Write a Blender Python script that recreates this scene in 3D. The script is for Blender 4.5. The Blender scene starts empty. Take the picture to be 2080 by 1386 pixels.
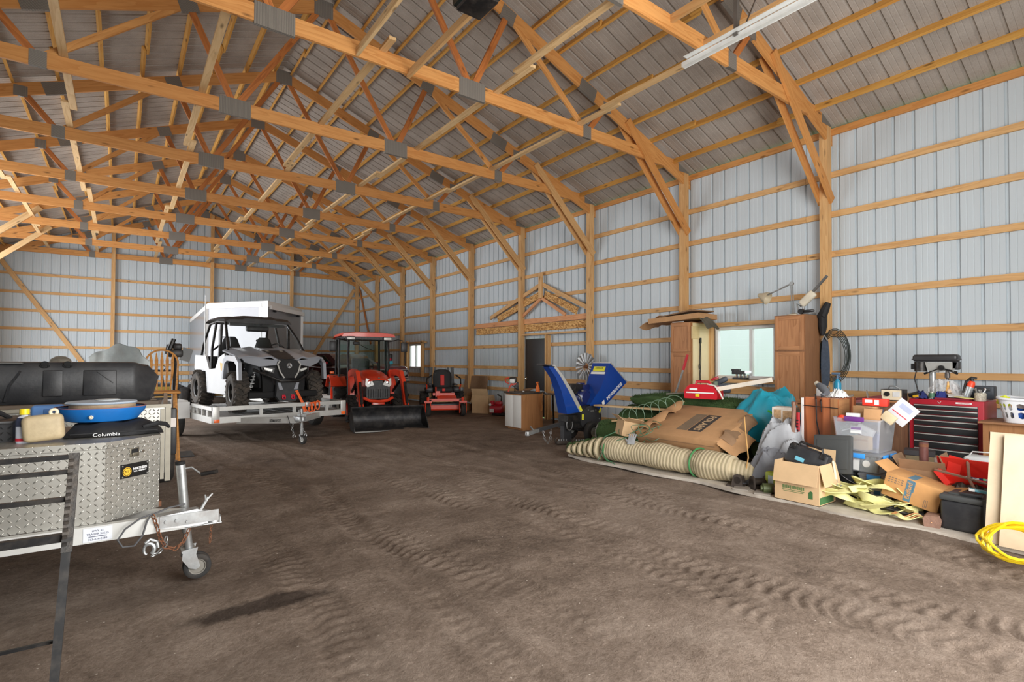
import bpy, bmesh, math, random
import numpy as np
from mathutils import Vector as V, Matrix as M, Euler, noise as NZ
pi = math.pi
SC = bpy.context.scene
COL = SC.collection
R = random.Random(7)
def rad(a): return math.radians(a)
def Rx(a): return M.Rotation(rad(a), 4, 'X')
def Ry(a): return M.Rotation(rad(a), 4, 'Y')
def Rz(a): return M.Rotation(rad(a), 4, 'Z')
def T(x, y=0, z=0): return M.Translation((x, y, z)) if not hasattr(x, '__len__') else M.Translation(x)
def S(x, y, z): return M.Diagonal((x, y, z, 1))

class MB:
    """collects shapes; build() links them as ONE mesh object"""
    def __init__(s, mx=None):
        s.v = []; s.f = []; s.g = []; s.m = []; s.mx = mx; s.mi = 0
    def add(s, vs, fs, gc=None):
        o = len(s.v)
        off = V((R.uniform(0, 60), R.uniform(0, 60), R.uniform(0, 60))) if gc else V((0, 0, 0))
        vs = [V(p) for p in vs]
        if gc is None: s.g += [tuple(p) for p in vs]
        else: s.g += [tuple(V(q) + off) for q in gc]
        if s.mx is not None: vs = [s.mx @ p for p in vs]
        s.v += vs
        s.f += [tuple(i + o for i in f) for f in fs]
        s.m += [s.mi] * len(fs)
        return s
    def box(s, c, d, rot=None, bev=0.0, seg=2):
        c = V(c); hx, hy, hz = d[0] / 2, d[1] / 2, d[2] / 2
        if bev > 0:
            b = bmesh.new(); bmesh.ops.create_cube(b, size=1.0)
            for v in b.verts: v.co = V((v.co.x * d[0], v.co.y * d[1], v.co.z * d[2]))
            bmesh.ops.bevel(b, geom=b.edges[:], offset=min(bev, .49 * min(d)), segments=seg, affect='EDGES', profile=.5)
            b.verts.index_update()
            vs = [v.co.copy() for v in b.verts]; fs = [tuple(v.index for v in f.verts) for f in b.faces]; b.free()
        else:
            vs = [V((x, y, z)) for z in (-hz, hz) for y in (-hy, hy) for x in (-hx, hx)]
            fs = [(0, 2, 3, 1), (4, 5, 7, 6), (0, 1, 5, 4), (2, 6, 7, 3), (0, 4, 6, 2), (1, 3, 7, 5)]
        ax = max(range(3), key=lambda i: d[i])
        gc = [(p[ax], p[(ax + 1) % 3], p[(ax + 2) % 3]) for p in vs]
        if rot is not None: vs = [rot.to_3x3() @ p for p in vs]
        return s.add([p + c for p in vs], fs, gc)
    def beam(s, p, q, w, h, up=(0, 0, 1)):
        """bar from p to q, w across, h along up"""
        p, q = V(p), V(q); d = q - p; L = d.length; d.normalize(); u = V(up)
        if abs(d.dot(u)) > .98: u = V((1, 0, 0)) if abs(d.x) < .9 else V((0, 1, 0))
        a = d.cross(u).normalized(); b = a.cross(d).normalized()
        vs = []; gc = []
        for t in (0, 1):
            for j in (-1, 1):
                for i in (-1, 1):
                    vs.append(p + d * L * t + a * (i * w / 2) + b * (j * h / 2)); gc.append((t * L, i * w / 2, j * h / 2))
        return s.add(vs, [(0, 1, 3, 2), (4, 6, 7, 5), (0, 4, 5, 1), (2, 3, 7, 6), (0, 2, 6, 4), (1, 5, 7, 3)], gc)
    def tube(s, pts, r, n=8, closed=False, cap=True):
        pts = [V(p) for p in pts]; k = len(pts)
        rs = r if hasattr(r, '__len__') else [r] * k
        tg = []
        for i in range(k):
            a = pts[i - 1] if (i or closed) else pts[0]; b = pts[(i + 1) % k] if (i < k - 1 or closed) else pts[-1]
            t = (b - a); tg.append(t.normalized() if t.length > 1e-9 else V((0, 0, 1)))
        u = tg[0].orthogonal().normalized(); rings = []
        for i in range(k):
            u = (u - tg[i] * u.dot(tg[i]))
            u = u.normalized() if u.length > 1e-6 else tg[i].orthogonal().normalized()
            w = tg[i].cross(u)
            rings.append([pts[i] + (u * math.cos(2 * pi * j / n) + w * math.sin(2 * pi * j / n)) * rs[i] for j in range(n)])
        return s.loft(rings, loop=closed, cap=cap and not closed)
    def loft(s, rings, loop=False, cap=True, ring=True):
        n = len(rings[0]); k = len(rings); vs = [p for r in rings for p in r]; fs = []
        for i in range(k if loop else k - 1):
            a, b = i * n, ((i + 1) % k) * n
            for j in range(n if ring else n - 1):
                j2 = (j + 1) % n; fs.append((a + j, a + j2, b + j2, b + j))
        if cap and not loop: fs += [tuple(range(n))[::-1], tuple(range((k - 1) * n, k * n))]
        return s.add(vs, fs)
    def cyl(s, p, q, r, n=16, r2=None):
        return s.tube([p, q], [r, r if r2 is None else r2], n)
    def lathe(s, prof, n=24, mx=None, cap=True):
        """prof [(radius, z)]"""
        mx = mx or M()
        rings = [[mx @ V((r * math.cos(2 * pi * j / n), r * math.sin(2 * pi * j / n), z)) for j in range(n)] for r, z in prof]
        return s.loft(rings, cap=cap)
    def prism(s, poly, d0, d1, mx=None):
        """polygon (x, y) extruded along z from d0 to d1, then mx"""
        mx = mx or M(); n = len(poly)
        vs = [mx @ V((x, y, d)) for d in (d0, d1) for x, y in poly]
        fs = [tuple(range(n))[::-1], tuple(range(n, 2 * n))] + [(i, (i + 1) % n, n + (i + 1) % n, n + i) for i in range(n)]
        return s.add(vs, fs)
    def grid(s, fn, nu, nv, th=0.0):
        P = [[V(fn(i / nu, j / nv)) for j in range(nv + 1)] for i in range(nu + 1)]
        n = nv + 1; fs = [(i * n + j, (i + 1) * n + j, (i + 1) * n + j + 1, i * n + j + 1) for i in range(nu) for j in range(nv)]
        vs = [p for r in P for p in r]
        if th:
            k = len(vs); nr = [V((0, 0, 0)) for _ in vs]
            for f in fs:
                c = (vs[f[2]] - vs[f[0]]).cross(vs[f[3]] - vs[f[1]])
                for i in f: nr[i] += c
            vs2 = [p - (q.normalized() * th if q.length > 0 else V((0, 0, th))) for p, q in zip(vs, nr)]
            fs2 = [tuple(k + i for i in f[::-1]) for f in fs]
            ed = [(i, 0) for i in range(nu + 1)] + [(nu, j) for j in range(1, nv + 1)] + [(i, nv) for i in range(nu - 1, -1, -1)] + [(0, j) for j in range(nv - 1, 0, -1)]
            ix = [a * n + b for a, b in ed]
            fs = fs + fs2 + [(ix[i - 1], ix[i], k + ix[i], k + ix[i - 1])[::-1] for i in range(len(ix))]
            vs = vs + vs2
        return s.add(vs, fs)
    def build(s, name, mat, parent=None, ang=35, smooth=True, **tg):
        me = bpy.data.meshes.new(name)
        me.from_pydata([tuple(p) for p in s.v], [], s.f)
        a = me.attributes.new('gc', 'FLOAT_VECTOR', 'POINT')
        a.data.foreach_set('vector', [c for p in s.g for c in p])
        for m in (mat if isinstance(mat, (list, tuple)) else [mat]): me.materials.append(m)
        if any(s.m): me.polygons.foreach_set('material_index', s.m)
        me.validate(); me.update()
        b = bmesh.new(); b.from_mesh(me); bmesh.ops.recalc_face_normals(b, faces=b.faces[:]); b.to_mesh(me); b.free()
        if smooth:
            me.polygons.foreach_set('use_smooth', [True] * len(me.polygons))
            me.set_sharp_from_angle(angle=rad(ang))
        o = bpy.data.objects.new(name, me); COL.objects.link(o)
        if parent is not None: o.parent = parent
        if tg: tag(o, **tg)
        return o

def tag(o, label=None, cat=None, group=None, kind=None, loc=None, rz=None):
    if label: o['label'] = label
    if cat: o['category'] = cat
    if group: o['group'] = group
    if kind: o['kind'] = kind
    if loc is not None: o.location = loc
    if rz is not None: o.rotation_euler = (0, 0, rad(rz))
    return o
def thing(name, label, cat, loc=(0, 0, 0), rz=0, group=None, rot=None):
    o = bpy.data.objects.new(name, None); COL.objects.link(o); o.empty_display_size = .1
    tag(o, label, cat, group, None, loc, rz)
    if rot is not None: o.rotation_euler = rot.to_euler()
    return o
def dup(o, label=None, parent=None):
    c = o.copy(); COL.objects.link(c)
    if parent is not None: c.parent = parent
    if label: c['label'] = label
    for k in [x for x in COL.objects if x.parent == o]: dup(k, None, c)
    return c
def text(s, size, mat, parent, mx, name='lettering', ext=.0008, align='CENTER', sx=1.0, bold=0.0, **tg):
    cu = bpy.data.curves.new(name, 'FONT'); cu.body = s; cu.size = size; cu.extrude = ext; cu.align_x = align; cu.align_y = 'CENTER'
    cu.offset = bold; cu.resolution_u = 2
    t = bpy.data.objects.new(name, cu); COL.objects.link(t)
    bpy.context.view_layer.update()
    me = bpy.data.meshes.new_from_object(t.evaluated_get(bpy.context.evaluated_depsgraph_get()))
    bpy.data.objects.remove(t)
    me.materials.clear(); me.materials.append(mat)
    me.transform(mx @ S(sx, 1, 1))
    o = bpy.data.objects.new(name, me); COL.objects.link(o); o.parent = parent
    if tg: tag(o, **tg)
    return o

# ---------- materials ----------
def sl(c):
    """sRGB 0-255 -> linear"""
    f = lambda u: (u / 12.92 if u <= .04045 else ((u + .055) / 1.055) ** 2.4)
    return tuple(f(x / 255.0) for x in c) + (1.0,)
class NT:
    def __init__(s, name):
        s.m = bpy.data.materials.new(name); s.m.use_nodes = True; s.t = s.m.node_tree; s.n = s.t.nodes
        s.b = next(x for x in s.n if x.type == 'BSDF_PRINCIPLED')
    def node(s, ty, **kw):
        n = s.n.new('ShaderNode' + ty)
        for k, v in kw.items():
            if k in n.bl_rna.properties: setattr(n, k, v)
            else: n.inputs[k].default_value = v
        return n
    def link(s, a, b): s.t.links.new(a, b)
    def math(s, op, a, b=None, c=None):
        n = s.n.new('ShaderNodeMath'); n.operation = op
        for i, x in enumerate((a, b, c)):
            if x is None: continue
            if isinstance(x, (int, float)): n.inputs[i].default_value = x
            else: s.link(x, n.inputs[i])
        return n.outputs[0]
    def coord(s, kind='gc', scale=(1, 1, 1)):
        if kind == 'gc': o = s.node('Attribute', attribute_name='gc').outputs['Vector']
        else: o = s.node('TexCoord').outputs['Object']
        mp = s.node('Mapping'); mp.inputs['Scale'].default_value = scale; s.link(o, mp.inputs['Vector'])
        return mp.outputs[0]
    def noise(s, co, scale=5, detail=3, rough=.5, dist=0):
        n = s.node('TexNoise'); n.inputs['Scale'].default_value = scale; n.inputs['Detail'].default_value = detail
        n.inputs['Roughness'].default_value = rough; n.inputs['Distortion'].default_value = dist
        s.link(co, n.inputs['Vector']); return n.outputs['Fac']
    def ramp(s, fac, stops):
        n = s.node('ValToRGB'); e = n.color_ramp.elements
        while len(e) < len(stops): e.new(.5)
        for i, (p, c) in enumerate(stops): e[i].position = p; e[i].color = c
        s.link(fac, n.inputs[0]); return n.outputs[0]
    def mix(s, f, a, b, mode='MIX'):
        n = s.node('Mix', data_type='RGBA', blend_type=mode)
        for i, x in ((0, f), (6, a), (7, b)):
            if isinstance(x, (int, float, tuple)): n.inputs[i].default_value = x
            else: s.link(x, n.inputs[i])
        return n.outputs[2]
    def bump(s, h, st=.3, dist=.01, nrm=None):
        n = s.node('Bump'); n.inputs['Strength'].default_value = st; n.inputs['Distance'].default_value = dist
        s.link(h, n.inputs['Height'])
        if nrm is not None: s.link(nrm, n.inputs['Normal'])
        s.link(n.outputs[0], s.b.inputs['Normal']); return n.outputs[0]
MATS = {}
def mat(name, col, rough=.55, metal=0.0, vary=.12, scale=6, bump=0.0, bscale=60, dirt=0.0, dcol=(70, 60, 50), trans=0, coat=0, emit=0, spec=None):
    if name in MATS: return MATS[name]
    t = NT(name); b = t.b; c = sl(col)
    b.inputs['Roughness'].default_value = rough; b.inputs['Metallic'].default_value = metal
    if vary or dirt:
        co = t.coord('obj')
        f = t.noise(co, scale, 4, .6)
        lo = tuple(x * (1 - vary) for x in c[:3]) + (1,); hi = tuple(min(1, x * (1 + vary)) for x in c[:3]) + (1,)
        o = t.ramp(f, [(.3, lo), (.7, hi)])
        if dirt:
            f2 = t.noise(co, scale * .6 + 1.3, 6, .65)
            o = t.mix(t.ramp(f2, [(.45, (0, 0, 0, 1)), (.75, (dirt,) * 3 + (1,))]), o, sl(dcol))
        t.link(o, b.inputs['Base Color'])
    else: b.inputs['Base Color'].default_value = c
    if bump: t.bump(t.noise(t.coord('obj'), bscale, 4, .6), bump, .01)
    if trans: b.inputs['Transmission Weight'].default_value = trans
    if coat: b.inputs['Coat Weight'].default_value = coat; b.inputs['Coat Roughness'].default_value = .06
    if spec is not None: b.inputs['Specular IOR Level'].default_value = spec
    if emit: b.inputs['Emission Color'].default_value = c; b.inputs['Emission Strength'].default_value = emit
    MATS[name] = t.m; return t.m
def wood(name, c1, c2, knot=True, rough=.65, gs=1.0):
    if name in MATS: return MATS[name]
    t = NT(name); a = sl(c1); b = sl(c2)
    co = t.coord('gc', (1.2 * gs, 14 * gs, 14 * gs))
    n1 = t.noise(co, 1.6, 5, .55, 1.2)
    w = t.math('FRACT', t.math('MULTIPLY', t.noise(t.coord('gc', (.5 * gs, 5 * gs, 5 * gs)), 1.1, 2, .5), 9))
    f = t.math('ADD', t.math('MULTIPLY', n1, .75), t.math('MULTIPLY', w, .25))
    dk = tuple(x * .62 for x in b[:3]) + (1,)
    col = t.ramp(f, [(.25, b), (.55, a), (.8, tuple(min(1, x * 1.1) for x in a[:3]) + (1,))])
    tone = t.noise(t.coord('gc', (.05, .3, .3)), 1.0, 1)
    col = t.mix(t.ramp(tone, [(.35, (0, 0, 0, 1)), (.65, (.45, .45, .45, 1))]), col, b)
    if knot:
        vo = t.node('TexVoronoi'); t.link(t.coord('gc', (2.2, 7, 7)), vo.inputs['Vector']); vo.inputs['Scale'].default_value = 1.0
        k = t.ramp(vo.outputs['Distance'], [(.06, (.8, .8, .8, 1)), (.16, (0, 0, 0, 1))])
        col = t.mix(k, col, tuple(x * .3 for x in b[:3]) + (1,))
    t.link(col, t.b.inputs['Base Color']); t.b.inputs['Roughness'].default_value = rough
    t.bump(n1, .12, .004)
    MATS[name] = t.m; return t.m
# ================= SETTING =================
W, XL, YB, YF = 8.732, -3.57, 23.89, -0.75
XR = 2.58; Z0 = 7.31; SL = .3756
PY = [3.649, 6.193, 8.721, 11.329, 13.882, 16.402, 18.868, 21.384]
GZ = [2.458 + .6096 * k for k in range(-3, 4)]
def roofz(x): return Z0 - SL * abs(x - XR)
pine = wood('pine_girt', (214, 172, 118), (190, 142, 88))
fir = wood('truss_lumber', (210, 152, 88), (186, 122, 60))
firred = wood('web_lumber', (190, 118, 58), (150, 84, 36))
pale = wood('pale_lumber', (222, 190, 142), (200, 160, 108))
purl = wood('purlin_lumber', (214, 164, 84), (190, 132, 58))
plate_m = mat('galvanised_plate', (118, 112, 104), .55, .55, .15, 30)
def wall_mat(name, col):
    t = NT(name); t.b.inputs['Roughness'].default_value = .42; t.b.inputs['Specular IOR Level'].default_value = .35
    f = t.noise(t.coord('obj', (1, 1, .15)), 3, 4, .6)
    c = sl(col); t.link(t.ramp(f, [(.3, tuple(x * .93 for x in c[:3]) + (1,)), (.7, c)]), t.b.inputs['Base Color']); return t.m
steel = wall_mat('white_ribbed_steel', (198, 208, 214))
def rib_profile(a, b, pitch=.2388, ph=0.0):
    """(s, depth) across ribbed steel from a to b: one big rib a pitch, two small ones between"""
    pts = []; k0 = int(math.floor((a - ph) / pitch)) - 1; k1 = int(math.ceil((b - ph) / pitch)) + 1
    for k in range(k0, k1):
        o = ph + k * pitch
        pts += [(o - .021, 0), (o - .013, .026), (o + .013, .026), (o + .021, 0)]
        for q in (.085, .155): pts += [(o + q - .007, 0), (o + q - .003, .003), (o + q + .003, .003), (o + q + .007, 0)]
    lerp = [(s, d) for s, d in pts if a < s < b]
    return [(a, 0)] + lerp + [(b, 0)]
def ribbed(mb, axis, plane, sgn, a, b, z0, z1, ph=0.0, th=.0015):
    """ribbed sheet: axis 'y' runs along y at x=plane; ribs bulge outward (sgn)"""
    pf = rib_profile(a, b, ph=ph); vs = []
    for z in (z0, z1):
        for s, d in pf:
            zz = z(s) if callable(z) else z
            vs.append((plane + sgn * d, s, zz) if axis == 'y' else (s, plane + sgn * d, zz))
    n = len(pf); mb.add(vs, [(i, i + 1, n + i + 1, n + i) for i in range(n - 1)])
def struct(mb, name, m, **k):
    o = mb.build(name, m, None, ang=25, **k); o['kind'] = 'structure'; return o
# right wall with its window and door openings
WIN = (4.50, 5.63, 1.16, 2.09); WIN2 = (17.32, 18.42, 1.20, 2.09); DR = (10.42, 11.33, .02, 2.06)
mb = MB(); PH = 3.088; ez = lambda s: 5.2
cuts = [YF - .3, WIN[0], WIN[1], DR[0], DR[1], WIN2[0], WIN2[1], YB + .05]
for i in range(len(cuts) - 1):
    a, b = cuts[i], cuts[i + 1]
    hole = {1: WIN, 3: DR, 5: WIN2}.get(i)
    if hole is None: ribbed(mb, 'y', W + .04, 1, a, b, 0, 5.03, PH)
    else:
        if hole[2] > .1: ribbed(mb, 'y', W + .04, 1, a, b, 0, hole[2], PH)
        ribbed(mb, 'y', W + .04, 1, a, b, hole[3], 5.03, PH)
mb.box((W + .02, YF - .302, 2.5), (.06, .002, 5.0)); struct(mb, 'wall_right', steel)
mb = MB()
for x0, x1 in ((XL, XR), (XR, W + .04)): ribbed(mb, 'x', YB + .04, 1, x0, x1, 0, lambda s: roofz(s) + .09, 2.1)
mb.box((XL - .003, YB + .02, 2.5), (.002, .06, 5.0)); struct(mb, 'wall_back', steel)
mb = MB()
LOPEN = (11.5, 21.2, 0, 4.6)  # unseen side opening, added and sized to brighten the far half
ribbed(mb, 'y', XL - .04, -1, YF - .3, LOPEN[0], 0, 5.1, 0); ribbed(mb, 'y', XL - .04, -1, LOPEN[1], YB + .05, 0, 5.1, 0)
ribbed(mb, 'y', XL - .04, -1, LOPEN[0], LOPEN[1], LOPEN[3], 5.1, 0)
struct(mb, 'wall_left', steel)
FD = (.6, 5.2, 4.45)
mb = MB()
ribbed(mb, 'x', YF - .3, -1, XL, FD[0], 0, lambda s: roofz(s) + .09); ribbed(mb, 'x', YF - .3, -1, FD[1], W + .04, 0, lambda s: roofz(s) + .09)
ribbed(mb, 'x', YF - .3, -1, FD[0], XR, FD[2], lambda s: roofz(s) + .09); ribbed(mb, 'x', YF - .3, -1, XR, FD[1], FD[2], lambda s: roofz(s) + .09)
struct(mb, 'wall_front', steel)
# roof sheets: fleece-backed steel, ribs run down the slope
t = NT('fleece_roof_liner'); co = t.coord('obj')
f = t.math('ADD', t.math('MULTIPLY', t.noise(co, 90, 4, .7), .5), t.math('MULTIPLY', t.noise(co, 2.2, 4, .6), .5))
t.link(t.ramp(f, [(.35, sl((150, 142, 134))), (.65, sl((182, 174, 166)))]), t.b.inputs['Base Color']); t.b.inputs['Roughness'].default_value = .95; t.b.inputs['Specular IOR Level'].default_value = .1
fleece = t.m
mb = MB(); pf = rib_profile(YF - .3, YB + .1, ph=.1)
for x0, x1 in ((XR, W + .42), (XR, XL - .42)):
    vs = [(x, s, roofz(x) + .09 + d) for x in (x0, x1) for s, d in pf]; n = len(pf)
    mb.add(vs, [(i, i + 1, n + i + 1, n + i) for i in range(n - 1)])
struct(mb, 'ceiling', fleece)
# ---- posts, girts, purlins ----
NTH = ['first', 'second', 'third', 'fourth', 'fifth', 'sixth', 'seventh', 'eighth', 'ninth', 'tenth', 'eleventh', 'twelfth']
def lam_post(c, d, ax):
    """laminated column: three plies"""
    mb = MB()
    for k in (-1, 0, 1):
        o = [0, 0]; dd = [d[0], d[1]]
        dd[ax] = d[ax] / 3 - .0012; o[ax] = k * d[ax] / 3
        mb.box((c[0] + o[0], c[1] + o[1], d[2] / 2), (dd[0], dd[1], d[2]))
    return mb
for k, y in enumerate(PY):
    lam_post((W - .07, y + .057), (.14, .115, 5.12), 1).build('timber_post', pine, label='laminated timber post on the window wall, %s from the far corner' % NTH[8 - k], cat='post', group='posts of the window wall')
lam_post((W - .07, YB - .07), (.14, .14, 5.1), 1).build('corner_post', pine, label='timber corner post where the two ribbed steel walls meet', cat='post')
for k, x in enumerate((-.33, 2.78, 5.76)):
    lam_post((x + .057, YB - .07), (.115, .14, roofz(x + .05) - .05), 0).build('timber_post', pine, label='tall timber post on the far end wall, ' + ['nearest the fuel tank', 'rising behind the enclosed trailer roof', 'standing between enclosed trailer and tractor'][k], cat='post', group='posts of the end wall')
GN = {0: 'just above the cardboard boxes', 2: 'at window sill height', 3: 'behind the cabinet tops', 4: 'just above the window', 5: 'fourth down from the eave board', 6: 'third down from the eave board', 7: 'second down from the eave board', 8: 'first below the eave board'}
rows = [(.05, .16, .03), (.63, .089, .038), (.90, .14, .038)] + [(z, .089, .038) for z in GZ[1:]]
names = ['treated skirt board along the ground', 'low flat girt a knee height above the dirt', 'wide plank girt at hip height', 'girt at window sill height', 'girt at eye height just below door top', 'girt just above the door header', 'girt fourth below the eave', 'girt third below the eave', 'girt second below the eave', 'girt directly below the eave board']
for (z, h, th), nm in zip(rows, names):
    mb = MB(); segs = [(YF - .3, YB)]
    for wn, o in ((WIN, 0), (WIN2, 0), (DR, 0)):
        if z + h > wn[2] and z < wn[3]: segs = [s for a, b in segs for s in ((a, wn[0] - .04), (wn[1] + .04, b)) if not (wn[0] > b or wn[1] < a)] if False else sum([[(a, wn[0] - .04), (wn[1] + .04, b)] if a < wn[0] and b > wn[1] else [(a, b)] for a, b in segs], [])
    for a, b in segs:
        while b - a > .01:
            e = min(b, a + 5.08); mb.beam((W + .019, a, z + h / 2), (W + .019, e - .004, z + h / 2), .038, h); a = e
    mb.build('pine_girt', pine, label='pale pine ' + nm + ', window wall', cat='girt', group='girts of the window wall')
mb = MB(); a = YF - .3
while a < YB: mb.beam((W + .019, a, 4.988), (W + .019, min(YB - .15, a + 5.08) - .004, 4.988), .038, .10); a += 5.08
mb.build('eave_board', fir, label='orange pine eave board along the top of the window wall', cat='beam')
for (z, h, th), nm in zip(rows, names):
    mb = MB()
    for a, b in ((XL, -.3), (-.3, 2.82), (2.82, 5.8), (5.8, W)): mb.beam((a + .003, YB + .019, z + h / 2), (b - .003, YB + .019, z + h / 2), .038, h)
    mb.build('pine_girt', pine if z > .2 else wood('treated', (200, 160, 92), (170, 128, 66)), label='pine ' + nm.replace('window sill', 'seat back').replace('door top', 'trailer roof').replace('the door header', 'the buggy roof').replace('cardboard', '') + ', far end wall', cat='girt', group='girts of the end wall')
for k, z in enumerate((5.65, 6.25, 6.85)):
    hw = (roofz(XR) - z) / SL - .1
    if hw > .3: MB().beam((max(XL, XR - hw), YB + .019, z), (min(W, XR + hw), YB + .019, z), .038, .089).build('pine_girt', firred, label='pine girt up in the far gable, %s above the bottom chord' % NTH[k], cat='girt', group='girts in the far gable')
px = [8.26, 7.68, 7.14, 6.58, 6.03, 5.46, 4.91, 4.36, 3.81, 3.26, 2.74]
for side in (1, -1):
    for k, x in enumerate(px):
        X = x if side == 1 else 2 * XR - x
        mb = MB(); a = YF - .2; i = k % 2
        up = V((side * SL, 0, 1)).normalized()
        while a < YB - .01:
            e = min(YB, a + 5.05 + (1.2 if i else 0)); o = .02 * (1 if i % 2 else -1)
            mb.beam((X + o, a, roofz(X + o) + .043), (X + o, min(YB, e + .12), roofz(X + o) + .043), .038, .089, up); a = e; i += 1
        mb.build('roof_purlin', purl, label='yellow pine purlin under the %s roof slope, %s up from the eave' % ('window-side' if side == 1 else 'far-side', NTH[k]), cat='purlin', group='purlins of the %s slope' % ('window-side' if side == 1 else 'far-side'))
# ---- trusses ----
CB, CT = 5.155, -.14       # bottom-chord centre height; top-chord centre below the roof line
def truss(y, label, gable=False):
    t = thing('roof_truss', label, 'truss', (XR, y, 0), group='roof trusses')
    hw = 6.02; zt = lambda x: Z0 - SL * abs(x) - .095 * 1.06
    bz = lambda x: CB + .055 * (1 - abs(x) / hw)
    for a, b in ((-hw - .1, -1.27), (-1.27, 1.27), (1.27, hw + .1)):
        MB().beam((a, 0, bz(a)), (b, 0, bz(b)), .036, .19).build('bottom_chord', fir, t)
    for s in (-1, 1):
        MB().beam((0, 0, zt(0)), (s * (hw + .35), 0, zt(hw + .35)), .038, .19).build('top_chord', fir, t)
        B1, B2, T1, T2, PK = (s * 1.27, 0, bz(1.27)), (s * 3.46, 0, bz(3.46)), (s * 1.88, 0, zt(1.88)), (s * 3.92, 0, zt(3.92)), (s * .05, 0, zt(0) - .05)
        for p, q, m in ((PK, B1, firred), (B1, T1, firred), (T1, B2, fir), (B2, T2, firred)): MB().beam(p, q, .034, .089).build('web', m, t)
        for (x, z), (w, h) in (((s * 1.27, bz(1.27)), (.42, .25)), ((s * 3.46, bz(3.46)), (.17, .2)), ((s * 3.92, zt(3.92) - .03), (.17, .17)), ((s * 6.0, CB + .03), (.30, .24))):
            MB().box((x, 0, z), (w, .046, h)).build('gusset_plate', gplate, t)
        for x, w in ((s * 1.88, .24), (s * 3.48, .36)):
            MB().box((x, 0, zt(x) - .02), (w, .046, .2), Ry(s * 19)).build('gusset_plate', gplate, t)
    MB().box((0, 0, zt(0) - .03), (.30, .046, .27)).build('gusset_plate', gplate, t)
    return t
tm = NT('toothed_plate'); wv = tm.node('TexWave', wave_type='BANDS', bands_direction='X'); wv.inputs['Scale'].default_value = 28
tm.link(tm.coord('gc', (1, 1, 1)), wv.inputs['Vector'])
tm.link(tm.ramp(wv.outputs['Fac'], [(.2, sl((102, 98, 92))), (.8, sl((150, 144, 136)))]), tm.b.inputs['Base Color']); tm.b.inputs['Roughness'].default_value = .6; tm.b.inputs['Metallic'].default_value = .3
tm.bump(wv.outputs['Fac'], .5, .004); gplate = tm.m
for k, y in enumerate(PY):
    truss(y + (.02 if k else .02), 'orange timber roof truss, %s out from the far end wall' % NTH[8 - k] if k else 'orange timber roof truss nearest the viewer, with the door track hung below')
truss(YB - .06, 'gable truss tight against the far end wall')
# lateral braces on the bottom chords, knee braces, corner braces
for k, (x, z) in enumerate(((-2.05, 5.30), (-.73, 5.30), (.88, 5.30), (2.55, 5.29), (4.15, 5.28), (5.77, 5.26))):
    mb = MB(); a = PY[1] - .3 if k in (2, 3) else PY[0] - 3.2; i = 0
    while a < YB - .1:
        e = min(YB - .05, a + 4.9); mb.beam((x + (.092 if i % 2 else 0), a, z), (x + (.092 if i % 2 else 0), e + .25 if e < YB - 1 else e, z), .089, .038); a = e; i += 1
    mb.build('lateral_brace', pale, label='long pale two-by-four laid across the truss bottom chords, %s row from the window wall' % NTH[5 - k], cat='brace', group='lateral braces')
for k, y in enumerate(PY):
    mb = MB()
    for o in (-.021, .136): mb.beam((6.98, y + o, 5.62), (8.70, y + o, 3.92), .038, .14, (1, 0, 1))
    mb.build('knee_brace', fir if k < 2 else pine, label='diagonal knee brace from truss to post on the window wall, %s from the far corner' % NTH[8 - k], cat='brace', group='knee braces on the window wall')
MB().beam((8.55, YB - .018, 4.72), (6.3, YB - .018, .9), .038, .14, (1, 0, 0)).build('diagonal_brace', pine, label='long diagonal brace on the end wall beside the corner post', cat='brace')
MB().beam((-3.30, YB - .018, 4.86), (-1.0, YB - .018, 1.2), .038, .14, (1, 0, 0)).build('diagonal_brace', pine, label='long diagonal brace on the end wall behind the fuel tank', cat='brace')
MB().beam((W - .018, YB - .26, 4.72), (W - .018, YB - 1.65, 2.2), .038, .089, (0, 1, 0)).build('diagonal_brace', firred, label='thin diagonal brace on the window wall beside the corner post', cat='brace')
for k, y in enumerate(PY[3:]): lam_post((XL + .07, y + .057), (.14, .115, 5.12), 1).build('timber_post', pine, label='laminated post of the far side wall beyond the left edge, %s from the far corner' % NTH[4 - k], cat='post', group='posts of the far side wall')
for y in (PY[7] - .021, PY[6] - .021):
    MB().beam((XL + .07, y, 3.92), (XL + 1.78, y, 5.52), .05, .14, (1, 0, 1)).build('knee_brace', pale, label='pale knee brace rising from the wall at the left edge, ' + ('far one' if y > 20 else 'near one'), cat='brace', group='knee braces on the far side wall')
# ---- light ----
w = bpy.data.worlds.new('overcast'); SC.world = w; w.use_nodes = True
w.node_tree.nodes['Background'].inputs[0].default_value = (.9, .95, 1.0, 1); w.node_tree.nodes['Background'].inputs[1].default_value = 2.6
def area(name, loc, rot, sx, sy, e, col):
    l = bpy.data.lights.new(name, 'AREA'); l.shape = 'RECTANGLE'; l.size = sx; l.size_y = sy; l.energy = e; l.color = col
    o = bpy.data.objects.new(name, l); COL.objects.link(o); o.location = loc; o.rotation_euler = rot; return o
area('front_door_daylight', ((FD[0] + FD[1]) / 2, YF - .45, FD[2] / 2), (rad(90), 0, 0), FD[1] - FD[0], FD[2], 680, (1, .98, .95))
area('side_fill_light', (XL - .25, (LOPEN[0] + LOPEN[1]) / 2, 2.3), (0, rad(-90), 0), 4.6, 9.6, 850, (.97, .98, 1))  # added fill light in the unseen side opening
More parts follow.
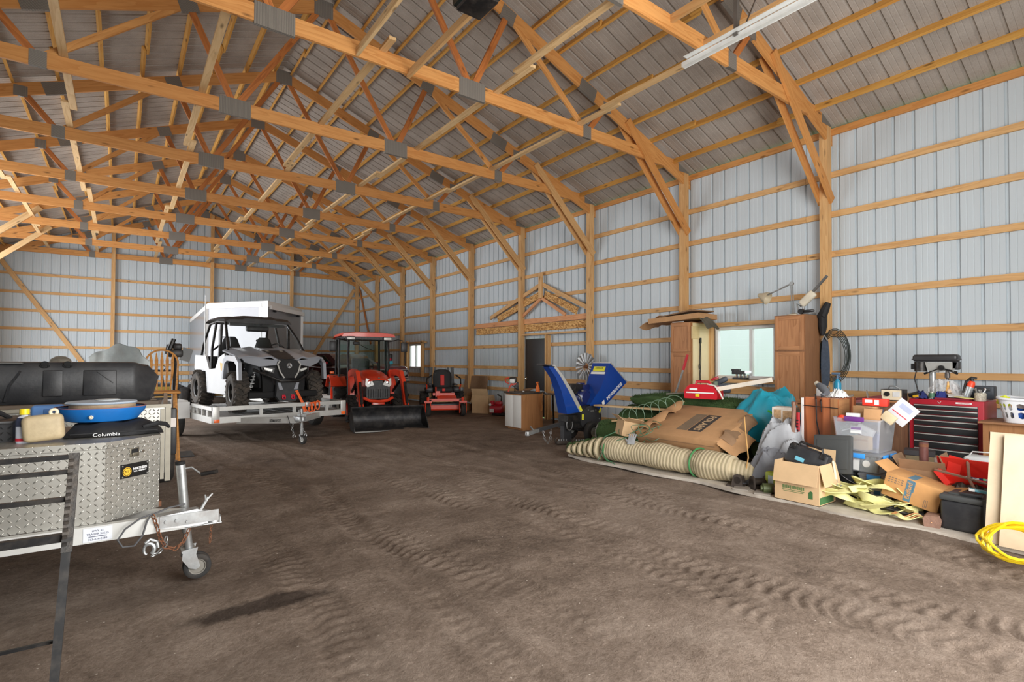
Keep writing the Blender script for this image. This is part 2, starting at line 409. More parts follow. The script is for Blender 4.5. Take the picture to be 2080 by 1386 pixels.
# ---- camera ----
cd = bpy.data.cameras.new('camera'); cam = bpy.data.objects.new('camera', cd); COL.objects.link(cam); SC.camera = cam
CF, CYAW, CPIT, CROL, CSY = 1081.149, -.632952, .016395, .003697, 24.3407
cy_, sy_, cp_, sp_ = math.cos(CYAW), math.sin(CYAW), math.cos(CPIT), math.sin(CPIT)
fw = V((-sy_ * cp_, cy_ * cp_, sp_)); rt = V((cy_, sy_, 0)); upv = rt.cross(fw)
r2 = rt * math.cos(CROL) + upv * math.sin(CROL); u2 = upv * math.cos(CROL) - rt * math.sin(CROL)
mx = M.Identity(4)
for i in range(3): mx[i][0] = r2[i]; mx[i][1] = u2[i]; mx[i][2] = -fw[i]
mx[0][3], mx[1][3], mx[2][3] = 0, 0, 1.45
cam.matrix_world = mx; cd.sensor_width = 36; cd.lens = 36 * CF / 2080; cd.shift_y = CSY / 2080; cd.clip_start = .05; cd.clip_end = 300
vs_ = SC.view_settings; vs_.view_transform = 'Standard'; vs_.look = 'None'; vs_.gamma = 1; vs_.use_curve_mapping = False; vs_.exposure = -.12
SC.cycles.use_denoising = True; SC.cycles.max_bounces = 8; SC.cycles.diffuse_bounces = 5; SC.cycles.transparent_max_bounces = 12; SC.cycles.transmission_bounces = 8
SC.cycles.sample_clamp_indirect = 6
# ================= FLOOR =================
def dirt_mat():
    t = NT('packed_dirt'); co = t.coord('obj')
    big = t.noise(co, .45, 6, .62); mid = t.noise(co, 3.2, 6, .65, .4); fine = t.noise(co, 34, 8, .78)
    f = t.math('ADD', t.math('ADD', t.math('MULTIPLY', big, .45), t.math('MULTIPLY', mid, .35)), t.math('MULTIPLY', fine, .45))
    c = t.ramp(f, [(.44, sl((78, 66, 57))), (.60, sl((127, 111, 98))), (.78, sl((162, 146, 132)))])
    vo = t.node('TexVoronoi'); t.link(co, vo.inputs['Vector']); vo.inputs['Scale'].default_value = 17
    sel = t.math('MULTIPLY', t.math('LESS_THAN', vo.outputs['Distance'], .09), t.math('GREATER_THAN', t.node('SeparateColor').outputs[0], .2)) if False else t.math('LESS_THAN', vo.outputs['Distance'], .085)
    sp = t.node('SeparateColor'); t.link(vo.outputs['Color'], sp.inputs[0])
    sel = t.math('MULTIPLY', sel, t.math('GREATER_THAN', sp.outputs[0], .66))
    c = t.mix(sel, c, sl((190, 178, 165)))
    # dark elongated patch with a ragged edge
    st = t.node('TexCoord'); mp = t.node('Mapping'); t.link(st.outputs['Object'], mp.inputs[0])
    mp.inputs['Location'].default_value = (-.72, -3.42, 0); mp.vector_type = 'POINT'
    mp2 = t.node('Mapping'); mp2.inputs['Rotation'].default_value = (0, 0, rad(-23)); mp2.inputs['Scale'].default_value = (2.0, 9, 1); t.link(mp.outputs[0], mp2.inputs[0])
    ln = t.node('VectorMath', operation='LENGTH'); t.link(mp2.outputs[0], ln.inputs[0])
    d = t.math('ADD', ln.outputs['Value'], t.math('MULTIPLY', t.math('SUBTRACT', mid, .5), 1.6))
    c = t.mix(t.ramp(d, [(.62, (.75, .75, .75, 1)), (1.0, (0, 0, 0, 1))]), c, sl((40, 31, 27)))
    t.link(c, t.b.inputs['Base Color']); t.b.inputs['Roughness'].default_value = .95; t.b.inputs['Specular IOR Level'].default_value = .15
    h = t.math('ADD', t.math('MULTIPLY', fine, .5), t.noise(co, 11, 9, .75))
    t.bump(h, .9, .035)
    return t.m
def seg_d(px_, py_, a, b):
    ax, ay = a; bx, by = b; L = math.hypot(bx - ax, by - ay); ux, uy = (bx - ax) / L, (by - ay) / L
    s = (px_ - ax) * ux + (py_ - ay) * uy; d = (px_ - ax) * -uy + (py_ - ay) * ux
    return s, d, (s > 0) & (s < L)
def floor_patch(x0, x1, y0, y1, st, name=None):
    nx = int((x1 - x0) / st); ny = int((y1 - y0) / st)
    X, Y = np.meshgrid(np.linspace(x0, x1, nx + 1), np.linspace(y0, y1, ny + 1), indexing='ij')
    rs = np.random.RandomState(3); Z = np.zeros_like(X)
    for k in range(26):
        a = rs.uniform(0, 2 * pi); fr = 2 ** rs.uniform(.2, 5.2); Z += np.sin((X * math.cos(a) + Y * math.sin(a)) * fr + rs.uniform(0, 6)) * .011 / fr ** .75
    # tyre runs with lugs pressed into the dirt
    for a, b, w, dep, lug in TRACKS:
        s, d, ok = seg_d(X, Y, a, b)
        wob = .06 * np.sin(s * 1.1 + a[0] * 5); d = d + wob
        ed = np.clip((w / 2 - np.abs(d)) / .05, 0, 1) * ok
        ridge = np.exp(-((np.abs(d) - w / 2 - .03) / .04) ** 2) * ok
        Z += ed * (-dep + lug * 1.15 * np.sin(2 * pi * (s / .10 + np.abs(d) * 4 + .35 * np.sin(s * 5 + d * 9))) * np.clip(.55 + .6 * np.sin(s * 1.7 + b[0] * 3) + .3 * np.sin(s * 4.1 + d * 7), 0, 1.2)) + ridge * dep * .55
    edge = np.minimum(np.minimum(X - x0, x1 - X), np.minimum(Y - y0, y1 - Y)); Z += rs.normal(0, .0016, Z.shape); Z *= np.clip(edge / .2, 0, 1)
    m = MB(); vs = np.stack([X, Y, Z], -1).reshape(-1, 3); n = ny + 1
    i, j = np.meshgrid(np.arange(nx), np.arange(ny), indexing='ij'); q = (i * n + j).ravel()
    me = bpy.data.meshes.new('floor'); me.from_pydata(vs.tolist(), [], np.stack([q, q + n, q + n + 1, q + 1], 1).tolist())
    return me
TRACKS = [((3.6, .2), (1.7, 12.5), .34, .012, .010), ((2.3, .2), (.6, 13.5), .34, .012, .009), ((4.7, 1.0), (3.3, 9.5), .3, .010, .009), ((3.9, .6), (2.6, 9.8), .28, .010, .009), ((1.35, 1.0), (2.2, 9.0), .24, .012, .005), ((5.1, .4), (4.5, 9.0), .32, .012, .008), ((2.9, 1.5), (4.2, 9.5), .25, .008, .008), ((.9, .6), (.95, 9), .3, .008, .006)]
me = floor_patch(-1.4, 5.9, .5, 12.5, .026)
dirt = dirt_mat(); me.materials.append(dirt)
b = bmesh.new(); b.from_mesh(me)
x0, x1, y0, y1 = -1.4, 5.9, .5, 12.5; o0, o1, q0, q1 = XL - .06, W + .06, YF - 3, YB + .06
for xa, xb, ya, yb in ((o0, x0, q0, q1), (x1, o1, q0, q1), (x0, x1, q0, y0), (x0, x1, y1, q1)):
    nx = max(1, int((xb - xa) / .5)); ny = max(1, int((yb - ya) / .5))
    g = [[b.verts.new((xa + (xb - xa) * i / nx, ya + (yb - ya) * j / ny, 0)) for j in range(ny + 1)] for i in range(nx + 1)]
    for i in range(nx):
        for j in range(ny): b.faces.new((g[i][j], g[i + 1][j], g[i + 1][j + 1], g[i][j + 1]))
b.to_mesh(me); b.free()
me.polygons.foreach_set('use_smooth', [True] * len(me.polygons))
fl = bpy.data.objects.new('floor', me); COL.objects.link(fl); fl['kind'] = 'structure'
# lawn and drive outside
t = NT('mown_lawn'); co = t.coord('obj'); f = t.noise(co, 3, 6, .7)
t.link(t.ramp(f, [(.35, sl((92, 128, 58))), (.65, sl((138, 170, 92)))]), t.b.inputs['Base Color']); t.b.inputs['Roughness'].default_value = .9
mb = MB(); mb.box((W + 25.2, 15, -.06), (50, 120, .1)); mb.build('ground', t.m, kind='structure')
mb = MB(); mb.box((2.5, -18, -.06), (14, 29, .1)); mb.box((XL - 12.1, 12, -.06), (24, 60, .1)); mb.build('ground', mat('gravel_drive', (165, 158, 148), .9, bump=.4), kind='structure')
# pale concrete slab the clutter stands on
sm = mat('dusty_concrete', (186, 178, 166), .85, 0, .12, 5, .3, 40, .5, (120, 100, 84))
def slab_edge(y): return 5.52 + .035 * math.sin(y * 2.1) + .03 * math.sin(y * 5.3)
mb = MB(); ys = [-.6 + 6.7 * i / 60 for i in range(61)]
lo = [(slab_edge(y), y) for y in ys]; poly = lo + [(W - .02, 6.1), (W - .02, -.6)]
mb.prism(poly, 0, .035); struct(mb, 'floor_slab', sm)
# ================= MATERIALS for things =================
def diamond_mat(name, col, s=.034, metal=.75, rough=.38):
    t = NT(name); at = t.node('Attribute', attribute_name='gc'); sp = t.node('SeparateXYZ'); t.link(at.outputs['Vector'], sp.inputs[0])
    u = t.math('DIVIDE', sp.outputs[0], s); v = t.math('DIVIDE', sp.outputs[1], s)
    par = t.math('MODULO', t.math('ABSOLUTE', t.math('ADD', t.math('FLOOR', u), t.math('FLOOR', v))), 2)
    sg = t.math('SUBTRACT', t.math('MULTIPLY', par, 2), 1)
    fu = t.math('SUBTRACT', t.math('FRACT', u), .5); fv = t.math('SUBTRACT', t.math('FRACT', v), .5)
    a = t.math('ADD', fu, t.math('MULTIPLY', sg, fv)); b = t.math('SUBTRACT', fu, t.math('MULTIPLY', sg, fv))
    d = t.math('SQRT', t.math('ADD', t.math('POWER', t.math('DIVIDE', t.math('ABSOLUTE', a), .62), 2.0), t.math('POWER', t.math('DIVIDE', t.math('ABSOLUTE', b), .17), 2.0)))
    h = t.math('SUBTRACT', 1.0, t.math('MINIMUM', d, 1.0))
    f = t.noise(t.coord('obj'), 4, 5, .6); c = sl(col)
    o = t.ramp(f, [(.3, tuple(x * .8 for x in c[:3]) + (1,)), (.7, c)])
    t.link(o, t.b.inputs['Base Color'])
    t.b.inputs['Metallic'].default_value = metal; t.b.inputs['Roughness'].default_value = rough
    t.bump(h, .9, .006); return t.m
DIA = diamond_mat('diamond_plate', (196, 194, 186)); DIAB = diamond_mat('black_diamond_plate', (58, 58, 60), metal=.3, rough=.5)
ALU = mat('brushed_aluminium', (190, 190, 188), .38, .75, .1, 12)
GALV = mat('galvanised_steel', (168, 170, 170), .42, .7, .18, 14, dirt=.35, dcol=(110, 84, 62))
RUST = mat('rusty_steel', (124, 82, 58), .8, .3, .3, 30)
BLK = mat('black_steel', (30, 30, 31), .45, .3, .2, 20, dirt=.4, dcol=(96, 88, 80))
BPL = mat('black_plastic', (40, 41, 44), .45, 0, .15, 6, .1, 40, .35, (92, 90, 88))
RUB = mat('black_rubber', (38, 37, 36), .82, 0, .2, 12, .2, 60, .4, (92, 80, 68))
DRK = mat('dark_recess', (16, 16, 17), .8)
WHT = mat('white_paint', (222, 222, 220), .4, 0, .04)
SILV = mat('silver_paint', (204, 204, 200), .4, .25, .06, 8)
CARD = mat('cardboard', (182, 140, 98), .9, 0, .1, 5, .08, 50, .25, (140, 100, 66))
CARDL = mat('pale_cardboard', (202, 170, 130), .9, 0, .07, 5, .08, 50)
ORG = mat('orange_paint', (226, 66, 34), .35, 0, .08, 6, coat=.3)
RED = mat('red_enamel', (176, 34, 44), .38, 0, .1, 6, coat=.2)
CHR = mat('chrome', (210, 210, 212), .15, 1, 0)
CLR = NT('window_glass'); CLR.b.inputs['Base Color'].default_value = (.98, 1, .99, 1); CLR.b.inputs['Transmission Weight'].default_value = 1; CLR.b.inputs['Roughness'].default_value = .02; CLR.b.inputs['IOR'].default_value = 1.05; CLR = CLR.m
TINT = NT('tinted_glass'); TINT.b.inputs['Base Color'].default_value = (.80, .92, .87, 1); TINT.b.inputs['Transmission Weight'].default_value = 1; TINT.b.inputs['Roughness'].default_value = .02; TINT.b.inputs['IOR'].default_value = 1.08; TINT = TINT.m
FROST = NT('clear_tote_plastic'); FROST.b.inputs['Base Color'].default_value = (.86, .89, .94, 1); FROST.b.inputs['Transmission Weight'].default_value = .82; FROST.b.inputs['Roughness'].default_value = .22; FROST.b.inputs['IOR'].default_value = 1.15; FROST = FROST.m
TXW = mat('white_lettering', (235, 235, 235), .5, 0, 0); TXK = mat('black_lettering', (22, 22, 24), .6, 0, 0)
def W_(loc): return MB(T(-V(loc)))
def link_chain(mb, pts, r=.014, w=.0035, n=10):
    """chain links along a path"""
    pts = [V(p) for p in pts]; out = []
    L = [0]
    for a, b in zip(pts, pts[1:]): L.append(L[-1] + (b - a).length)
    k = max(2, int(L[-1] / (r * 2.1)))
    for i in range(k):
        s = L[-1] * (i + .5) / k; j = max(x for x in range(len(pts) - 1) if L[x] <= s)
        f = (s - L[j]) / max(1e-6, L[j + 1] - L[j]); p = pts[j].lerp(pts[j + 1], f); d = (pts[j + 1] - pts[j]).normalized()
        a = d.orthogonal().normalized(); b = d.cross(a); e = a if i % 2 else b
        mb.tube([p + d * (r * 1.35 * math.cos(2 * pi * q / n)) + e * (r * .8 * math.sin(2 * pi * q / n)) for q in range(n)], w, 5, closed=True)
    return mb
def plate_prism(mb, poly, z0, z1):
    """upright prism whose faces carry flat (u, v) pattern coordinates"""
    n = len(poly)
    for i in range(n):
        a, b = poly[i], poly[(i + 1) % n]; L = math.hypot(b[0] - a[0], b[1] - a[1]); o = i * 1.37
        mb.add([(a[0], a[1], z0), (b[0], b[1], z0), (b[0], b[1], z1), (a[0], a[1], z1)], [(0, 1, 2, 3)]); mb.g[-4:] = [(o, z0, 0), (o + L, z0, 0), (o + L, z1, 0), (o, z1, 0)]
    for z, s in ((z0, -1), (z1, 1)):
        mb.add([(x, y, z) for x, y in poly], [tuple(range(n))[::s]])
    return mb
def wheel(parent, c, r, w, ax, name='wheel', rimr=.55, rim=None, lugs=0, lugh=.02, tyre=None, rz=None):
    """tyre with a rim as its sub-part; ax = axle direction"""
    ax = V(ax).normalized(); mx = T(V(c)) @ ax.to_track_quat('Z', 'Y').to_matrix().to_4x4()
    mb = MB(mx); h = w / 2; ri = r * rimr
    mb.lathe([(ri, -h * .85), (ri * 1.12, -h), (r * .86, -h), (r * .97, -h * .72), (r, -h * .4), (r, h * .4), (r * .97, h * .72), (r * .86, h), (ri * 1.12, h), (ri, h * .85)], 32, cap=False)
    if lugs:
        for k in range(lugs):
            for s in (-1, 1):
                a = 2 * pi * (k + (.5 if s > 0 else 0)) / lugs
                q = MB(); mb2 = Rz(math.degrees(a)) @ T(r + lugh * .3, 0, s * h * .48) @ Rx(s * 28)
                sub = mb.mx; mb.mx = sub @ mb2; mb.box((0, 0, 0), (lugh * 1.6, 2 * pi * r / lugs * .48, w * .5)); mb.mx = sub
    ty = mb.build(name, tyre or RUB, parent)
    mb = MB(mx)
    mb.lathe([(ri * 1.02, -h * .86), (ri * 1.02, h * .86), (ri * .9, h * .8), (ri * .82, h * .35), (ri * .3, h * .45), (ri * .28, h * .62), (.001, h * .62)], 24, cap=False)
    mb.lathe([(ri * 1.0, -h * .86), (ri * .9, -h * .8), (ri * .82, -h * .35), (ri * .3, -h * .45), (ri * .28, -h * .62), (.001, -h * .62)], 24, cap=False)
    for k in range(5):
        a = 2 * pi * k / 5; mb.cyl((ri * .2 * math.cos(a), ri * .2 * math.sin(a), -h * .66), (ri * .2 * math.cos(a), ri * .2 * math.sin(a), h * .66), ri * .05, 6)
    mb.build('rim', rim or SILV, ty); return ty

# ================= toolbox trailer (near, at the left edge) =================
L0 = (-.3, 4.1, 0)
t = thing('tongue_trailer', 'silver aluminium trailer tongue with coupler, crank jack and safety chains, nose towards the open floor', 'trailer', L0)
RS = (.88, .47)     # trailer heading is along +x, body runs off to the left
mb = W_(L0); mb.beam((-2.6, 3.96, .438), (.40, 3.96, .438), .05, .095); nr = mb.build('tongue_rail', SILV, t)
mb = W_(L0); mb.beam((-1.6, 5.35, .438), (.38, 4.02, .438), .05, .095); mb.build('tongue_rail', SILV, t)
mb = W_(L0); mb.beam((-1.45, 3.96, .44), (-1.45, 5.2, .44), .05, .09); mb.build('cross_member', SILV, t)
mb = W_(L0)
mb.loft([[(x, 3.965 - w, z0), (x, 3.965 + w, z0), (x, 3.965 + w * .8, z1), (x, 3.965 - w * .8, z1)] for x, w, z0, z1 in ((.19, .05, .42, .488), (.30, .052, .405, .498), (.40, .045, .40, .505), (.44, .034, .40, .485), (.50, .036, .398, .468), (.535, .03, .398, .43))])
mb.box((.36, 3.912, .455), (.32, .006, .07)); mb.box((.44, 3.965, .4), (.2, .1, .008), bev=.003)
mb.lathe([(.001, .065), (.03, .058), (.045, .035), (.048, 0)], 16, T(.495, 3.965, .40))
cp = mb.build('coupler', GALV, t)
mb = W_(L0); mb.beam((.425, 3.965, .49), (.465, 3.965, .565), .03, .012); mb.beam((.452, 3.955, .54), (.447, 3.95, .585), .012, .008); mb.beam((.46, 3.965, .55), (.49, 3.965, .585), .012, .008); mb.build('latch_lever', GALV, cp)
mb = W_(L0)
for x in (.235, .29): mb.cyl((x, 3.905, .455), (x, 3.90, .455), .011, 6)
mb.cyl((.345, 3.905, .44), (.345, 3.90, .44), .008, 6); mb.build('bolt', GALV, cp)
mb = W_(L0); mb.tube([(.322, 4.12, .765), (.345, 4.12, .50), (.362, 4.12, .32)], .028, 20); jk = mb.build('jack', GALV, t)
mb = W_(L0); mb.tube([(.355, 4.12, .42), (.378, 4.13, .19)], .024, 18); mb.box((.34, 4.08, .45), (.1, .1, .02)); mb.build('inner_tube', GALV, jk)
mb = W_(L0); mb.tube([(.321, 4.12, .768), (.3195, 4.12, .785)], .030, 20); mb.build('cap', DRK, jk)
mb = W_(L0); mb.tube([(.345, 4.12, .735), (.385, 4.11, .742), (.41, 4.10, .72), (.435, 4.08, .698)], .006, 8); cr = mb.build('crank', GALV, jk)
mb = W_(L0); mb.tube([(.438, 4.075, .697), (.525, 4.03, .712)], .014, 12); mb.build('grip', BLK, cr)
mb = W_(L0)
for s in (-1, 1): mb.prism([(-.055, .12), (.03, .13), (.02, .085), (.045, .0), (.02, -.015), (-.02, .0), (-.06, .06)], -.004, .004, T(.395, 4.14 + s * .05, .085) @ Rx(90))
mb.box((.372, 4.14, .2), (.08, .11, .012), Ry(-8)); mb.build('fork', GALV, jk)
for s in (-1, 1): wheel(jk, (.425 + .3, .04 + s * .024, .082), .082, .04, (.05, 1, 0), 'caster', .62, mat('grey_plastic_hub', (120, 116, 108), .7))
mb = link_chain(W_(L0), [(.165, 3.925, .51), (.19, 3.92, .43), (.205, 3.92, .36), (.235, 3.92, .30), (.285, 3.92, .278), (.33, 3.93, .315), (.362, 3.95, .385)]); mb.build('safety_chain', RUST, t)
mb = link_chain(W_(L0), [(.16, 3.93, .255), (.20, 3.93, .27), (.232, 3.93, .31), (.24, 3.94, .36)]); mb.build('safety_chain', GALV, t)
mb = link_chain(W_(L0), [(.486, 3.96, .385), (.482, 3.97, .31), (.48, 3.98, .26)], .009, .0025); mb.build('safety_chain', RUST, t)
mb = W_(L0); mb.tube([(.15 + .026 * math.cos(a), 3.93, .30 + .034 * math.sin(a)) for a in [rad(x) for x in range(-60, 250, 20)]], [.012] * 6 + [.011] * 4 + [.008] * 6, 8); mb.tube([(.13, 3.93, .34), (.155, 3.93, .36), (.19, 3.935, .34), (.195, 3.93, .30)], .009, 7); mb.build('hook', GALV, t)
mb = W_(L0); mb.tube([(.165, 3.92, .515), (.10, 3.90, .50), (.03, 3.885, .455), (-.005, 3.875, .40), (.02, 3.875, .355), (.075, 3.88, .35), (.115, 3.89, .40), (.135, 3.91, .47), (.155, 3.93, .505), (.25, 3.96, .53), (.34, 3.98, .535)], .0055, 8); mb.build('light_cable', mat('grey_cable', (74, 74, 76), .6), t)
mb = W_(L0); mb.box((-.098, 3.933, .438), (.135, .002, .078)); st = mb.build('sticker', mat('white_sticker', (214, 218, 226), .5, 0, .03), t, label='white dealer sticker')
for s, z, h in (('HWY. 65', .459, .0145), ('TRAILER SALES', .441, .0165), ('763-434-2288', .411, .0165)):
    text(s, h, mat('sticker_ink', (72, 76, 96), .6, 0, 0), st, T(V((-.098, 3.9315, z)) - V(L0)) @ Rx(90), sx=.95)
mb = W_(L0)
for x in (-.135, -.06): pass
mb.box((-.098, 3.9317, .427), (.085, .001, .004)); mb.build('sticker_line', mat('sticker_ink', (72, 76, 96)), st)

BX = [(-2.2, 4.03), (-.07, 3.985), (.21, 4.21), (.21, 4.62), (-.35, 5.1), (-2.2, 5.15)]
loc = (-.3, 4.4, .486)
t = thing('tongue_toolbox', 'silver diamond-plate toolbox across the trailer tongue, black nameplate on its angled face', 'toolbox', loc)
mb = plate_prism(W_(loc), BX, .487, .922); mb.build('body', DIA, t)
def grow(poly, k): 
    cx = sum(p[0] for p in poly) / len(poly); cy = sum(p[1] for p in poly) / len(poly); return [(x + k * (1 if x > cx else -1) * .3, y + k * (1 if y > cy else -1)) for x, y in poly]
mb = plate_prism(W_(loc), grow(BX, .012), .925, .962); mb.build('lid', DIA, t)
fd = V((.28, .225, 0)).normalized(); fn = V((fd.y, -fd.x, 0)); FA = V((-.07, 3.985, 0))
def fm(s, z, o=.0): 
    """point on the angled face: s metres along it"""
    return FA + fd * s + fn * o + V((0, 0, z))
FM = lambda s, z, o: T(fm(s, z, o) - V(loc)) @ M(((fd.x, 0, fn.x, 0), (fd.y, 0, fn.y, 0), (0, 1, 0, 0), (0, 0, 0, 1)))
mb = MB(FM(.185, .765, .003)); mb.box((0, 0, 0), (.185, .085, .004)); np_ = mb.build('nameplate', mat('nameplate_black', (20, 19, 19), .4, 0, 0), t, label='black nameplate with a yellow badge')
mb = MB(FM(.185, .765, .0055)); mb.lathe([(.028, 0), (.028, .0008), (.0245, .0008), (.0245, 0)], 28, T(-.052, -.004, 0), cap=False); mb.prism([(-.052 + (.02 if k % 2 else .0225) * math.cos(2 * pi * k / 20), -.004 + (.02 if k % 2 else .0225) * math.sin(2 * pi * k / 20)) for k in range(20)], 0, .0009); mb.build('badge', mat('badge_yellow', (222, 176, 52), .5, 0, 0), np_)
text('NT', .02, mat('nameplate_black', (20, 19, 19)), np_, FM(.185 - .052, .761, .0068))
text('NORTHERN', .0215, TXW, np_, FM(.218, .771, .0058), sx=.8, bold=.0006); text('TOOL + EQUIPMENT', .0105, TXW, np_, FM(.218, .755, .0058), sx=.88, bold=.0003)
mb = MB(FM(.185, .765, .0055))
for sx in (-.082, .082):
    for sy in (-.034, .034): mb.cyl((sx, sy, 0), (sx, sy, .003), .0045, 8)
mb.build('rivet', ALU, np_)
mb = MB(FM(.182, .875, .003)); mb.box((0, 0, 0), (.062, .055, .006), bev=.003); mb.box((0, -.012, .006), (.04, .02, .008), bev=.003); lt = mb.build('latch', mat('latch_bezel', (132, 126, 112), .35, .7, .1), t)
mb = MB(FM(.182, .875, .0062)); mb.box((0, .006, 0), (.046, .03, .002)); mb.build('recess', DRK, lt)
mb = MB(FM(.232, .875, .003)); mb.cyl((0, 0, 0), (0, 0, .012), .009, 14); mb.build('lock', CHR, t)
mb = W_(loc); mb.box((.21, 4.24, .503), (.03, .05, .035)); mb.build('hinge_bracket', RUST, t)

# ---- things lying on the toolbox ----
TT = .9625
loc = (.0, 4.45, TT); t = thing('folded_bag', 'flat black fabric carry bag under the blue pan, white script on its edge', 'bag', loc)
def bagf(u, v):
    a = 2 * pi * v; r = .5
    return ((u - .5) * .52, 0, 0)
mb = MB(); rings = []
for i in range(13):
    u = i / 12; x = -.285 + .52 * u; hh = .036 * (1 - abs(2 * u - 1) ** 6) + .004 + .004 * math.sin(u * 19); w = .2 * (1 - .1 * abs(2 * u - 1) ** 4)
    rings.append([(x, -w + .012 * math.sin(u * 9), .004), (x, -w - .006, hh * .8), (x, -w * .7, hh * 2 + .003 * math.sin(u * 25)), (x, 0, hh * 2.05), (x, w * .7, hh * 2), (x, w, hh * .8), (x, w, .004)])
mb.loft(rings); mb.build('body', mat('black_nylon', (28, 28, 30), .75, 0, .2, 14, .3, 30), t, 60)
mb = MB(); mb.tube([(.12, -.18, .05), (.2, -.17, .07), (.25, -.12, .055), (.27, -.1, .03)], [.012, .016, .014, .01], 8); mb.beam((-.25, -.208, .028), (.2, -.213, .03), .004, .006); mb.build('strap', mat('black_nylon', (28, 28, 30)), t)
text('Columbia', .03, TXW, t, T(-.07, -.219, .018) @ Rx(90), sx=1.2)
loc = (-.1, 4.53, TT + .083); t = thing('blue_pan', 'bright blue round metal pan holding stacked rings, lying on the black bag', 'pan', loc)
BLU = mat('blue_enamel', (28, 112, 190), .38, 0, .06, 8, coat=.2, dirt=.2, dcol=(40, 60, 90))
mb = MB(); mb.lathe([(.001, .004), (.16, .004), (.185, .012), (.232, .072), (.24, .092), (.246, .092), (.24, .07), (.195, .008), (.17, 0), (.001, 0)], 48, cap=False); mb.build('body', BLU, t)
mb = MB(); mb.lathe([(.236, .0925), (.247, .0925), (.248, .097), (.237, .097)], 48, cap=False); mb.build('rim', mat('worn_pink_edge', (150, 104, 104), .6), t)
mb = MB(T(-.05, -.222, .04) @ Rx(80)); mb.lathe([(.004, 0), (.012, 0), (.012, .012), (.006, .016), (.004, .012)], 14); mb.build('knob', mat('ivory_plastic', (214, 206, 186), .5), t)
loc = (-.095, 4.53, TT + .083 + .0045); t = thing('ring_form', 'worn tan hoop standing inside the blue pan', 'ring', loc)
mb = MB(); mb.lathe([(.172, 0), (.175, .108), (.181, .11), (.182, .08), (.179, .07), (.179, 0)], 44, cap=False); mb.build('hoop', mat('tan_hoop', (164, 140, 114), .8, 0, .18, 14, .2), t)
mb = MB(); mb.lathe([(.150, .02), (.172, .024), (.172, .03), (.15, .03)], 40, cap=False); mb.build('inner_lip', mat('tan_hoop', (164, 140, 114)), t)
loc = (-.10, 4.53, TT + .083 + .115); t = thing('disc_lid', 'pale blue-grey flat disc lid topping the rings in the blue pan', 'lid', loc)
mb = MB(); mb.lathe([(.001, .0), (.19, .0), (.196, .006), (.19, .014), (.12, .018), (.001, .020)], 44); mb.build('disc', mat('pale_blue_grey', (172, 186, 200), .5, 0, .06), t)
mb = MB(T(.03, .02, .019)); mb.lathe([(.07, 0), (.07, .004), (.055, .008), (.001, .008)], 30, cap=False); mb.build('boss', mat('pale_blue_grey2', (190, 196, 198), .5), t)
loc = (-.365, 4.17, TT); t = thing('oil_jug', 'grubby cream plastic jug lying on its side on the toolbox front edge', 'jug', loc, 3)
mb = MB(T(0, 0, .088) @ Ry(-5)); mb.box((0, 0, 0), (.19, .085, .155), bev=.032, seg=4); mb.build('body', mat('grubby_cream_plastic', (184, 166, 132), .55, 0, .12, 12, .1, 40, .45, (128, 104, 74)), t, 60)
mb = MB(T(.045, -.01, .178)); mb.tube([(.0 + .016 * math.cos(a), .0, .016 * math.sin(a)) for a in [rad(x) for x in range(-60, 250, 22)]], .0085, 8); mb.build('handle', mat('cream_handle', (220, 210, 182), .5), t)
loc = (-.455, 4.22, TT); t = thing('fluid_bottle', 'white plastic bottle with yellow cap tucked behind the cream jug', 'bottle', loc)
mb = MB(); mb.lathe([(.001, 0), (.036, 0), (.038, .01), (.038, .125), (.03, .15), (.016, .16), (.016, .17), (.001, .17)], 24, S(1, .75, 1)); mb.build('body', mat('white_bottle', (208, 212, 224), .4, 0, .04), t)
mb = MB(); mb.lathe([(.0385, .012), (.0385, .03)], 24, S(1.02, .77, 1), cap=False); mb.build('label_band', mat('label_red', (206, 40, 60), .5), t)
mb = MB(); mb.lathe([(.0385, .098), (.0385, .126), (.031, .149)], 24, S(1.02, .77, 1), cap=False); mb.build('label_band', mat('label_navy', (52, 58, 84), .5), t)
mb = MB(); mb.lathe([(.001, .2), (.022, .2), (.023, .19), (.023, .168), (.02, .166), (.001, .166)], 20); mb.build('cap', mat('yellow_cap', (236, 208, 28), .4), t)
loc = (-.93, 4.50, TT); t = thing('black_case', 'low black diamond-textured case at the left end of the toolbox top', 'case', loc)
mb = plate_prism(MB(), [(-.4, -.17), (.415, -.2), (.415, .2), (-.4, .2)], 0, .11); mb.build('body', DIAB, t)
mb = MB(); mb.box((.0, 0, .118), (.84, .43, .016), bev=.004); mb.build('lid', BPL, t)
mb = MB(); mb.tube([(-.2, -.1, .13), (.1, -.12, .16), (.3, -.05, .19), (.38, .02, .125)], [.02, .025, .018, .012], 8); mb.build('carry_strap', mat('black_nylon', (28, 28, 30)), t)
loc = (-.40, 4.83, TT); t = thing('blue_case', 'faded blue plastic case standing behind the blue pan', 'case', loc)
mb = MB(); mb.box((0, 0, .09), (.17, .12, .18), bev=.018); mb.build('body', mat('faded_blue_plastic', (92, 134, 190), .5, 0, .08), t, 50)
mb = MB(); mb.box((.01, -.062, .13), (.06, .008, .05), bev=.004); mb.build('latch', mat('blue_latch', (72, 114, 172), .5), t)

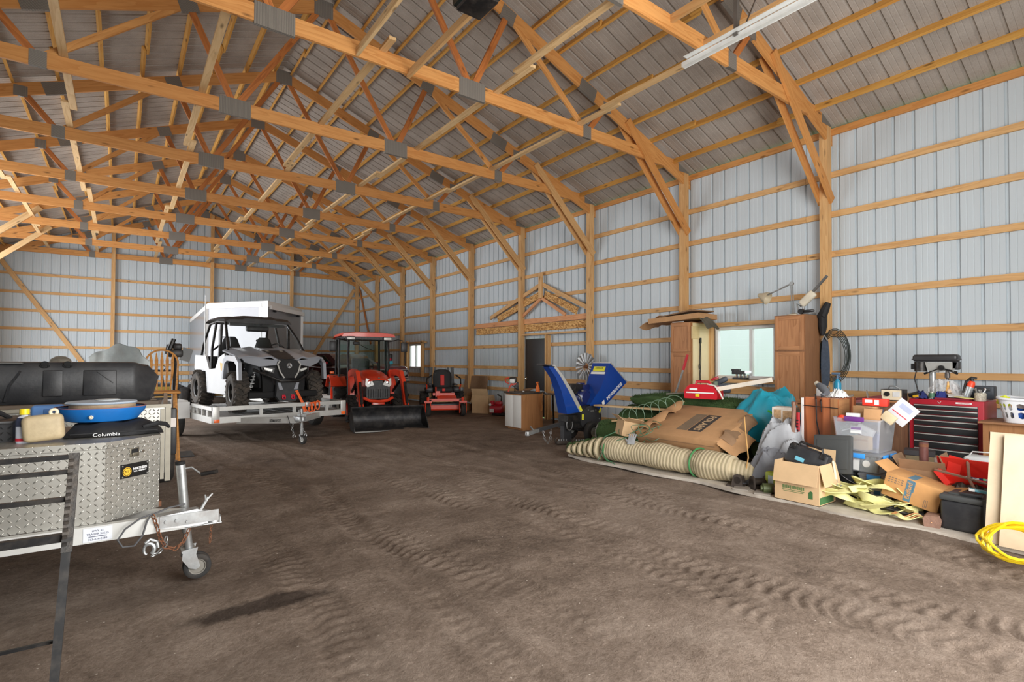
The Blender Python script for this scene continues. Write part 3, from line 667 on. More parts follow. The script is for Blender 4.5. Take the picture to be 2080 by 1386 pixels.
# ================= ramp gate at the left edge =================
loc = (-.2, 2.74, 0); t = thing('ramp_gate', 'black steel ladder-like ramp gate leaning at the left edge', 'ramp', loc)
mb = W_(loc); mb.tube([(-.205, 2.70, 0), (-.170, 2.86, .72)], .021, 4); mb.build('post', BLK, t)
mb = W_(loc); mb.beam((-.172, 2.85, .66), (-.158, 2.98, 1.045), .035, .045, (0, 1, 0)); 
for k in range(13): mb.box((-.178 + .001 * k, 2.838 + .0095 * k, .70 + .027 * k), (.016, .02, .009), Rx(20))
mb.build('upper_post', mat('worn_black_steel', (62, 60, 58), .55, .4, .3, 30, .3, 60, .5, (120, 108, 96)), t)
for z, w in ((1.035, .02), (.975, .018), (.865, .02), (.715, .032), (.33, .012), (.165, .016)):
    y = 2.70 + .235 * z + .02; mb = W_(loc); mb.beam((-2.0, y + .05, z - .005), (-.178 if z > .6 else -.195, y, z), w, w); mb.build('bar', BLK, t)
mb = W_(loc); mb.beam((-2.0, 2.75, 0), (-1.97, 3.0, 1.04), .035, .035); mb.build('post', BLK, t)

# ================= second trailer and fuel tank =================
loc = (-.8, 6.6, 0); t = thing('utility_trailer', 'grey diamond-plate sided trailer carrying the black fuel tank', 'trailer', loc)
mb = plate_prism(W_(loc), [(-2.0, 6.2), (.36, 6.2), (.36, 6.24), (-2.0, 6.24)], .36, 1.0); mb.build('front_panel', DIA, t)
mb = plate_prism(W_(loc), [(.335, 6.25), (.375, 6.25), (.52, 8.8), (.48, 8.8)], .36, 1.0); mb.build('side_panel', DIA, t)
mb = W_(loc); mb.beam((-2.0, 6.19, 1.01), (.40, 6.19, 1.01), .04, .03); mb.build('top_rail', mat('tan_grey_metal', (158, 152, 138), .5, .4), t)
mb = W_(loc); mb.beam((.375, 6.195, .28), (.375, 6.195, 1.0), .045, .045); mb.beam((.33, 6.19, .3), (.33, 6.19, .98), .02, .03); mb.build('corner_post', mat('tan_grey_metal', (158, 152, 138)), t)
mb = W_(loc); mb.box((-.8, 7.5, .38), (2.3, 2.5, .05)); mb.build('deck', SILV, t)
mb = W_(loc); mb.box((.475, 7.05, .66), (.07, .05, .52), bev=.02); mb.build('mudguard', BPL, t)
mb = W_(loc); mb.box((.475, 7.02, .76), (.05, .015, .1)); mb.build('tail_lamp', mat('lamp_white', (214, 206, 200), .4), t)
for s in (-2.1, .42): wheel(t, (s + .8, 1.0, .3), .3, .19, (1, 0, 0))
loc = (-.55, 6.7, .407); t = thing('plank_stack', 'timber skid under the black fuel tank', 'skid', loc)
for y in (6.36, 6.7, 7.1):
    mb = W_(loc); mb.box((-.7, y, .73), (2.0, .12, .64)); mb.build('skid_block', wood('old_plank', (120, 104, 88), (90, 76, 62)), t)
loc = (-.62, 6.75, 1.052)
t = thing('fuel_tank', 'large black moulded plastic tank with recessed panels on the trailer at the left', 'tank', loc)
mb = MB(); X0, X1 = -1.0, .74
def tsec(x, sc):  # side profile in y,z
    return [(x, -.33 * sc, 0), (x, -.36 * sc, .05), (x, -.37 * sc, .30 * sc + .02), (x, -.33 * sc, .365 * sc + .01), (x, -.2, .372 * sc + .01), (x, .25, .372 * sc + .01), (x, .33, .34 * sc), (x, .35, .2), (x, .33, 0)]
mb.loft([tsec(X0, 1), tsec(.70, 1), tsec(.735, .985), [(.78, -.30, 0), (.80, -.32, .04), (.80, -.30, .24), (.79, -.26, .34), (.78, -.18, .36), (.78, .2, .36), (.79, .28, .33), (.8, .32, .2), (.8, .3, 0)], [(.86, -.26, 0), (.86, -.27, .04), (.93, -.22, .235), (.84, -.2, .34), (.84, -.15, .352), (.84, .18, .352), (.86, .22, .33), (.93, .25, .2), (.9, .25, 0)]]); mb.build('shell', BPL, t, 40)
for x, w in ((-.82, .23), (-.54, .13), (.12, .14), (.46, .25)):
    mb = MB(); mb.box((x, -.372, .185), (w, .022, .24), Rx(-2), bev=.010, seg=2); 
    if w > .2: mb.beam((x - .02 * (1 if x > 0 else -1), -.387, .29), (x + .1 * (1 if x > 0 else -1), -.388, .18), .006, .006)
    mb.build('moulded_panel', BPL, t)
for a, b in (((-.36, .30), (-.22, .03)), ((-.10, .30), (-.2, .03))):
    mb = MB(); mb.tube([(a[0], -.362, a[1]), ((a[0] + b[0]) / 2 - .02, -.37, .17), (b[0], -.365, b[1])], .012, 6); mb.build('rib', BPL, t)
for x in (-.47, -.29, .06, .22):
    mb = MB(T(x, -.35, .352)); mb.tube([(.03 * math.cos(a), -.012, .03 * math.sin(a)) for a in [rad(q) for q in range(180, 361, 20)]], .007, 6); mb.cyl((0, -.016, .01), (0, .02, .01), .026, 14); mb.build('strap_notch', DRK, t)
mb = MB(); mb.box((-.17, -.33, .368), (.17, .1, .014), bev=.005); mb.build('top_recess', mat('dusty_plastic', (96, 96, 94), .7), t)
# items behind the tank
loc = (.02, 8.4, .41); t = thing('sheet_metal_bin', 'dented grey sheet metal sticking up behind the black tank', 'sheet metal', loc)
mb = MB(); mb.grid(lambda u, v: (-.33 + .62 * u - .02 * v, .03 * math.sin(u * 5), (.78 + .29 * v) * (1 if v == 0 else 1) if v < .5 else 1.07 + .17 * math.sin(min(1, u * 1.15) * 2.4) * (1 if u < .85 else .6) + .02 * math.sin(u * 17) - .1 * max(0, u - .7) * 3), 16, 2, .004)
mb.box((0, .1, .4), (.5, .1, .8)); mb.build('sheet', mat('dented_galvanised', (150, 156, 156), .5, .5, .15, 8, .2, 10, .3, (120, 96, 76)), t)
loc = (.47, 9.1, 0); t = thing('windsor_chair', 'honey wooden hoop-back chair peeking over the black tank', 'chair', loc)
hw = wood('honey_wood', (206, 146, 74), (170, 112, 50), False)
mb = MB(); mb.box((0, -.1, 1.0), (.42, .40, .035), bev=.012); mb.build('seat', hw, t)
for sx in (-1, 1):
    for sy in (-.26, .06):
        mb = MB(); mb.tube([(sx * .15, sy, .99), (sx * .2, sy * 1.2, 0)], [.016, .018], 10); mb.build('leg', hw, t)
mb = MB(); mb.tube([(.2 * math.cos(a), .08, 1.4 + .2 * math.sin(a)) for a in [rad(x) for x in range(0, 181, 12)]], .013, 8); mb.tube([(.2, .08, 1.4), (.18, .05, 1.01)], .013, 8); mb.tube([(-.2, .08, 1.4), (-.18, .05, 1.01)], .013, 8); mb.build('hoop', hw, t)
for k in range(5):
    x = -.13 + .065 * k; mb = MB(); mb.tube([(x * .8, .055, 1.01), (x, .07, 1.3), (x, .075, 1.45), (x * 1.02, .08, 1.58 - abs(k - 2) * .02)], [.008, .018, .022, .005], 8); mb.build('spindle', hw, t)
loc = (.66, 9.6, 0); t = thing('bench_engine', 'black engine part on a stand, seen above the hoop-back chair', 'engine', loc)
mb = MB(); mb.tube([(0, 0, 0), (0, 0, 1.5)], .04, 8); mb.box((0, 0, .01), (.5, .5, .02)); mb.build('stand', BLK, t)
mb = MB(); mb.box((0, 0, 1.56), (.2, .16, .12), bev=.03); mb.cyl((-.08, 0, 1.6), (-.02, 0, 1.78), .035, 10); mb.box((.03, .0, 1.66), (.12, .1, .1), bev=.03); mb.tube([(-.12, 0, 1.55), (-.1, .02, 1.68), (0, 0, 1.72)], .015, 7); mb.build('engine_block', BLK, t)
mb = MB(); mb.box((.15, .05, 1.54), (.14, .01, .2), Ry(15)); mb.build('guard', mat('grey_plastic', (112, 114, 114), .6), t)
loc = (-.62, 8.8, .41); t = thing('rock_lump', 'small grey lump peeking over the tank at the left', 'stone', loc)
mb = MB(); mb.lathe([(.001, 0), (.2, 0), (.16, .6), (.12, .98), (.10, 1.05), (.05, 1.085), (.001, 1.09)], 14); mb.build('lump', mat('grey_stone', (140, 134, 122), .9, 0, .2, 20, .5, 30), t)
# dark garden tractor far behind
loc = (.95, 19.3, 0); t = thing('garden_cart', 'dark green-black utility vehicle parked by the end wall behind the tank', 'utility vehicle', loc)
mb = MB(); mb.box((0, .5, .55), (1.1, 1.4, .35), bev=.06); mb.box((0, -.25, .45), (1.15, .1, .1)); mb.box((0, -.2, .3), (.9, .1, .06)); mb.build('body', BPL, t)
mb = MB(); mb.box((.0, -.24, .6), (.7, .06, .12), bev=.02); mb.build('front_guard', mat('dull_yellow', (150, 128, 52), .6), t)
mb = MB()
for s in (-1, 1): mb.beam((s * .45, 0, .7), (s * .45, .1, 1.15), .06, .14); 
mb.beam((-.45, .05, 1.14), (.45, .05, 1.14), .06, .06); mb.build('roll_frame', BLK, t)
mb = MB(); mb.tube([(.1, 0, .7), (.05, -.05, 1.1), (.15, -.08, 1.25), (.05, -.1, 1.3)], .012, 6); mb.tube([(.3, 0, .7), (.28, -.05, 1.2), (.35, -.08, 1.3)], .012, 6); mb.build('control_lever', BLK, t)
for s in (-.6, .6):
    for y in (-.1, 1.1): wheel(t, (s, y, .32), .32, .25, (1, 0, 0))
# ================= open trailer with the side-by-side =================
UA = 8.9
def fr(o, rz): return T(o) @ Rz(rz)
DECK = mat('trailer_deck', (150, 150, 148), .5, .5, .12, 10)
ALW = mat('satin_aluminium', (196, 196, 192), .42, .45, .08, 8)
LORG = mat('amber_lens', (255, 112, 40), .3, 0, 0)
t = thing('open_trailer', 'open aluminium trailer with a low front rail under the side-by-side buggy', 'trailer', (2.455, 10.48, 0), UA)
HW = 1.2
mb = MB(); mb.box((0, 1.68, .43), (2.36, 3.35, .05)); 
for k in range(9): mb.box((-1.05 + .26 * k, 1.68, .46), (.23, 3.32, .02))
mb.build('deck', DECK, t)
mb = MB(); mb.beam((-HW, 0, .625), (HW, 0, .625), .05, .07); mb.beam((-HW, 0, .43), (HW, 0, .43), .05, .105)
for x in (-.42, .18, .82): mb.box((x, 0, .54), (.05, .04, .12))
mb.build('front_rail', ALW, t)
for s in (-1, 1):
    mb = MB(); mb.box((s * (HW - .04), 0, .52), (.1, .06, .285), bev=.006); cpz = mb.build('corner_post', ALW, t)
    mb = MB(); mb.box((s * (HW - .045), -.034, .42), (.085, .012, .055), bev=.003); mb.build('marker_lamp', LORG, cpz)
    mb = MB(); mb.beam((s * HW, .03, .625), (s * HW, 1.25, .625), .05, .06); mb.beam((s * HW, .03, .43), (s * HW, 3.35, .43), .05, .11)
    for y in (.3, .6, .9, 1.2): mb.box((s * HW, y, .53), (.03, .06, .12))
    mb.build('side_rail', ALW, t)
    mb = MB(); mb.loft([[(s * 1.24, 1.25 + .45 * (1 - math.cos(a)) , .38 + .32 * min(1, 1.35 * math.sin(a))), (s * 1.52, 1.25 + .45 * (1 - math.cos(a)), .38 + .32 * min(1, 1.35 * math.sin(a)))] for a in [pi * k / 14 for k in range(15)]], ring=False, cap=False)
    mb.prism([(1.25 + .45 * (1 - math.cos(pi * k / 14)), .38 + .32 * min(1, 1.35 * math.sin(pi * k / 14))) for k in range(15)], -.006, .006, T(s * 1.24, 0, 0) @ M(((0, 0, 1, 0), (1, 0, 0, 0), (0, 1, 0, 0), (0, 0, 0, 1))))
    mb.box((s * 1.38, 1.262, .53), (.28, .012, .30)); mb.build('fender', WHT, t)
    wheel(t, (s * 1.37, 1.70, .31), .31, .2, (1, 0, 0), rimr=.6)
mb = MB(); mb.beam((-.8, .05, .40), (-.1, -.80, .42), .05, .1); mb.build('tongue_rail', ALW, t)
mb = MB(); mb.beam((.7, .05, .40), (-.06, -.80, .42), .05, .1); mb.build('tongue_rail', ALW, t)
mb = MB(); mb.box((-.1, -.86, .445), (.1, .3, .09), bev=.02); mb.cyl((-.1, -1.0, .43), (-.1, -1.0, .49), .05, 14); mb.beam((-.1, -.93, .49), (-.1, -.86, .60), .02, .015); cpz = mb.build('coupler', GALV, t)
mb = MB(); mb.tube([(-.04, -.82, .62), (-.04, -.84, .16)], .028, 12); mb.box((-.04, -.84, .48), (.12, .08, .1)); jk = mb.build('jack', GALV, t)
mb = MB(); mb.beam((-.04, -.8, .17), (-.02, -.86, .08), .07, .02); mb.build('fork', GALV, jk)
wheel(jk, (-.03, -.86, .085), .085, .05, (1, .3, 0), 'caster', .5)
for s in (-1, 1): mb = link_chain(MB(), [(-.1 + s * .05, -.75, .38), (-.12 + s * .09, -.84, .28), (-.1 + s * .1, -.9, .19)], .016, .004); mb.tube([(-.1 + s * .1 + .02 * math.cos(a), -.9, .16 + .025 * math.sin(a)) for a in [rad(q) for q in range(-40, 240, 30)]], .008, 6); mb.build('safety_chain', GALV, t)
mb = MB(); mb.tube([(-.2, -.6, .48), (-.24, -.72, .5), (-.22, -.78, .36), (-.16, -.84, .22)], .006, 6); mb.build('light_cable', BLK, t)
dv = V((.7, -.85, .02)).normalized(); ln = V((-.35, -.50, .405)) + V((-dv.y, dv.x, 0)) * -.0262
nv = V((dv.y, -dv.x, 0)); text('BT081152T', .07, TXK, t, T(ln) @ M(((dv.x, 0, nv.x, 0), (dv.y, 0, nv.y, 0), (dv.z, 1, 0, 0), (0, 0, 0, 1))), sx=.62, bold=.002)
mb = MB(); mb.box((-HW - .003, .55, .43), (.002, .12, .05)); mb.build('sticker', mat('sticker_red', (200, 60, 60), .5, 0, 0), t)
mb = MB(); mb.tube([(-.6, .1, .38), (-.6, .1, .345)], .03, 8); mb.tube([(.65, .1, .38), (.65, .1, .34)], .03, 8); mb.build('rubber_bump', ALW, t)

# orange ratchet strap on the front rail
OST = mat('orange_webbing', (238, 104, 44), .7, 0, .12, 30)
loc = (2.85, 10.57, 0); t = thing('ratchet_strap', 'orange ratchet strap looped over the trailer front rail beneath the buggy bumper', 'strap', loc, UA)
mb = MB()
mb.beam((-.16, .12, .95), (-.07, -.03, .66), .05, .006, (0, 1, 0)); mb.beam((-.07, -.035, .66), (-.02, -.04, .45), .05, .006, (0, 1, 0))
for k, (x, z) in enumerate(((.02, .58), (.07, .56), (.12, .57), (.20, .6))):
    mb.tube([(x + .04 * math.cos(a), -.05 - .015 * k, z + .085 * math.sin(a)) for a in [2 * pi * q / 14 for q in range(14)]], .012, 5, closed=True)
mb.beam((-.02, -.05, .64), (.27, -.05, .665), .03, .02); mb.build('webbing', OST, t)
mb = MB(); mb.box((.14, -.06, .43), (.14, .06, .03), bev=.006); mb.box((.02, -.05, .62), (.07, .05, .1), bev=.01); mb.build('ratchet', GALV, t)

# ================= side-by-side buggy =================
GREY = mat('buggy_grey', (150, 154, 162), .3, 0, .05, 4, coat=.5); BWH = mat('buggy_white', (206, 208, 210), .3, 0, .03, 4, coat=.4)
t = thing('side_by_side', 'grey and white off-road buggy with black cage and knobbly tyres, strapped on the open trailer', 'buggy', (2.45, 11.2, .492), UA)
MUD = mat('dusty_tyre', (58, 54, 50), .9, 0, .25, 14, .2, 60, .6, (112, 98, 84))
for s in (-1, 1):
    wheel(t, (s * .70, 0, .375), .36, .27, (1, -.08, 0), rimr=.52, rim=BLK, lugs=22, lugh=.026, tyre=MUD)
    wheel(t, (s * .72, 2.1, .375), .36, .29, (1, 0, 0), rimr=.52, rim=BLK, lugs=22, lugh=.026, tyre=MUD)
def hoodf(u, v):
    x = -.80 + 1.6 * u; ax = abs(x); yf = -.56 + .2 * (ax / .8) ** 1.8; y = yf + (.56 - yf) * v
    z = .965 + .10 * (ax / .8) + (.255 - .11 * (ax / .8)) * v ** .8
    z += .045 * math.exp(-((ax - .30) / .09) ** 2) * (1 - .4 * v) - .03 * math.exp(-(x / .18) ** 2) * (1 - v) - .05 * max(0, ax - .66) / .14
    return (x, y, z)
mb = MB(); mb.grid(hoodf, 40, 14, .03); mb.build('hood', GREY, t, 30)
mb = MB(); mb.grid(lambda u, v: (lambda p: (p[0], p[1] - .004, p[2] + .012 + .02 * math.sin(pi * u)))(hoodf(.5 + (u - .5) * (.27 - .08 * (1 - v)), .04 + .6 * v)), 8, 8, .02); sc = mb.build('hood_scoop', BPL, t)
mb = MB(); mb.grid(lambda u, v: (lambda p: (p[0], p[1] - .01, p[2] + .024))(hoodf(.5 + (u - .5) * .2, .55 + .08 * v)), 4, 2, .01); mb.build('scoop_mesh', mat('pale_mesh', (156, 152, 140), .6), sc)
for s in (-1, 1):
    # fender flare: outer arch and inner well
    mb = MB(); P = [(-.46, .60), (-.42, .92), (-.25, 1.04), (.25, 1.06), (.42, .98), (.5, .6)]; Q = [(-.36, .60), (-.33, .86), (-.2, .94), (.2, .96), (.34, .90), (.42, .6)]
    mb.prism(P + Q[::-1], -.03, .03, T(s * .80, 0, 0) @ M(((0, 0, 1, 0), (1, 0, 0, 0), (0, 1, 0, 0), (0, 0, 0, 1)))); mb.build('fender_flare', GREY, t)
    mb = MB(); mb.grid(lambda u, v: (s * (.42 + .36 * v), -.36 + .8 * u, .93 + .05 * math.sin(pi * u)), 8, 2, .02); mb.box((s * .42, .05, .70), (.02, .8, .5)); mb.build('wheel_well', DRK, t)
    mb = MB(); mb.prism([(.30, .0), (.66, .07), (.70, .03), (.5, -.055), (.32, -.065)], -.02, .05, T(0, -.475, .95) @ (M() if s > 0 else S(-1, 1, 1)) @ Rz(18) @ Rx(80)); hl = mb.build('headlight', BLK, t)
    mb = MB(); mb.prism([(.36, .0), (.58, .045), (.5, -.02), (.38, -.035)], .05, .058, T(0, -.475, .95) @ (M() if s > 0 else S(-1, 1, 1)) @ Rz(18) @ Rx(80)); mb.build('lens', mat('lamp_lens', (222, 224, 220), .15, 0, 0), hl)
    mb = MB(); mb.prism([(.22, .06), (.46, .10), (.44, .03), (.24, -.04)], 0, .03, T(0, -.55, .76) @ (M() if s > 0 else S(-1, 1, 1)) @ Rz(12) @ Rx(85)); fl_ = mb.build('fog_lamp', BLK, t)
    mb = MB(); mb.prism([(.26, .04), (.41, .07), (.40, .035), (.27, -.01)], .03, .036, T(0, -.55, .76) @ (M() if s > 0 else S(-1, 1, 1)) @ Rz(12) @ Rx(85)); mb.build('lens', mat('lamp_lens', (222, 224, 220)), fl_)
    mb = MB(); mb.tube([(s * .2, -.05, .36), (s * .58, -.02, .33)], .022, 8); mb.tube([(s * .2, .22, .36), (s * .58, .04, .33)], .022, 8); mb.tube([(s * .22, .05, .5), (s * .58, .02, .45)], .018, 8); mb.build('suspension_arm', BLK, t)
    mb = MB(); a, b = V((s * .36, -.12, .86)), V((s * .52, -.03, .38)); mb.tube([a, b], .022, 10); sh = mb.build('shock', GALV, t)
    mb = MB(); d = b - a; u = d.orthogonal().normalized(); w = d.normalized().cross(u); mb.tube([a + d * (q / 90) + (u * math.cos(q * .5) + w * math.sin(q * .5)) * .045 for q in range(8, 84)], .009, 5); mb.build('coil_spring', WHT if s < 0 else BLK, sh)
    mb = MB(); mb.box((s * .085, -.6, .30), (.06, .04, .05), bev=.01); mb.tube([(s * .085 + .028 * math.cos(a), -.625, .275 + .035 * math.sin(a)) for a in [2 * pi * q / 12 for q in range(12)]], .010, 6, closed=True); mb.build('tow_hook', mat('bright_red', (214, 22, 52), .35, 0, .03), t)
    mb = MB(); A_ = [(.20, -.60, .97), (.50, -.47, 1.0), (.76, -.34, 1.03), (.70, -.36, .93), (.48, -.47, .85), (.22, -.60, .88)]; mb.loft([[(s * x, y, z) for x, y, z in A_], [(s * x, y + .05, z) for x, y, z in A_]]); mb.build('cheek_panel', GREY, t)
    # body side
    mb = MB(); mb.prism([(.45, .30), (.42, .75), (.55, 1.10), (.9, 1.02), (1.1, .80), (1.5, .78), (1.75, 1.06), (2.5, 1.08), (2.55, .80), (2.46, .74), (1.74, .74), (1.62, .30)], -.02, .02, T(s * .745, 0, 0) @ M(((0, 0, 1, 0), (1, 0, 0, 0), (0, 1, 0, 0), (0, 0, 0, 1)))); sd = mb.build('body_side', BWH, t)
    mb = MB(); mb.prism([(.55, .72), (.62, .90), (.8, .92), (.75, .78)], -.002, .002, T(s * .768, 0, 0) @ M(((0, 0, 1, 0), (1, 0, 0, 0), (0, 1, 0, 0), (0, 0, 0, 1)))); mb.build('decal', mat('gold_decal', (206, 164, 82), .5, 0, .3, 60), sd)
    mb = MB(); mb.tube([(s * .74, .42, 1.16), (s * .70, .62, 1.4), (s * .62, .98, 1.74), (s * .60, 1.5, 1.78), (s * .60, 2.05, 1.74), (s * .66, 2.3, 1.3), (s * .68, 2.4, 1.0)], .026, 10); mb.build('cage_tube', BLK, t)
    mb = MB(); mb.tube([(s * .60, 1.62, 1.77), (s * .70, 1.55, 1.2), (s * .72, 1.5, .6)], .026, 10); mb.tube([(s * .71, 1.56, 1.15), (s * .3, 1.9, 1.42)], .02, 8); mb.build('cage_tube', BLK, t)
    mb = MB(); mb.beam((s * .70, 1.1, .85), (s * .67, 1.05, 1.7), .05, .05); mb.build('door_net', BLK, t)
    mb = MB(); mb.box((s * .34, 1.25, .62), (.5, .5, .16), bev=.05); mb.loft([[(s * .34 + w * math.cos(a), 1.5 + .06 * math.sin(a) + .1 * (z - .7), z) for a in [2 * pi * q / 16 for q in range(16)]] for w, z in ((.25, .66), (.26, .9), (.24, 1.15), (.17, 1.32), (.14, 1.42), (.09, 1.47))]); mb.build('seat', mat('black_seat', (34, 35, 37), .7, 0, .2, 20), t, 50)
mb = MB(); mb.box((0, 1.05, .32), (1.3, 3.0, .12), bev=.03); mb.box((0, .1, .55), (.78, 1.0, .5)); mb.build('chassis', DRK, t)
mb = MB(); mb.grid(lambda u, v: ((-.52 + 1.04 * u) * (1 - .45 * (1 - v)), -.56 + .22 * abs(2 * u - 1) ** 1.7 + .06 * (1 - v), .50 + .47 * v), 16, 6, .03); mb.build('front_fascia', BPL, t)
HX = [(-.14, .17), (.14, .17), (.21, .09), (.13, -.17), (-.13, -.17), (-.21, .09)]
gm = T(0, -.615, .805) @ Rx(84)
mb = MB(gm); mb.prism(HX, 0, .03); gr = mb.build('grille', mat('mesh_black', (22, 22, 23), .6, 0, .6, 120, .8, 90), t)
for s in (-1, 1): mb = MB(gm); mb.tube([(s * x, y, .035) for x, y in [(.17, .15), (.215, .09), (.17, -.06), (.1, -.17)]], .014, 6); mb.build('grille_trim', SILV, gr)
mb = MB(gm); mb.lathe([(.001, .034), (.05, .034), (.05, .042), (.001, .044)], 20, T(0, .06, 0)); bd = mb.build('badge', CHR, gr)
mb = MB(gm); 
for k in range(3): mb.beam((0, .06, .046), (.045 * math.sin(2 * pi * k / 3), .06 + .045 * math.cos(2 * pi * k / 3), .046), .012, .003, (0, 0, 1))
mb.build('badge_mark', BLK, bd)
mb = MB(); mb.tube([(-.56, -.40, .80), (-.40, -.55, .70), (-.16, -.68, .58), (.16, -.68, .58), (.40, -.55, .70), (.56, -.40, .80)], .025, 10); mb.tube([(-.4, -.55, .70), (-.42, -.42, .9)], .018, 8); mb.tube([(.4, -.55, .70), (.42, -.42, .9)], .018, 8); mb.build('bumper', BLK, t)
mb = MB(T(0, -.56, 0) @ Rx(90)); mb.prism([(-.19, .58), (.19, .58), (.22, .30), (.15, .20), (-.15, .20), (-.22, .30)], -.06, .04); mb.build('skid_plate', BPL, t)
for s in (-1, 1): mb = MB(); mb.prism([(s * .2, .55), (s * .15, .55), (s * .1, .42), (s * .17, .42)], 0, .02, T(0, -.605, 0) @ Rx(90)); mb.build('skid_trim', GREY, t)
mb = MB(); mb.loft([[(-.66, y, z), (-.6, y, z + .05), (-.34, y, z + .06), (-.28, y, z + .085), (.28, y, z + .085), (.34, y, z + .06), (.6, y, z + .05), (.66, y, z)] for y, z in ((.86, 1.74), (.95, 1.80), (1.5, 1.82), (2.1, 1.80), (2.18, 1.76))]); mb.build('roof', BPL, t)
mb = MB(); mb.loft([[(-.68, .46, 1.19), (.68, .46, 1.19), (.585, .93, 1.735), (-.585, .93, 1.735)], [(-.68, .47, 1.19), (.68, .47, 1.19), (.585, .94, 1.735), (-.585, .94, 1.735)]]); mb.build('windshield', CLR, t)
mb = MB(); mb.box((0, .98, 1.70), (1.1, .05, .06)); mb.box((.0, 1.0, 1.63), (.46, .12, .13), bev=.05, seg=3); mb.tube([(-.1, .94, 1.72), (.0, .92, 1.66), (.08, .93, 1.71)], .012, 6); mb.build('visor', BPL, t)
mb = MB(); mb.box((0, .62, 1.06), (1.3, .22, .2), bev=.06); mb.build('dashboard', BPL, t)
mb = MB(T(.34, .80, 1.16) @ Rx(65)); mb.tube([(.17 * math.cos(a), .17 * math.sin(a), 0) for a in [2 * pi * q / 24 for q in range(24)]], .016, 8, closed=True); mb.beam((-.17, 0, 0), (.17, 0, 0), .03, .02); mb.build('steering_wheel', BLK, t)
mb = MB(); mb.box((0, 2.15, .92), (1.4, .85, .26), bev=.03); mb.build('cargo_bed', BPL, t)
for x, h in ((-.66, .48), (.52, .40)):
    mb = MB(); mb.tube([(x, 2.2, 1.1), (x, 2.2, 1.75), (x, 2.2, 1.9 + h)], [.012, .009, .007], 6); mb.build('antenna', GALV, t)
mb = MB(); mb.box((-.79, .72, 1.42), (.04, .1, .3), bev=.015); mb.tube([(-.72, .66, 1.42), (-.79, .7, 1.42)], .01, 6); mb.build('side_mirror', BLK, t)

# ================= enclosed V-nose trailer =================
EG = mat('enclosed_grey_skin', (134, 134, 137), .24, .25, .04, 3); EW = mat('enclosed_white_trim', (226, 226, 224), .35, 0, .03)
loc = (3.1, 19, 0); t = thing('enclosed_trailer', 'tall grey enclosed V-nose cargo trailer with white roof trim behind the buggy', 'trailer', loc)
FP = [(1.88, 16.8), (3.1, 15.1), (4.42, 16.9), (4.6, 23.5), (2.07, 23.4)]
mb = W_(loc); mb.prism(FP, .56, 2.90); mb.build('body', EG, t)
mb = W_(loc); mb.prism(grow(FP, .02), 2.88, 3.0); mb.prism([(x * .98 + .065, y * .99 + .19) for x, y in FP], 3.0, 3.04); mb.build('roof', EW, t)
mb = W_(loc)
for p in (FP[0], FP[2]): mb.box((p[0], p[1] - .01, 1.72), (.07, .07, 2.32))
mb.build('corner_trim', EW, t)
mb = W_(loc); a, b = V((1.88, 16.8, 0)), V((3.1, 15.1, 0)); d = (b - a).normalized(); n = V((d.y, -d.x, 0)); n = n if n.y < 0 else -n
p = b - d * .15 + n * .006; mb.box((p.x, p.y, 2.70), (.28, .01, .34), Rz(math.degrees(math.atan2(d.y, d.x)))); mb.build('nose_cap', CHR, t)
mb = W_(loc); p = a + d * 1.0 + n * .005; mb.box((p.x, p.y, .85), (2.05, .01, .55), Rz(math.degrees(math.atan2(d.y, d.x)))); mb.build('stone_guard', ALW, t)
for q, z in ((.35, 2.84), (1.9, 2.84)):
    a2, b2 = V((3.1, 15.1, 0)), V((4.42, 16.9, 0)); d2 = (b2 - a2).normalized(); n2 = V((d2.y, -d2.x, 0)); p = a2 + d2 * q + n2 * .02
    mb = W_(loc); mb.box((p.x, p.y, 2.80), (.12, .05, .07), Rz(math.degrees(math.atan2(d2.y, d2.x)))); mb.build('clearance_lamp', DRK, t)
mb = W_(loc); p = V((3.1, 15.1, 0)) + (V((4.42, 16.9, 0)) - V((3.1, 15.1, 0))).normalized() * 1.0; 
mb.beam((3.16, 15.15, 2.87), (4.46, 16.86, 2.87), .08, .11); mb.build('awning_rail', EW, t)
mb = W_(loc); mb.beam((2.3, 16.5, .5), (3.0, 13.95, .5), .06, .12); mb.build('tongue_rail', SILV, t)
mb = W_(loc); mb.beam((4.1, 16.6, .5), (3.06, 13.95, .5), .06, .12); mb.build('tongue_rail', SILV, t)
mb = W_(loc); mb.tube([(3.02, 14.15, .75), (3.02, 14.15, .01)], .035, 10); mb.build('jack', GALV, t)
mb = W_(loc); mb.box((1.97, 17.6, 1.6), (.008, .03, 2.0)); mb.build('door_trim', EW, t)
mb = W_(loc); mb.box((1.93, 19.9, .72), (.14, 1.7, .07)); mb.build('fender', ALW, t)
for x in (1.88, 4.62):
    for y in (19.5, 20.35): wheel(t, (x - loc[0], y - loc[1], .34), .34, .22, (1, 0, 0), rimr=.6)
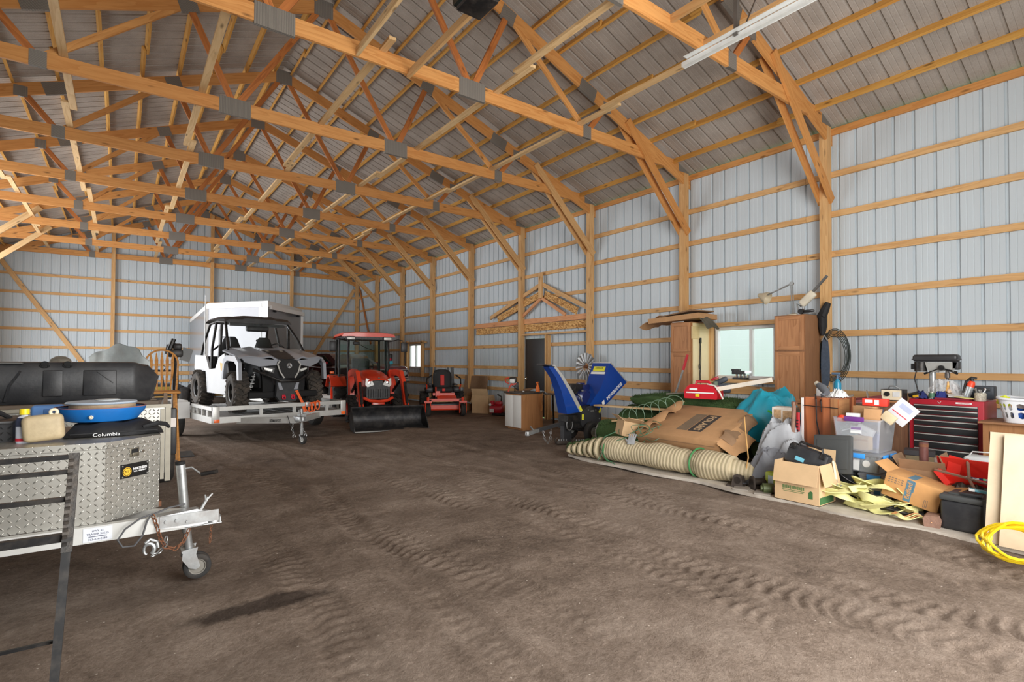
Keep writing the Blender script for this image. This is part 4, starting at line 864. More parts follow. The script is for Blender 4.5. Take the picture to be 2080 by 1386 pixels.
# ================= compact tractor with loader =================
t = thing('compact_tractor', 'orange compact tractor with glass cab and a wide black loader bucket on the ground', 'tractor', (4.58, 10.43, 0), -9.8)
XM = M(((0, 0, 1, 0), (1, 0, 0, 0), (0, 1, 0, 0), (0, 0, 0, 1)))   # polygon (y, z) extruded along x
BKT = mat('worn_bucket_steel', (42, 42, 44), .5, .35, .3, 8, .25, 24, .5, (104, 100, 96))
sec = [(0, .012), (.40, .02), (.52, .09), (.57, .22), (.54, .36), (.44, .46)]
mb = MB(); sec2 = [(y + .0, z + .012) for y, z in sec[:2]] + [(.505, .10), (.555, .22), (.527, .355), (.43, .448)]
mb.prism([(0, 0), (.41, .0), (.535, .075), (.59, .22), (.56, .37), (.45, .475)] + sec2[::-1], -.77, .77, XM)
for s in (-1, 1): mb.prism([(0, .0), (0, .03), (.06, .12), (.40, .47), (.45, .475), (.56, .37), (.59, .22), (.535, .075), (.41, 0)], -.008, .008, T(s * .775, 0, 0) @ XM)
bk = mb.build('bucket', BKT, t)
mb = MB(); mb.box((0, .0, .012), (1.56, .10, .022)); mb.build('cutting_edge', mat('polished_edge', (112, 110, 106), .4, .7, .2, 20), bk)
mb = MB(); mb.tube([(-.77, .44, .47), (.77, .44, .47)], .018, 8); mb.build('top_lip', BKT, bk)
for s in (-1, 1):
    path = [(.60, .24), (.86, .52), (1.10, .98), (1.30, 1.16), (1.75, 1.20), (2.25, 1.12)]; w = [.07, .10, .12, .13, .12, .10]
    up_ = []; lo_ = []
    for i, (y, z) in enumerate(path):
        a = V(path[max(0, i - 1)]); b = V(path[min(len(path) - 1, i + 1)]); d = (b - a).normalized(); n = V((-d.y, d.x))
        up_.append((y + n.x * w[i] * .6, z + n.y * w[i] * .6)); lo_.append((y - n.x * w[i] * .6, z - n.y * w[i] * .6))
    mb = MB(); mb.prism(up_ + lo_[::-1], -.045, .045, T(s * .50, 0, 0) @ XM); ar = mb.build('loader_arm', ORG, t)
    mb = MB(); mb.tube([(s * .50, .72, .52), (s * .50, .95, .98)], .03, 10); mb.tube([(s * .50, .66, .36), (s * .50, .8, .7)], .016, 8); mb.build('cylinder', BLK, ar)
    mb = MB(); mb.tube([(s * .50, 1.28, 1.03), (s * .49, 2.0, .72)], .03, 10); mb.build('cylinder', BLK, ar)
    mb = MB(); mb.prism([(2.0, .45), (2.28, .45), (2.32, 1.2), (2.18, 1.24), (2.05, .9)], -.05, .05, T(s * .48, 0, 0) @ XM); mb.box((s * .3, 2.15, .52), (.4, .16, .1)); mb.build('loader_tower', ORG, t)
    mb = MB(); mb.prism([(.55, .1), (.66, .1), (.70, .45), (.58, .42)], -.02, .02, T(s * .50, 0, 0) @ XM); mb.build('bucket_bracket', BLK, ar)
def hood(u, v):
    a = pi * u; y = 1.42 + 1.15 * v; w = .27 + .08 * min(1, v * 3) ** .6; z0 = .86; zt = 1.04 + .20 * min(1, v * 1.6) ** .7
    y -= .12 * math.sin(a) * (1 - v) ** 2
    return (-w * math.cos(a) if abs(math.cos(a)) < 1 else -w * math.cos(a), y, z0 + (zt - z0) * math.sin(a) ** .45)
mb = MB(); mb.grid(hood, 22, 10, .03); mb.build('hood', ORG, t, 40)
mb = MB(); mb.box((0, 2.0, .72), (.56, 1.15, .34), bev=.03); mb.build('engine_cover', BLK, t)
mb = MB(); mb.prism([(-.1, 1.0), (.1, 1.0), (.13, .88), (.27, .86), (.27, .58), (-.27, .58), (-.27, .86), (-.13, .88)], 0, .06, T(0, 1.47, 0) @ Rx(90)); gr = mb.build('grille', BLK, t)
mb = MB()
for k in range(-4, 5): mb.box((k * .055, 1.405, .70), (.012, .01, .2))
mb.build('grille_bars', DRK, gr)
for s in (-1, 1):
    mb = MB(); mb.prism([(s * .10, .90), (s * .15, 1.0), (s * .29, 1.06), (s * .30, .90), (s * .25, .85)], 0, .06, T(0, 1.44, 0) @ Rx(90)); hl = mb.build('headlight', mat('lamp_lens', (222, 224, 220)), t)
    mb = MB(); mb.lathe([(.001, 0), (.035, 0), (.03, .01), (.001, .012)], 14, T(s * .21, 1.378, .95) @ Rx(90)); mb.build('reflector', CHR, hl)
mb = MB(T(0, 1.335, 1.055) @ Rx(55)); mb.lathe([(.001, 0), (.025, 0), (.025, .006), (.001, .008)], 16); mb.build('badge', CHR, t)
mb = MB(); mb.tube([(-.33, 1.38, .60), (-.2, 1.33, .54), (0, 1.32, .52), (.2, 1.33, .54), (.33, 1.38, .60)], .035, 8); mb.box((0, 1.42, .42), (.3, .1, .2), bev=.02); mb.build('bumper', ORG, t)
mb = MB(); mb.box((0, 1.42, .38), (.42, .12, .14), bev=.02); mb.box((0, 2.0, .35), (1.0, .12, .1)); mb.box((0, 2.7, .45), (.4, 2.0, .25)); mb.build('chassis', DRK, t)
for s in (-1, 1):
    wheel(t, (s * .52, 1.95, .32), .30, .2, (1, 0, 0), rimr=.55, rim=ORG, lugs=16, lugh=.025)
    wheel(t, (s * .60, 3.55, .54), .52, .32, (1, 0, 0), rimr=.55, rim=ORG, lugs=18, lugh=.04)
    fp = [(3.55 + .62 * math.cos(a), .50 + .60 * math.sin(a)) for a in [rad(x) for x in range(28, 156, 12)]]; fi = [(3.55 + .57 * math.cos(a), .50 + .55 * math.sin(a)) for a in [rad(x) for x in range(28, 156, 12)]]
    mb = MB(); mb.prism(fp + fi[::-1], -.19, .19, T(s * .64, 0, 0) @ XM); fe = mb.build('rear_fender', ORG, t)
    mb = MB(); mb.box((s * .80, 3.1, 1.16), (.10, .05, .06), bev=.01); mb.build('turn_signal', LORG, fe)
    # cab posts, glass, mirror
    mb = MB(); mb.tube([(s * .47, 2.58, .45), (s * .49, 2.52, 1.1), (s * .50, 2.52, 1.6), (s * .48, 2.60, 2.03)], .032, 8); mb.build('cab_post', BLK, t)
    mb = MB(); mb.tube([(s * .60, 3.25, 1.05), (s * .60, 3.3, 2.03)], .03, 8); mb.tube([(s * .58, 3.95, 1.05), (s * .57, 3.95, 2.03)], .03, 8); mb.build('cab_post', BLK, t)
    mb = MB(); mb.loft([[(s * .49, 2.55, .7), (s * .60, 3.25, 1.0), (s * .60, 3.28, 2.0), (s * .485, 2.58, 2.0)], [(s * .496, 2.55, .7), (s * .606, 3.25, 1.0), (s * .606, 3.28, 2.0), (s * .491, 2.58, 2.0)]]); mb.build('door_glass', TINT, t)
    mb = MB(); mb.tube([(s * .50, 2.56, 1.94), (s * .72, 2.46, 2.0), (s * .84, 2.44, 1.98), (s * .86, 2.44, 1.9)], .011, 6); mi = mb.build('mirror_arm', BLK, t)
    mb = MB(); mb.box((s * .88, 2.44, 1.81), (.17, .06, .25), bev=.025); mb.build('side_mirror', BPL, mi)
    mb = MB(); mb.box((s * .45, 2.5, 2.02), (.24, .16, .10), bev=.035); wl = mb.build('work_light', BPL, t)
    mb = MB(); mb.box((s * .45, 2.415, 2.015), (.19, .012, .065), bev=.02); mb.build('lens', mat('lamp_lens', (222, 224, 220)), wl)
    mb = MB(); mb.box((s * .5, 2.75, .5), (.26, .35, .04)); mb.box((s * .52, 2.7, .3), (.22, .2, .03)); mb.box((s * .61, 2.72, .4), (.02, .06, .25)); mb.build('step', BLK, t)
mb = MB(); mb.loft([[(-.5, 2.52, .98), (.5, 2.52, .98), (.49, 2.58, 2.0), (-.49, 2.58, 2.0)], [(-.5, 2.526, .98), (.5, 2.526, .98), (.49, 2.586, 2.0), (-.49, 2.586, 2.0)]]); mb.build('windshield', TINT, t)
mb = MB(); mb.loft([[(-.66, y, z), (-.62, y, z + .07), (-.30, y, z + .10), (.30, y, z + .10), (.62, y, z + .07), (.66, y, z)] for y, z in ((2.46, 2.06), (2.6, 2.085), (3.9, 2.085), (4.05, 2.05))]); mb.build('roof', ORG, t)
mb = MB(); mb.box((0, 3.25, 2.045), (1.2, 1.45, .06)); mb.box((0, 2.5, 2.03), (.7, .06, .08)); mb.build('roof_liner', BPL, t)
mb = MB()
for k in range(22): mb.box((-.30 + k * .0285, 2.462, 2.03), (.009, .02, .06))
mb.build('vent_grille', mat('grey_vent', (92, 90, 88), .6), t)
mb = MB(); mb.box((0, 3.35, .98), (.5, .45, .14), bev=.05); mb.box((0, 3.6, 1.25), (.48, .14, .55), bev=.06); mb.build('seat', mat('black_seat', (34, 35, 37)), t)
mb = MB(); mb.box((0, 2.66, 1.1), (.5, .2, .2), bev=.06); mb.tube([(0, 2.8, 1.05), (0, 2.86, 1.28)], .03, 8); mb.build('dashboard', BPL, t)
mb = MB(T(0, 2.9, 1.3) @ Rx(-62) @ Rz(0)); mb.tube([(.19 * math.cos(a), .19 * math.sin(a), 0) for a in [2 * pi * q / 24 for q in range(24)]], .014, 8, closed=True); mb.beam((-.19, 0, 0), (.19, 0, 0), .03, .015); mb.beam((0, 0, 0), (0, -.19, 0), .03, .015, (0, 0, 1)); mb.build('steering_wheel', BLK, t)
mb = MB(); mb.tube([(.25, 2.7, 1.1), (.27, 2.75, 1.38)], .012, 6); mb.tube([(.27, 2.75, 1.36), (.27, 2.75, 1.42)], .02, 8); mb.build('joystick', BLK, t)
mb = MB(); mb.tube([(-.28, 2.565, 1.9), (-.05, 2.55, 1.78), (.12, 2.54, 1.72)], .008, 5); mb.box((-.3, 2.56, 1.9), (.16, .05, .08), bev=.02); mb.build('wiper', BLK, t)
mb = MB(); mb.box((0, 2.1, .58), (.66, .9, .06)); mb.build('frame_rail', ORG, t)
mb = MB(); mb.box((0, 3.9, 1.3), (1.1, .02, 1.2)); mb.build('rear_glass', TINT, t)

# ================= car on a trailer behind the tractor =================
MAR = mat('maroon_car_paint', (92, 20, 24), .22, .25, .06, 3, coat=.8)
t = thing('car_trailer', 'low dark trailer carrying the maroon coupe', 'trailer', (6.69, 15.7, 0), 11.5)
mb = MB(); mb.box((0, 2.4, .36), (1.75, 4.7, .1)); mb.build('deck', BLK, t)
for s in (-.8, .8):
    for y in (2.4, 3.2): wheel(t, (s, y, .3), .29, .2, (1, 0, 0))
t = thing('coupe', 'maroon classic coupe with twin round headlights, on a trailer behind the tractor', 'car', (6.69, 15.78, .412), 11.5)
def body(y, w, z0, z1, zc):
    return [(-w * .93, y, z0), (-w, y, z0 + .22), (-w * .98, y, z1 - .08), (-w * .86, y, z1), (0, y, zc), (w * .86, y, z1), (w * .98, y, z1 - .08), (w, y, z0 + .22), (w * .93, y, z0)]
mb = MB(); mb.loft([body(y, w, z0, z1, zc) for y, w, z0, z1, zc in ((.02, .86, .40, .82, .84), (.10, .92, .28, .88, .90), (.6, .95, .2, .90, .95), (1.6, .95, .2, .90, .96), (2.2, .95, .18, .88, .92), (3.2, .96, .2, .92, .92), (4.0, .94, .24, .95, .97), (4.75, .86, .34, .92, .93))]); mb.build('body', MAR, t, 45)
mb = MB(); mb.loft([[(-w, y, z), (-w * .9, y2, z2), (w * .9, y2, z2), (w, y, z)] for w, y, z, y2, z2 in ((.74, 1.55, .93, 2.25, 1.26), (.78, 2.2, .9, 2.45, 1.29), (.76, 3.3, .92, 3.05, 1.28), (.72, 4.2, .94, 3.2, 1.25))]); mb.build('roof', MAR, t, 40)
mb = MB(); mb.prism([(1.95, .95), (2.45, 1.22), (3.0, 1.22), (3.55, .97)], -.79, .79, XM); mb.build('side_glass', mat('dark_glass', (46, 62, 56), .08, .2, 0), t)
mb = MB(); mb.box((0, .02, .64), (1.62, .06, .26), bev=.02); gr = mb.build('grille', DRK, t)
mb = MB(); mb.tube([(-.84, -.01, .76), (.84, -.01, .76), (.88, .02, .64), (.84, -.01, .51), (-.84, -.01, .51), (-.88, .02, .64)], .014, 6, closed=True); mb.beam((-.45, -.015, .64), (.45, -.015, .64), .02, .012); mb.build('grille_surround', CHR, gr)
for s in (-1, 1):
    for x in (.50, .70):
        mb = MB(T(s * x, -.02, .645) @ Rx(90)); mb.lathe([(.001, .03), (.06, .025), (.078, .01), (.085, .0), (.085, -.03)], 20); mb.build('headlight', mat('round_lamp', (196, 200, 200), .1, .6, 0), t)
    mb = MB(); mb.box((s * .98, 1.95, .98), (.12, .1, .08), bev=.03); mb.build('door_mirror', mat('bright_red', (214, 22, 52)), t)
    for y in (.85, 3.75): wheel(t, (s * .84, y, .34), .33, .22, (1, 0, 0), rimr=.62, rim=CHR)
mb = MB(); mb.tube([(-.92, .1, .42), (-.85, -.04, .42), (.85, -.04, .42), (.92, .1, .42)], .05, 8); mb.build('bumper', CHR, t)
loc = (7.0, 16.15, 1.345); t = thing('hood_drill', 'small black, red and teal tool standing on the maroon car hood', 'tool', loc)
mb = MB(); mb.box((0, 0, .22), (.11, .10, .24), bev=.03); mb.build('body', BLK, t)
mb = MB(); mb.box((-.08, -.02, .16), (.16, .12, .08), bev=.02); mb.build('red_band', mat('label_red', (206, 40, 60)), t)
mb = MB(); mb.box((-.06, -.02, .06), (.22, .14, .12), bev=.03); mb.build('teal_case', mat('teal_plastic', (60, 166, 186), .5), t)

# ================= zero-turn mower =================
t = thing('zero_turn_mower', 'orange-red zero-turn mower with high-backed black seat beside the cardboard boxes', 'mower', (6.95, 12.45, 0), -24)
for s in (-1, 1):
    wheel(t, (s * .46, 0, .16), .16, .12, (1, .1, 0), 'caster', .5)
    mb = MB(); mb.prism([(-.045, .08), (.045, .08), (.09, .36), (-.09, .36)], 0, .02, T(s * .46 + s * .075, 0, 0) @ M(((0, 0, 1, 0), (1, 0, 0, 0), (0, 1, 0, 0), (0, 0, 0, 1)))); mb.prism([(-.045, .08), (.045, .08), (.09, .36), (-.09, .36)], -.02, .0, T(s * .46 - s * .075, 0, 0) @ XM); mb.box((s * .46, 0, .38), (.2, .16, .05)); mb.cyl((s * .46, 0, .4), (s * .46, 0, .5), .035, 10); mb.build('caster_fork', ORG, t)
    wheel(t, (s * .5, 1.25, .29), .29, .24, (1, 0, 0), rimr=.5, rim=BLK, lugs=14)
    mb = MB(); mb.beam((s * .40, 0, .40), (s * .30, .55, .46), .06, .07); mb.build('frame_arm', BLK, t)
    mb = MB(); mb.tube([(s * .44, .85, .62), (s * .46, .62, .74), (s * .47, .56, .82)], .02, 8); le = mb.build('control_lever', ORG, t)
    mb = MB(); mb.tube([(s * .47, .56, .82), (s * .46, .55, .98), (s * .32, .50, 1.08)], .02, 8); mb.build('grip', BLK, le)
    mb = MB(); mb.box((s * .38, 1.0, .66), (.22, .62, .16), bev=.05); mb.box((s * .36, .95, .80), (.1, .4, .05), bev=.02); mb.build('rear_fender', BPL, t)
    mb = MB(); mb.beam((s * .33, 1.3, .6), (s * .30, 1.28, 1.28), .06, .09); mb.beam((s * .20, 1.3, .9), (s * .19, 1.3, 1.28), .05, .06); mb.build('roll_bar', BLK, t)
mb = MB(); mb.box((0, .55, .20), (1.20, .62, .14), bev=.03); mb.box((0, .23, .22), (1.1, .04, .10)); mb.build('mower_deck', ORG, t)
mb = MB(); mb.box((0, .55, .285), (1.0, .5, .05), bev=.015); mb.box((.62, .6, .34), (.25, .4, .03), Ry(20)); mb.build('deck_cover', BPL, t)
mb = MB(); mb.box((0, .05, .42), (.92, .07, .07)); mb.build('front_axle', ORG, t)
mb = MB(); mb.box((.06, .30, .47), (.52, .30, .02), Rx(16)); mb.build('footplate', ORG, t)
mb = MB(); mb.box((-.17, .48, .54), (.12, .12, .2)); mb.box((0, .58, .55), (.6, .2, .07)); mb.tube([(-.22, .5, .40), (-.22, .5, .75)], .018, 8); mb.build('seat_pan', ORG, t)
mb = MB(); mb.box((0, .82, .66), (.52, .50, .13), bev=.05, seg=3); mb.loft([[(w * math.cos(a), 1.06 + .06 * math.sin(a) + .16 * (z - .7), z) for a in [2 * pi * q / 20 for q in range(20)]] for w, z in ((.22, .68), (.26, .8), (.27, 1.0), (.25, 1.12), (.19, 1.2), (.10, 1.225))]); st = mb.build('seat', mat('black_seat', (34, 35, 37)), t, 50)
mb = MB(); mb.box((0, .565, .665), (.08, .012, .07), bev=.004); mb.box((0, 1.025, .92), (.11, .03, .30), Rx(-9), bev=.01); mb.build('seat_stripe', mat('stripe_red', (206, 46, 40), .6), st)
mb = MB(); mb.box((0, 1.45, .6), (.55, .4, .4), bev=.06); mb.build('engine', BLK, t)
mb = MB(); mb.box((0, .9, .42), (.5, 1.1, .12)); mb.build('chassis', DRK, t)

# second machine between tractor and mower: hopper
t = thing('grass_hopper', 'black rounded hopper with white and red markings between tractor bucket and mower', 'hopper', (6.2, 14.35, 0), -25)
mb = MB(); mb.loft([[(w * math.cos(a), .45 + d * math.sin(a), z) for a in [2 * pi * q / 24 for q in range(24)]] for w, d, z in ((.28, .3, .25), (.40, .42, .36), (.44, .46, .6), (.42, .44, .8), (.30, .33, .92), (.05, .05, .95))]); mb.build('hopper', BPL, t, 60)
mb = MB(); mb.prism([(-.14, .86), (.3, .96), (.34, .86), (.0, .76)], 0, .02, T(.02, .10, 0) @ Rx(80)); mb.build('decal', WHT, t)
mb = MB(); mb.prism([(.0, .83), (.3, .92), (.33, .89), (.05, .79)], .02, .03, T(.02, .10, 0) @ Rx(80)); mb.build('decal', mat('stripe_red', (206, 46, 40)), t)
mb = MB(); mb.tube([(-.1, 0, .12), (-.1, .0, .32), (.25, .05, .4)], .03, 6); mb.box((0, .45, .24), (.6, .6, .06)); mb.build('frame', ORG, t)
for s in (-.38, .38): wheel(t, (s, .45, .18), .18, .12, (1, 0, 0))

# ================= boxes and small machine by the window wall =================
def carton(name, label, loc, rz, d, m, flaps=(), th=.006, cat='box', parent_tilt=None, group=None):
    """open carton: body walls + flap parts. flaps: (side, angle) side in front/back/left/right, angle from vertical"""
    t = thing(name, label, cat, loc, rz, group)
    if parent_tilt is not None: t.rotation_euler = (Rz(rz) @ parent_tilt).to_euler()
    w, l, h = d; mb = MB()
    mb.box((0, 0, th / 2), (w, l, th))
    for s in (-1, 1): mb.box((s * (w - th) / 2, 0, h / 2), (th, l, h)); mb.box((0, s * (l - th) / 2, h / 2), (w - 2 * th, th, h))
    mb.build('body', m, t)
    for side, ang, ln in flaps:
        if side in ('front', 'back'):
            s = -1 if side == 'front' else 1; mx_ = T(0, s * l / 2, h) @ Rx(-s * ang); mb = MB(mx_); mb.box((0, 0, ln / 2), (w * .99, th * .8, ln))
        else:
            s = -1 if side == 'left' else 1; mx_ = T(s * w / 2, 0, h) @ Ry(s * ang); mb = MB(mx_); mb.box((0, 0, ln / 2), (th * .8, l * .99, ln))
        mb.build('flap', m, t)
    return t
loc = (8.52, 13.62, 0); t = thing('cardboard_sheet', 'large flat brown cardboard panel leaning behind the two cartons', 'cardboard', loc, -90)
mb = MB(Rx(-8)); mb.box((0, 0, .53), (1.25, .03, 1.0)); mb.build('panel', mat('dark_cardboard', (142, 112, 84), .9, 0, .15, 4, 0, 50, .4, (108, 82, 60)), t)
mb = MB(Rx(-8)); mb.tube([(.57, 0, .5), (.57, 0, 1.0), (.52, 0, 1.03)], .012, 6); mb.build('edge_strip', BLK, t)
carton('carton', 'sagging brown carton at the foot of the big cardboard panel, nearest the mower', (8.22, 13.72, 0), -58, (.44, .36, .42), CARD, (('front', 160, .16), ('right', 20, .12)))
carton('carton', 'tall brown carton with flaps hanging out, nearest the white cabinet', (8.28, 12.66, 0), -58, (.50, .40, .50), CARDL, (('front', 172, .0001), ('left', 165, .22), ('right', 168, .2), ('front', 20, .2)))
loc = (8.2, 11.85, 0); t = thing('small_engine', 'bright red small engine machine on the floor behind the white cabinet', 'machine', loc, -50)
mb = MB(); mb.box((0, 0, .16), (.36, .32, .22), bev=.05); mb.box((.05, 0, .32), (.2, .22, .14), bev=.05); mb.cyl((-.1, -.1, .28), (-.1, -.1, .40), .06, 14); mb.build('housing', mat('candy_red', (188, 18, 44), .3, 0, .05, 8, coat=.4), t)
mb = MB(); mb.box((-.1, -.17, .14), (.12, .02, .1)); mb.cyl((-.15, -.12, .3), (-.15, -.16, .3), .035, 10); mb.build('label_plate', WHT, t)
mb = MB(); mb.tube([(.1, 0, .3), (.12, .02, .5), (.0, .05, .56)], .02, 6); mb.box((.1, 0, .05), (.4, .3, .06)); mb.build('handle', BLK, t)

# white cabinet with dark top
loc = (6.75, 8.9, 0); t = thing('base_cabinet', 'white two-door base cabinet with bare plywood side and dark worktop', 'cabinet', loc)
mb = MB(); mb.box((.32, .28, .40), (.58, .56, .72)); mb.box((.34, .28, .03), (.52, .54, .06)); mb.build('body', wood('cabinet_ply', (186, 132, 84), (164, 112, 68), False, gs=.5), t)
for k in (0, 1):
    mb = MB(); mb.box((.02, .142 + .28 * k, .395), (.02, .274, .68), bev=.003); mb.build('door', mat('white_melamine', (228, 228, 224), .5, 0, .02), t)
mb = MB(); mb.box((.32, .28, .785), (.66, .62, .035), bev=.004); mb.build('worktop', mat('dark_laminate', (62, 54, 48), .5, 0, .2, 20, dirt=.4, dcol=(130, 116, 100)), t)
CTZ = .803
loc = (6.85, 9.3, CTZ); t = thing('brush_cutter_head', 'black, white and red power head standing on the white cabinet top', 'power tool', loc, -40)
mb = MB(); mb.box((0, 0, .25), (.16, .12, .13), bev=.035); mb.build('engine', BLK, t)
mb = MB(); mb.box((-.01, -.05, .23), (.12, .06, .1), bev=.03); mb.build('cover', WHT, t)
mb = MB(); mb.tube([(-.08, 0, .3), (-.17, 0, .28), (-.15, 0, .2), (-.08, 0, .17)], .014, 7); mb.tube([(-.1, 0, 0), (-.07, 0, .1), (-.02, 0, .18)], .016, 7); mb.box((.03, .0, .16), (.16, .05, .03), Ry(-12)); mb.build('handle', mat('handle_red', (206, 62, 40), .5), t)
mb = MB(); mb.tube([(.04, 0, .0), (.05, 0, .15)], .012, 6); mb.tube([(.12, .02, .02), (.1, .02, .2)], .014, 6); mb.box((.1, 0, .12), (.05, .1, .16), bev=.02); mb.tube([(-.02, 0, .14), (.06, -.04, .08), (.1, -.03, .02)], .008, 6); mb.build('leg', BLK, t)
loc = (7.28, 8.98, CTZ); t = thing('spray_bottle', 'orange trigger spray bottle on the white cabinet top', 'bottle', loc, 30)
mb = MB(); mb.lathe([(.001, 0), (.045, 0), (.046, .07), (.03, .12), (.016, .15), (.016, .175)], 18); mb.box((0.04, 0, .02), (.1, .05, .03), Ry(10), bev=.008); mb.build('body', mat('bright_orange_plastic', (244, 118, 24), .4, 0, .04), t)
mb = MB(); mb.box((-.012, 0, .195), (.09, .028, .036), bev=.01); mb.tube([(-.035, 0, .18), (-.045, 0, .14)], .006, 6); mb.build('trigger', mat('bright_orange_plastic', (244, 118, 24)), t)
for k, (x, y) in enumerate(((6.95, 9.05), (7.0, 9.12))):
    mb = MB(); mb.lathe([(.001, 0), (.022, 0), (.02, .018), (.001, .022)], 12); tag(mb.build('bottle_cap', WHT), label='tiny white cap on the white cabinet top, %s the spray bottle' % ('nearer' if k else 'farther from'), cat='cap', loc=(x, y, CTZ), group='small caps on the cabinet')
loc = (7.55, 9.6, 0); t = thing('saw_table', 'cluttered little work table half hidden between white cabinet and chipper', 'table', loc)
mb = MB(); mb.box((0.1, -.1, .72), (.6, .7, .03)); mb.build('tabletop', wood('old_plank', (120, 104, 88), (90, 76, 62)), t)
for sx, sy in ((-.15, -.4), (.35, -.4), (-.15, .2), (.35, .2)):
    mb = MB(); mb.beam((.1 + (sx - .1) * 1.0, sy, .71), (.1 + (sx - .1) * 1.15, sy, 0), .03, .03); mb.build('leg', BLK, t)
loc = (7.5, 9.3, .736); t = thing('shop_rags', 'pale blue and grey crumpled rags heaped on the little work table', 'rags', loc)
mb = MB(); mb.grid(lambda u, v: (-.2 + .4 * u, -.16 + .3 * v, .012 + .07 * abs(math.sin(u * 7 + v * 3)) * math.sin(pi * u) + .03 * math.sin(v * 9 + u * 5) * math.sin(pi * v)), 18, 14, .004); mb.build('rag', mat('pale_blue_rag', (176, 196, 208), .9, 0, .12, 8), t)
loc = (7.62, 9.62, .736); t = thing('brown_paper_roll', 'brown lumpy roll lying on the work table beside the rags', 'roll', loc)
mb = MB(); mb.tube([(-.15, .1, .05), (0, .03, .06), (.18, -.05, .05)], [.04, .05, .045], 12); mb.build('roll', mat('brown_kraft', (134, 104, 78), .9, 0, .2, 30, .4), t)
loc = (7.36, 9.05, .24); t = thing('leather_apron', 'tan leather apron hanging from the work table edge next to the chipper chute', 'apron', loc)
mb = MB(); mb.grid(lambda u, v: (-.06 + .02 * math.sin(v * 8), -.20 + .32 * u, .20 + .34 * v - .1 * (1 - v) * abs(u - .5)), 10, 10, .008); mb.build('apron', mat('tan_leather', (208, 154, 96), .7, 0, .1, 8), t)
mb = MB(); mb.tube([(-.06, -.08, .22), (-.07, -.10, .05), (-.08, -.12, -.2)], .009, 6); mb.build('strap', mat('pale_strap', (214, 196, 168), .7), t)
# ================= wood chipper =================
CBL = mat('chipper_blue', (20, 66, 150), .32, .1, .06, 4, coat=.4); CGR = mat('chipper_grey', (58, 58, 60), .5, .2, .1, 12); YEL = mat('warning_yellow', (226, 220, 60), .5, 0, 0)
XZ = M(((1, 0, 0, 0), (0, 0, -1, 0), (0, 1, 0, 0), (0, 0, 0, 1)))      # polygon (x, z) extruded towards -y
loc = (6.9, 7.2, 0); t = thing('wood_chipper', 'blue towable wood chipper with tall chute and wide feed hopper', 'wood chipper', loc)
def ring_(A, B, y0, y1): return [(A[0], y0, A[1]), (B[0], y0, B[1]), (B[0], y1, B[1]), (A[0], y1, A[1])]
mb = W_(loc); rg = [ring_((6.98, .66), (7.12, .47), 7.08, 7.32), ring_((7.18, .96), (7.42, .72), 7.0, 7.4), ring_((7.40, 1.43), (7.86, 1.06), 6.97, 7.43)]
inn = [[(x + (.012 if i in (0, 3) else -.012), y + (.008 if i < 2 else -.008), z - .004) for i, (x, y, z) in enumerate(r)] for r in rg]
mb.loft(rg + inn[::-1], cap=False); hp = mb.build('feed_hopper', CBL, t, 20)
mb = W_(loc); r = rg[2]; mb.tube([V(p) + V((.01, 0, .008)) for p in r], .012, 6, closed=True); mb.build('hopper_rim', ALW, hp)
def facem(A, B, Cc):
    """frame with x along A->B, y towards C, z outward"""
    A, B, Cc = V(A), V(B), V(Cc); x = (B - A).normalized(); z = x.cross(Cc - A).normalized(); y = z.cross(x); m = M.Identity(4)
    for i in range(3): m[i][0], m[i][1], m[i][2], m[i][3] = x[i], y[i], z[i], A[i]
    return m
LM = T(-V(loc))
fm_ = LM @ facem(rg[1][3], rg[1][0], rg[2][3])
mb = MB(fm_); mb.box((.2, .395, .003), (.30, .10, .004)); lb = mb.build('warning_label', YEL, hp)
mb = MB(fm_); mb.box((.2, .31, .003), (.36, .05, .004)); mb.build('white_label', WHT, hp)
text('DANGER', .05, TXK, lb, fm_ @ T(.2, .41, .0055), sx=1.0)
fm2 = LM @ facem(rg[1][1], rg[2][1], rg[1][0])
text('POWERHORSE', .085, TXW, hp, fm2 @ T(.20, .07, .004), sx=.85, bold=.002)
mb = MB(fm2); mb.prism([(-.20, .04), (-.13, .04), (-.10, .11), (-.17, .11)], .002, .004); mb.build('logo_mark', TXW, hp)
mb = MB(LM @ facem(rg[2][0], rg[2][1], rg[1][0])); mb.prism([(.04 + .10 * k / 8 * 2.2, .03 + .05 * math.sin(pi * k / 8)) for k in range(9)], .003, .006); mb.build('white_label', WHT, hp)
cr = [[(6.42, 7.08, .52), (6.80, 7.08, .54), (6.80, 7.32, .54), (6.42, 7.32, .52)], [(6.30, 7.10, .93), (6.55, 7.10, .93), (6.55, 7.3, .93), (6.30, 7.3, .93)], [(6.18, 7.12, 1.18), (6.33, 7.12, 1.22), (6.33, 7.28, 1.22), (6.18, 7.28, 1.18)], [(6.02, 7.12, 1.36), (6.14, 7.12, 1.40), (6.14, 7.28, 1.40), (6.02, 7.28, 1.36)]]
mb = W_(loc); mb.loft(cr); ch = mb.build('discharge_chute', CBL, t, 20)
mb = W_(loc); mb.loft([[(r[1][0] - .05 * s, r[1][1] - .006, r[1][2]), (r[1][0] + .012, r[1][1] - .006, r[1][2]), (r[1][0] + .012, r[2][1], r[2][2]), (r[1][0] + .006, r[2][1], r[2][2])] for r, s in zip(cr, (1.6, 1.6, 1.2, 1))]); mb.build('chute_edge', ALW, ch)
mb = W_(loc); mb.box((6.02, 7.2, 1.385), (.26, .2, .012), Ry(10)); mb.build('deflector', CGR, ch)
mb = W_(loc); mb.box((6.74, 7.073, .6), (.05, .006, .1), Ry(-30)); mb.build('warning_label', YEL, ch)
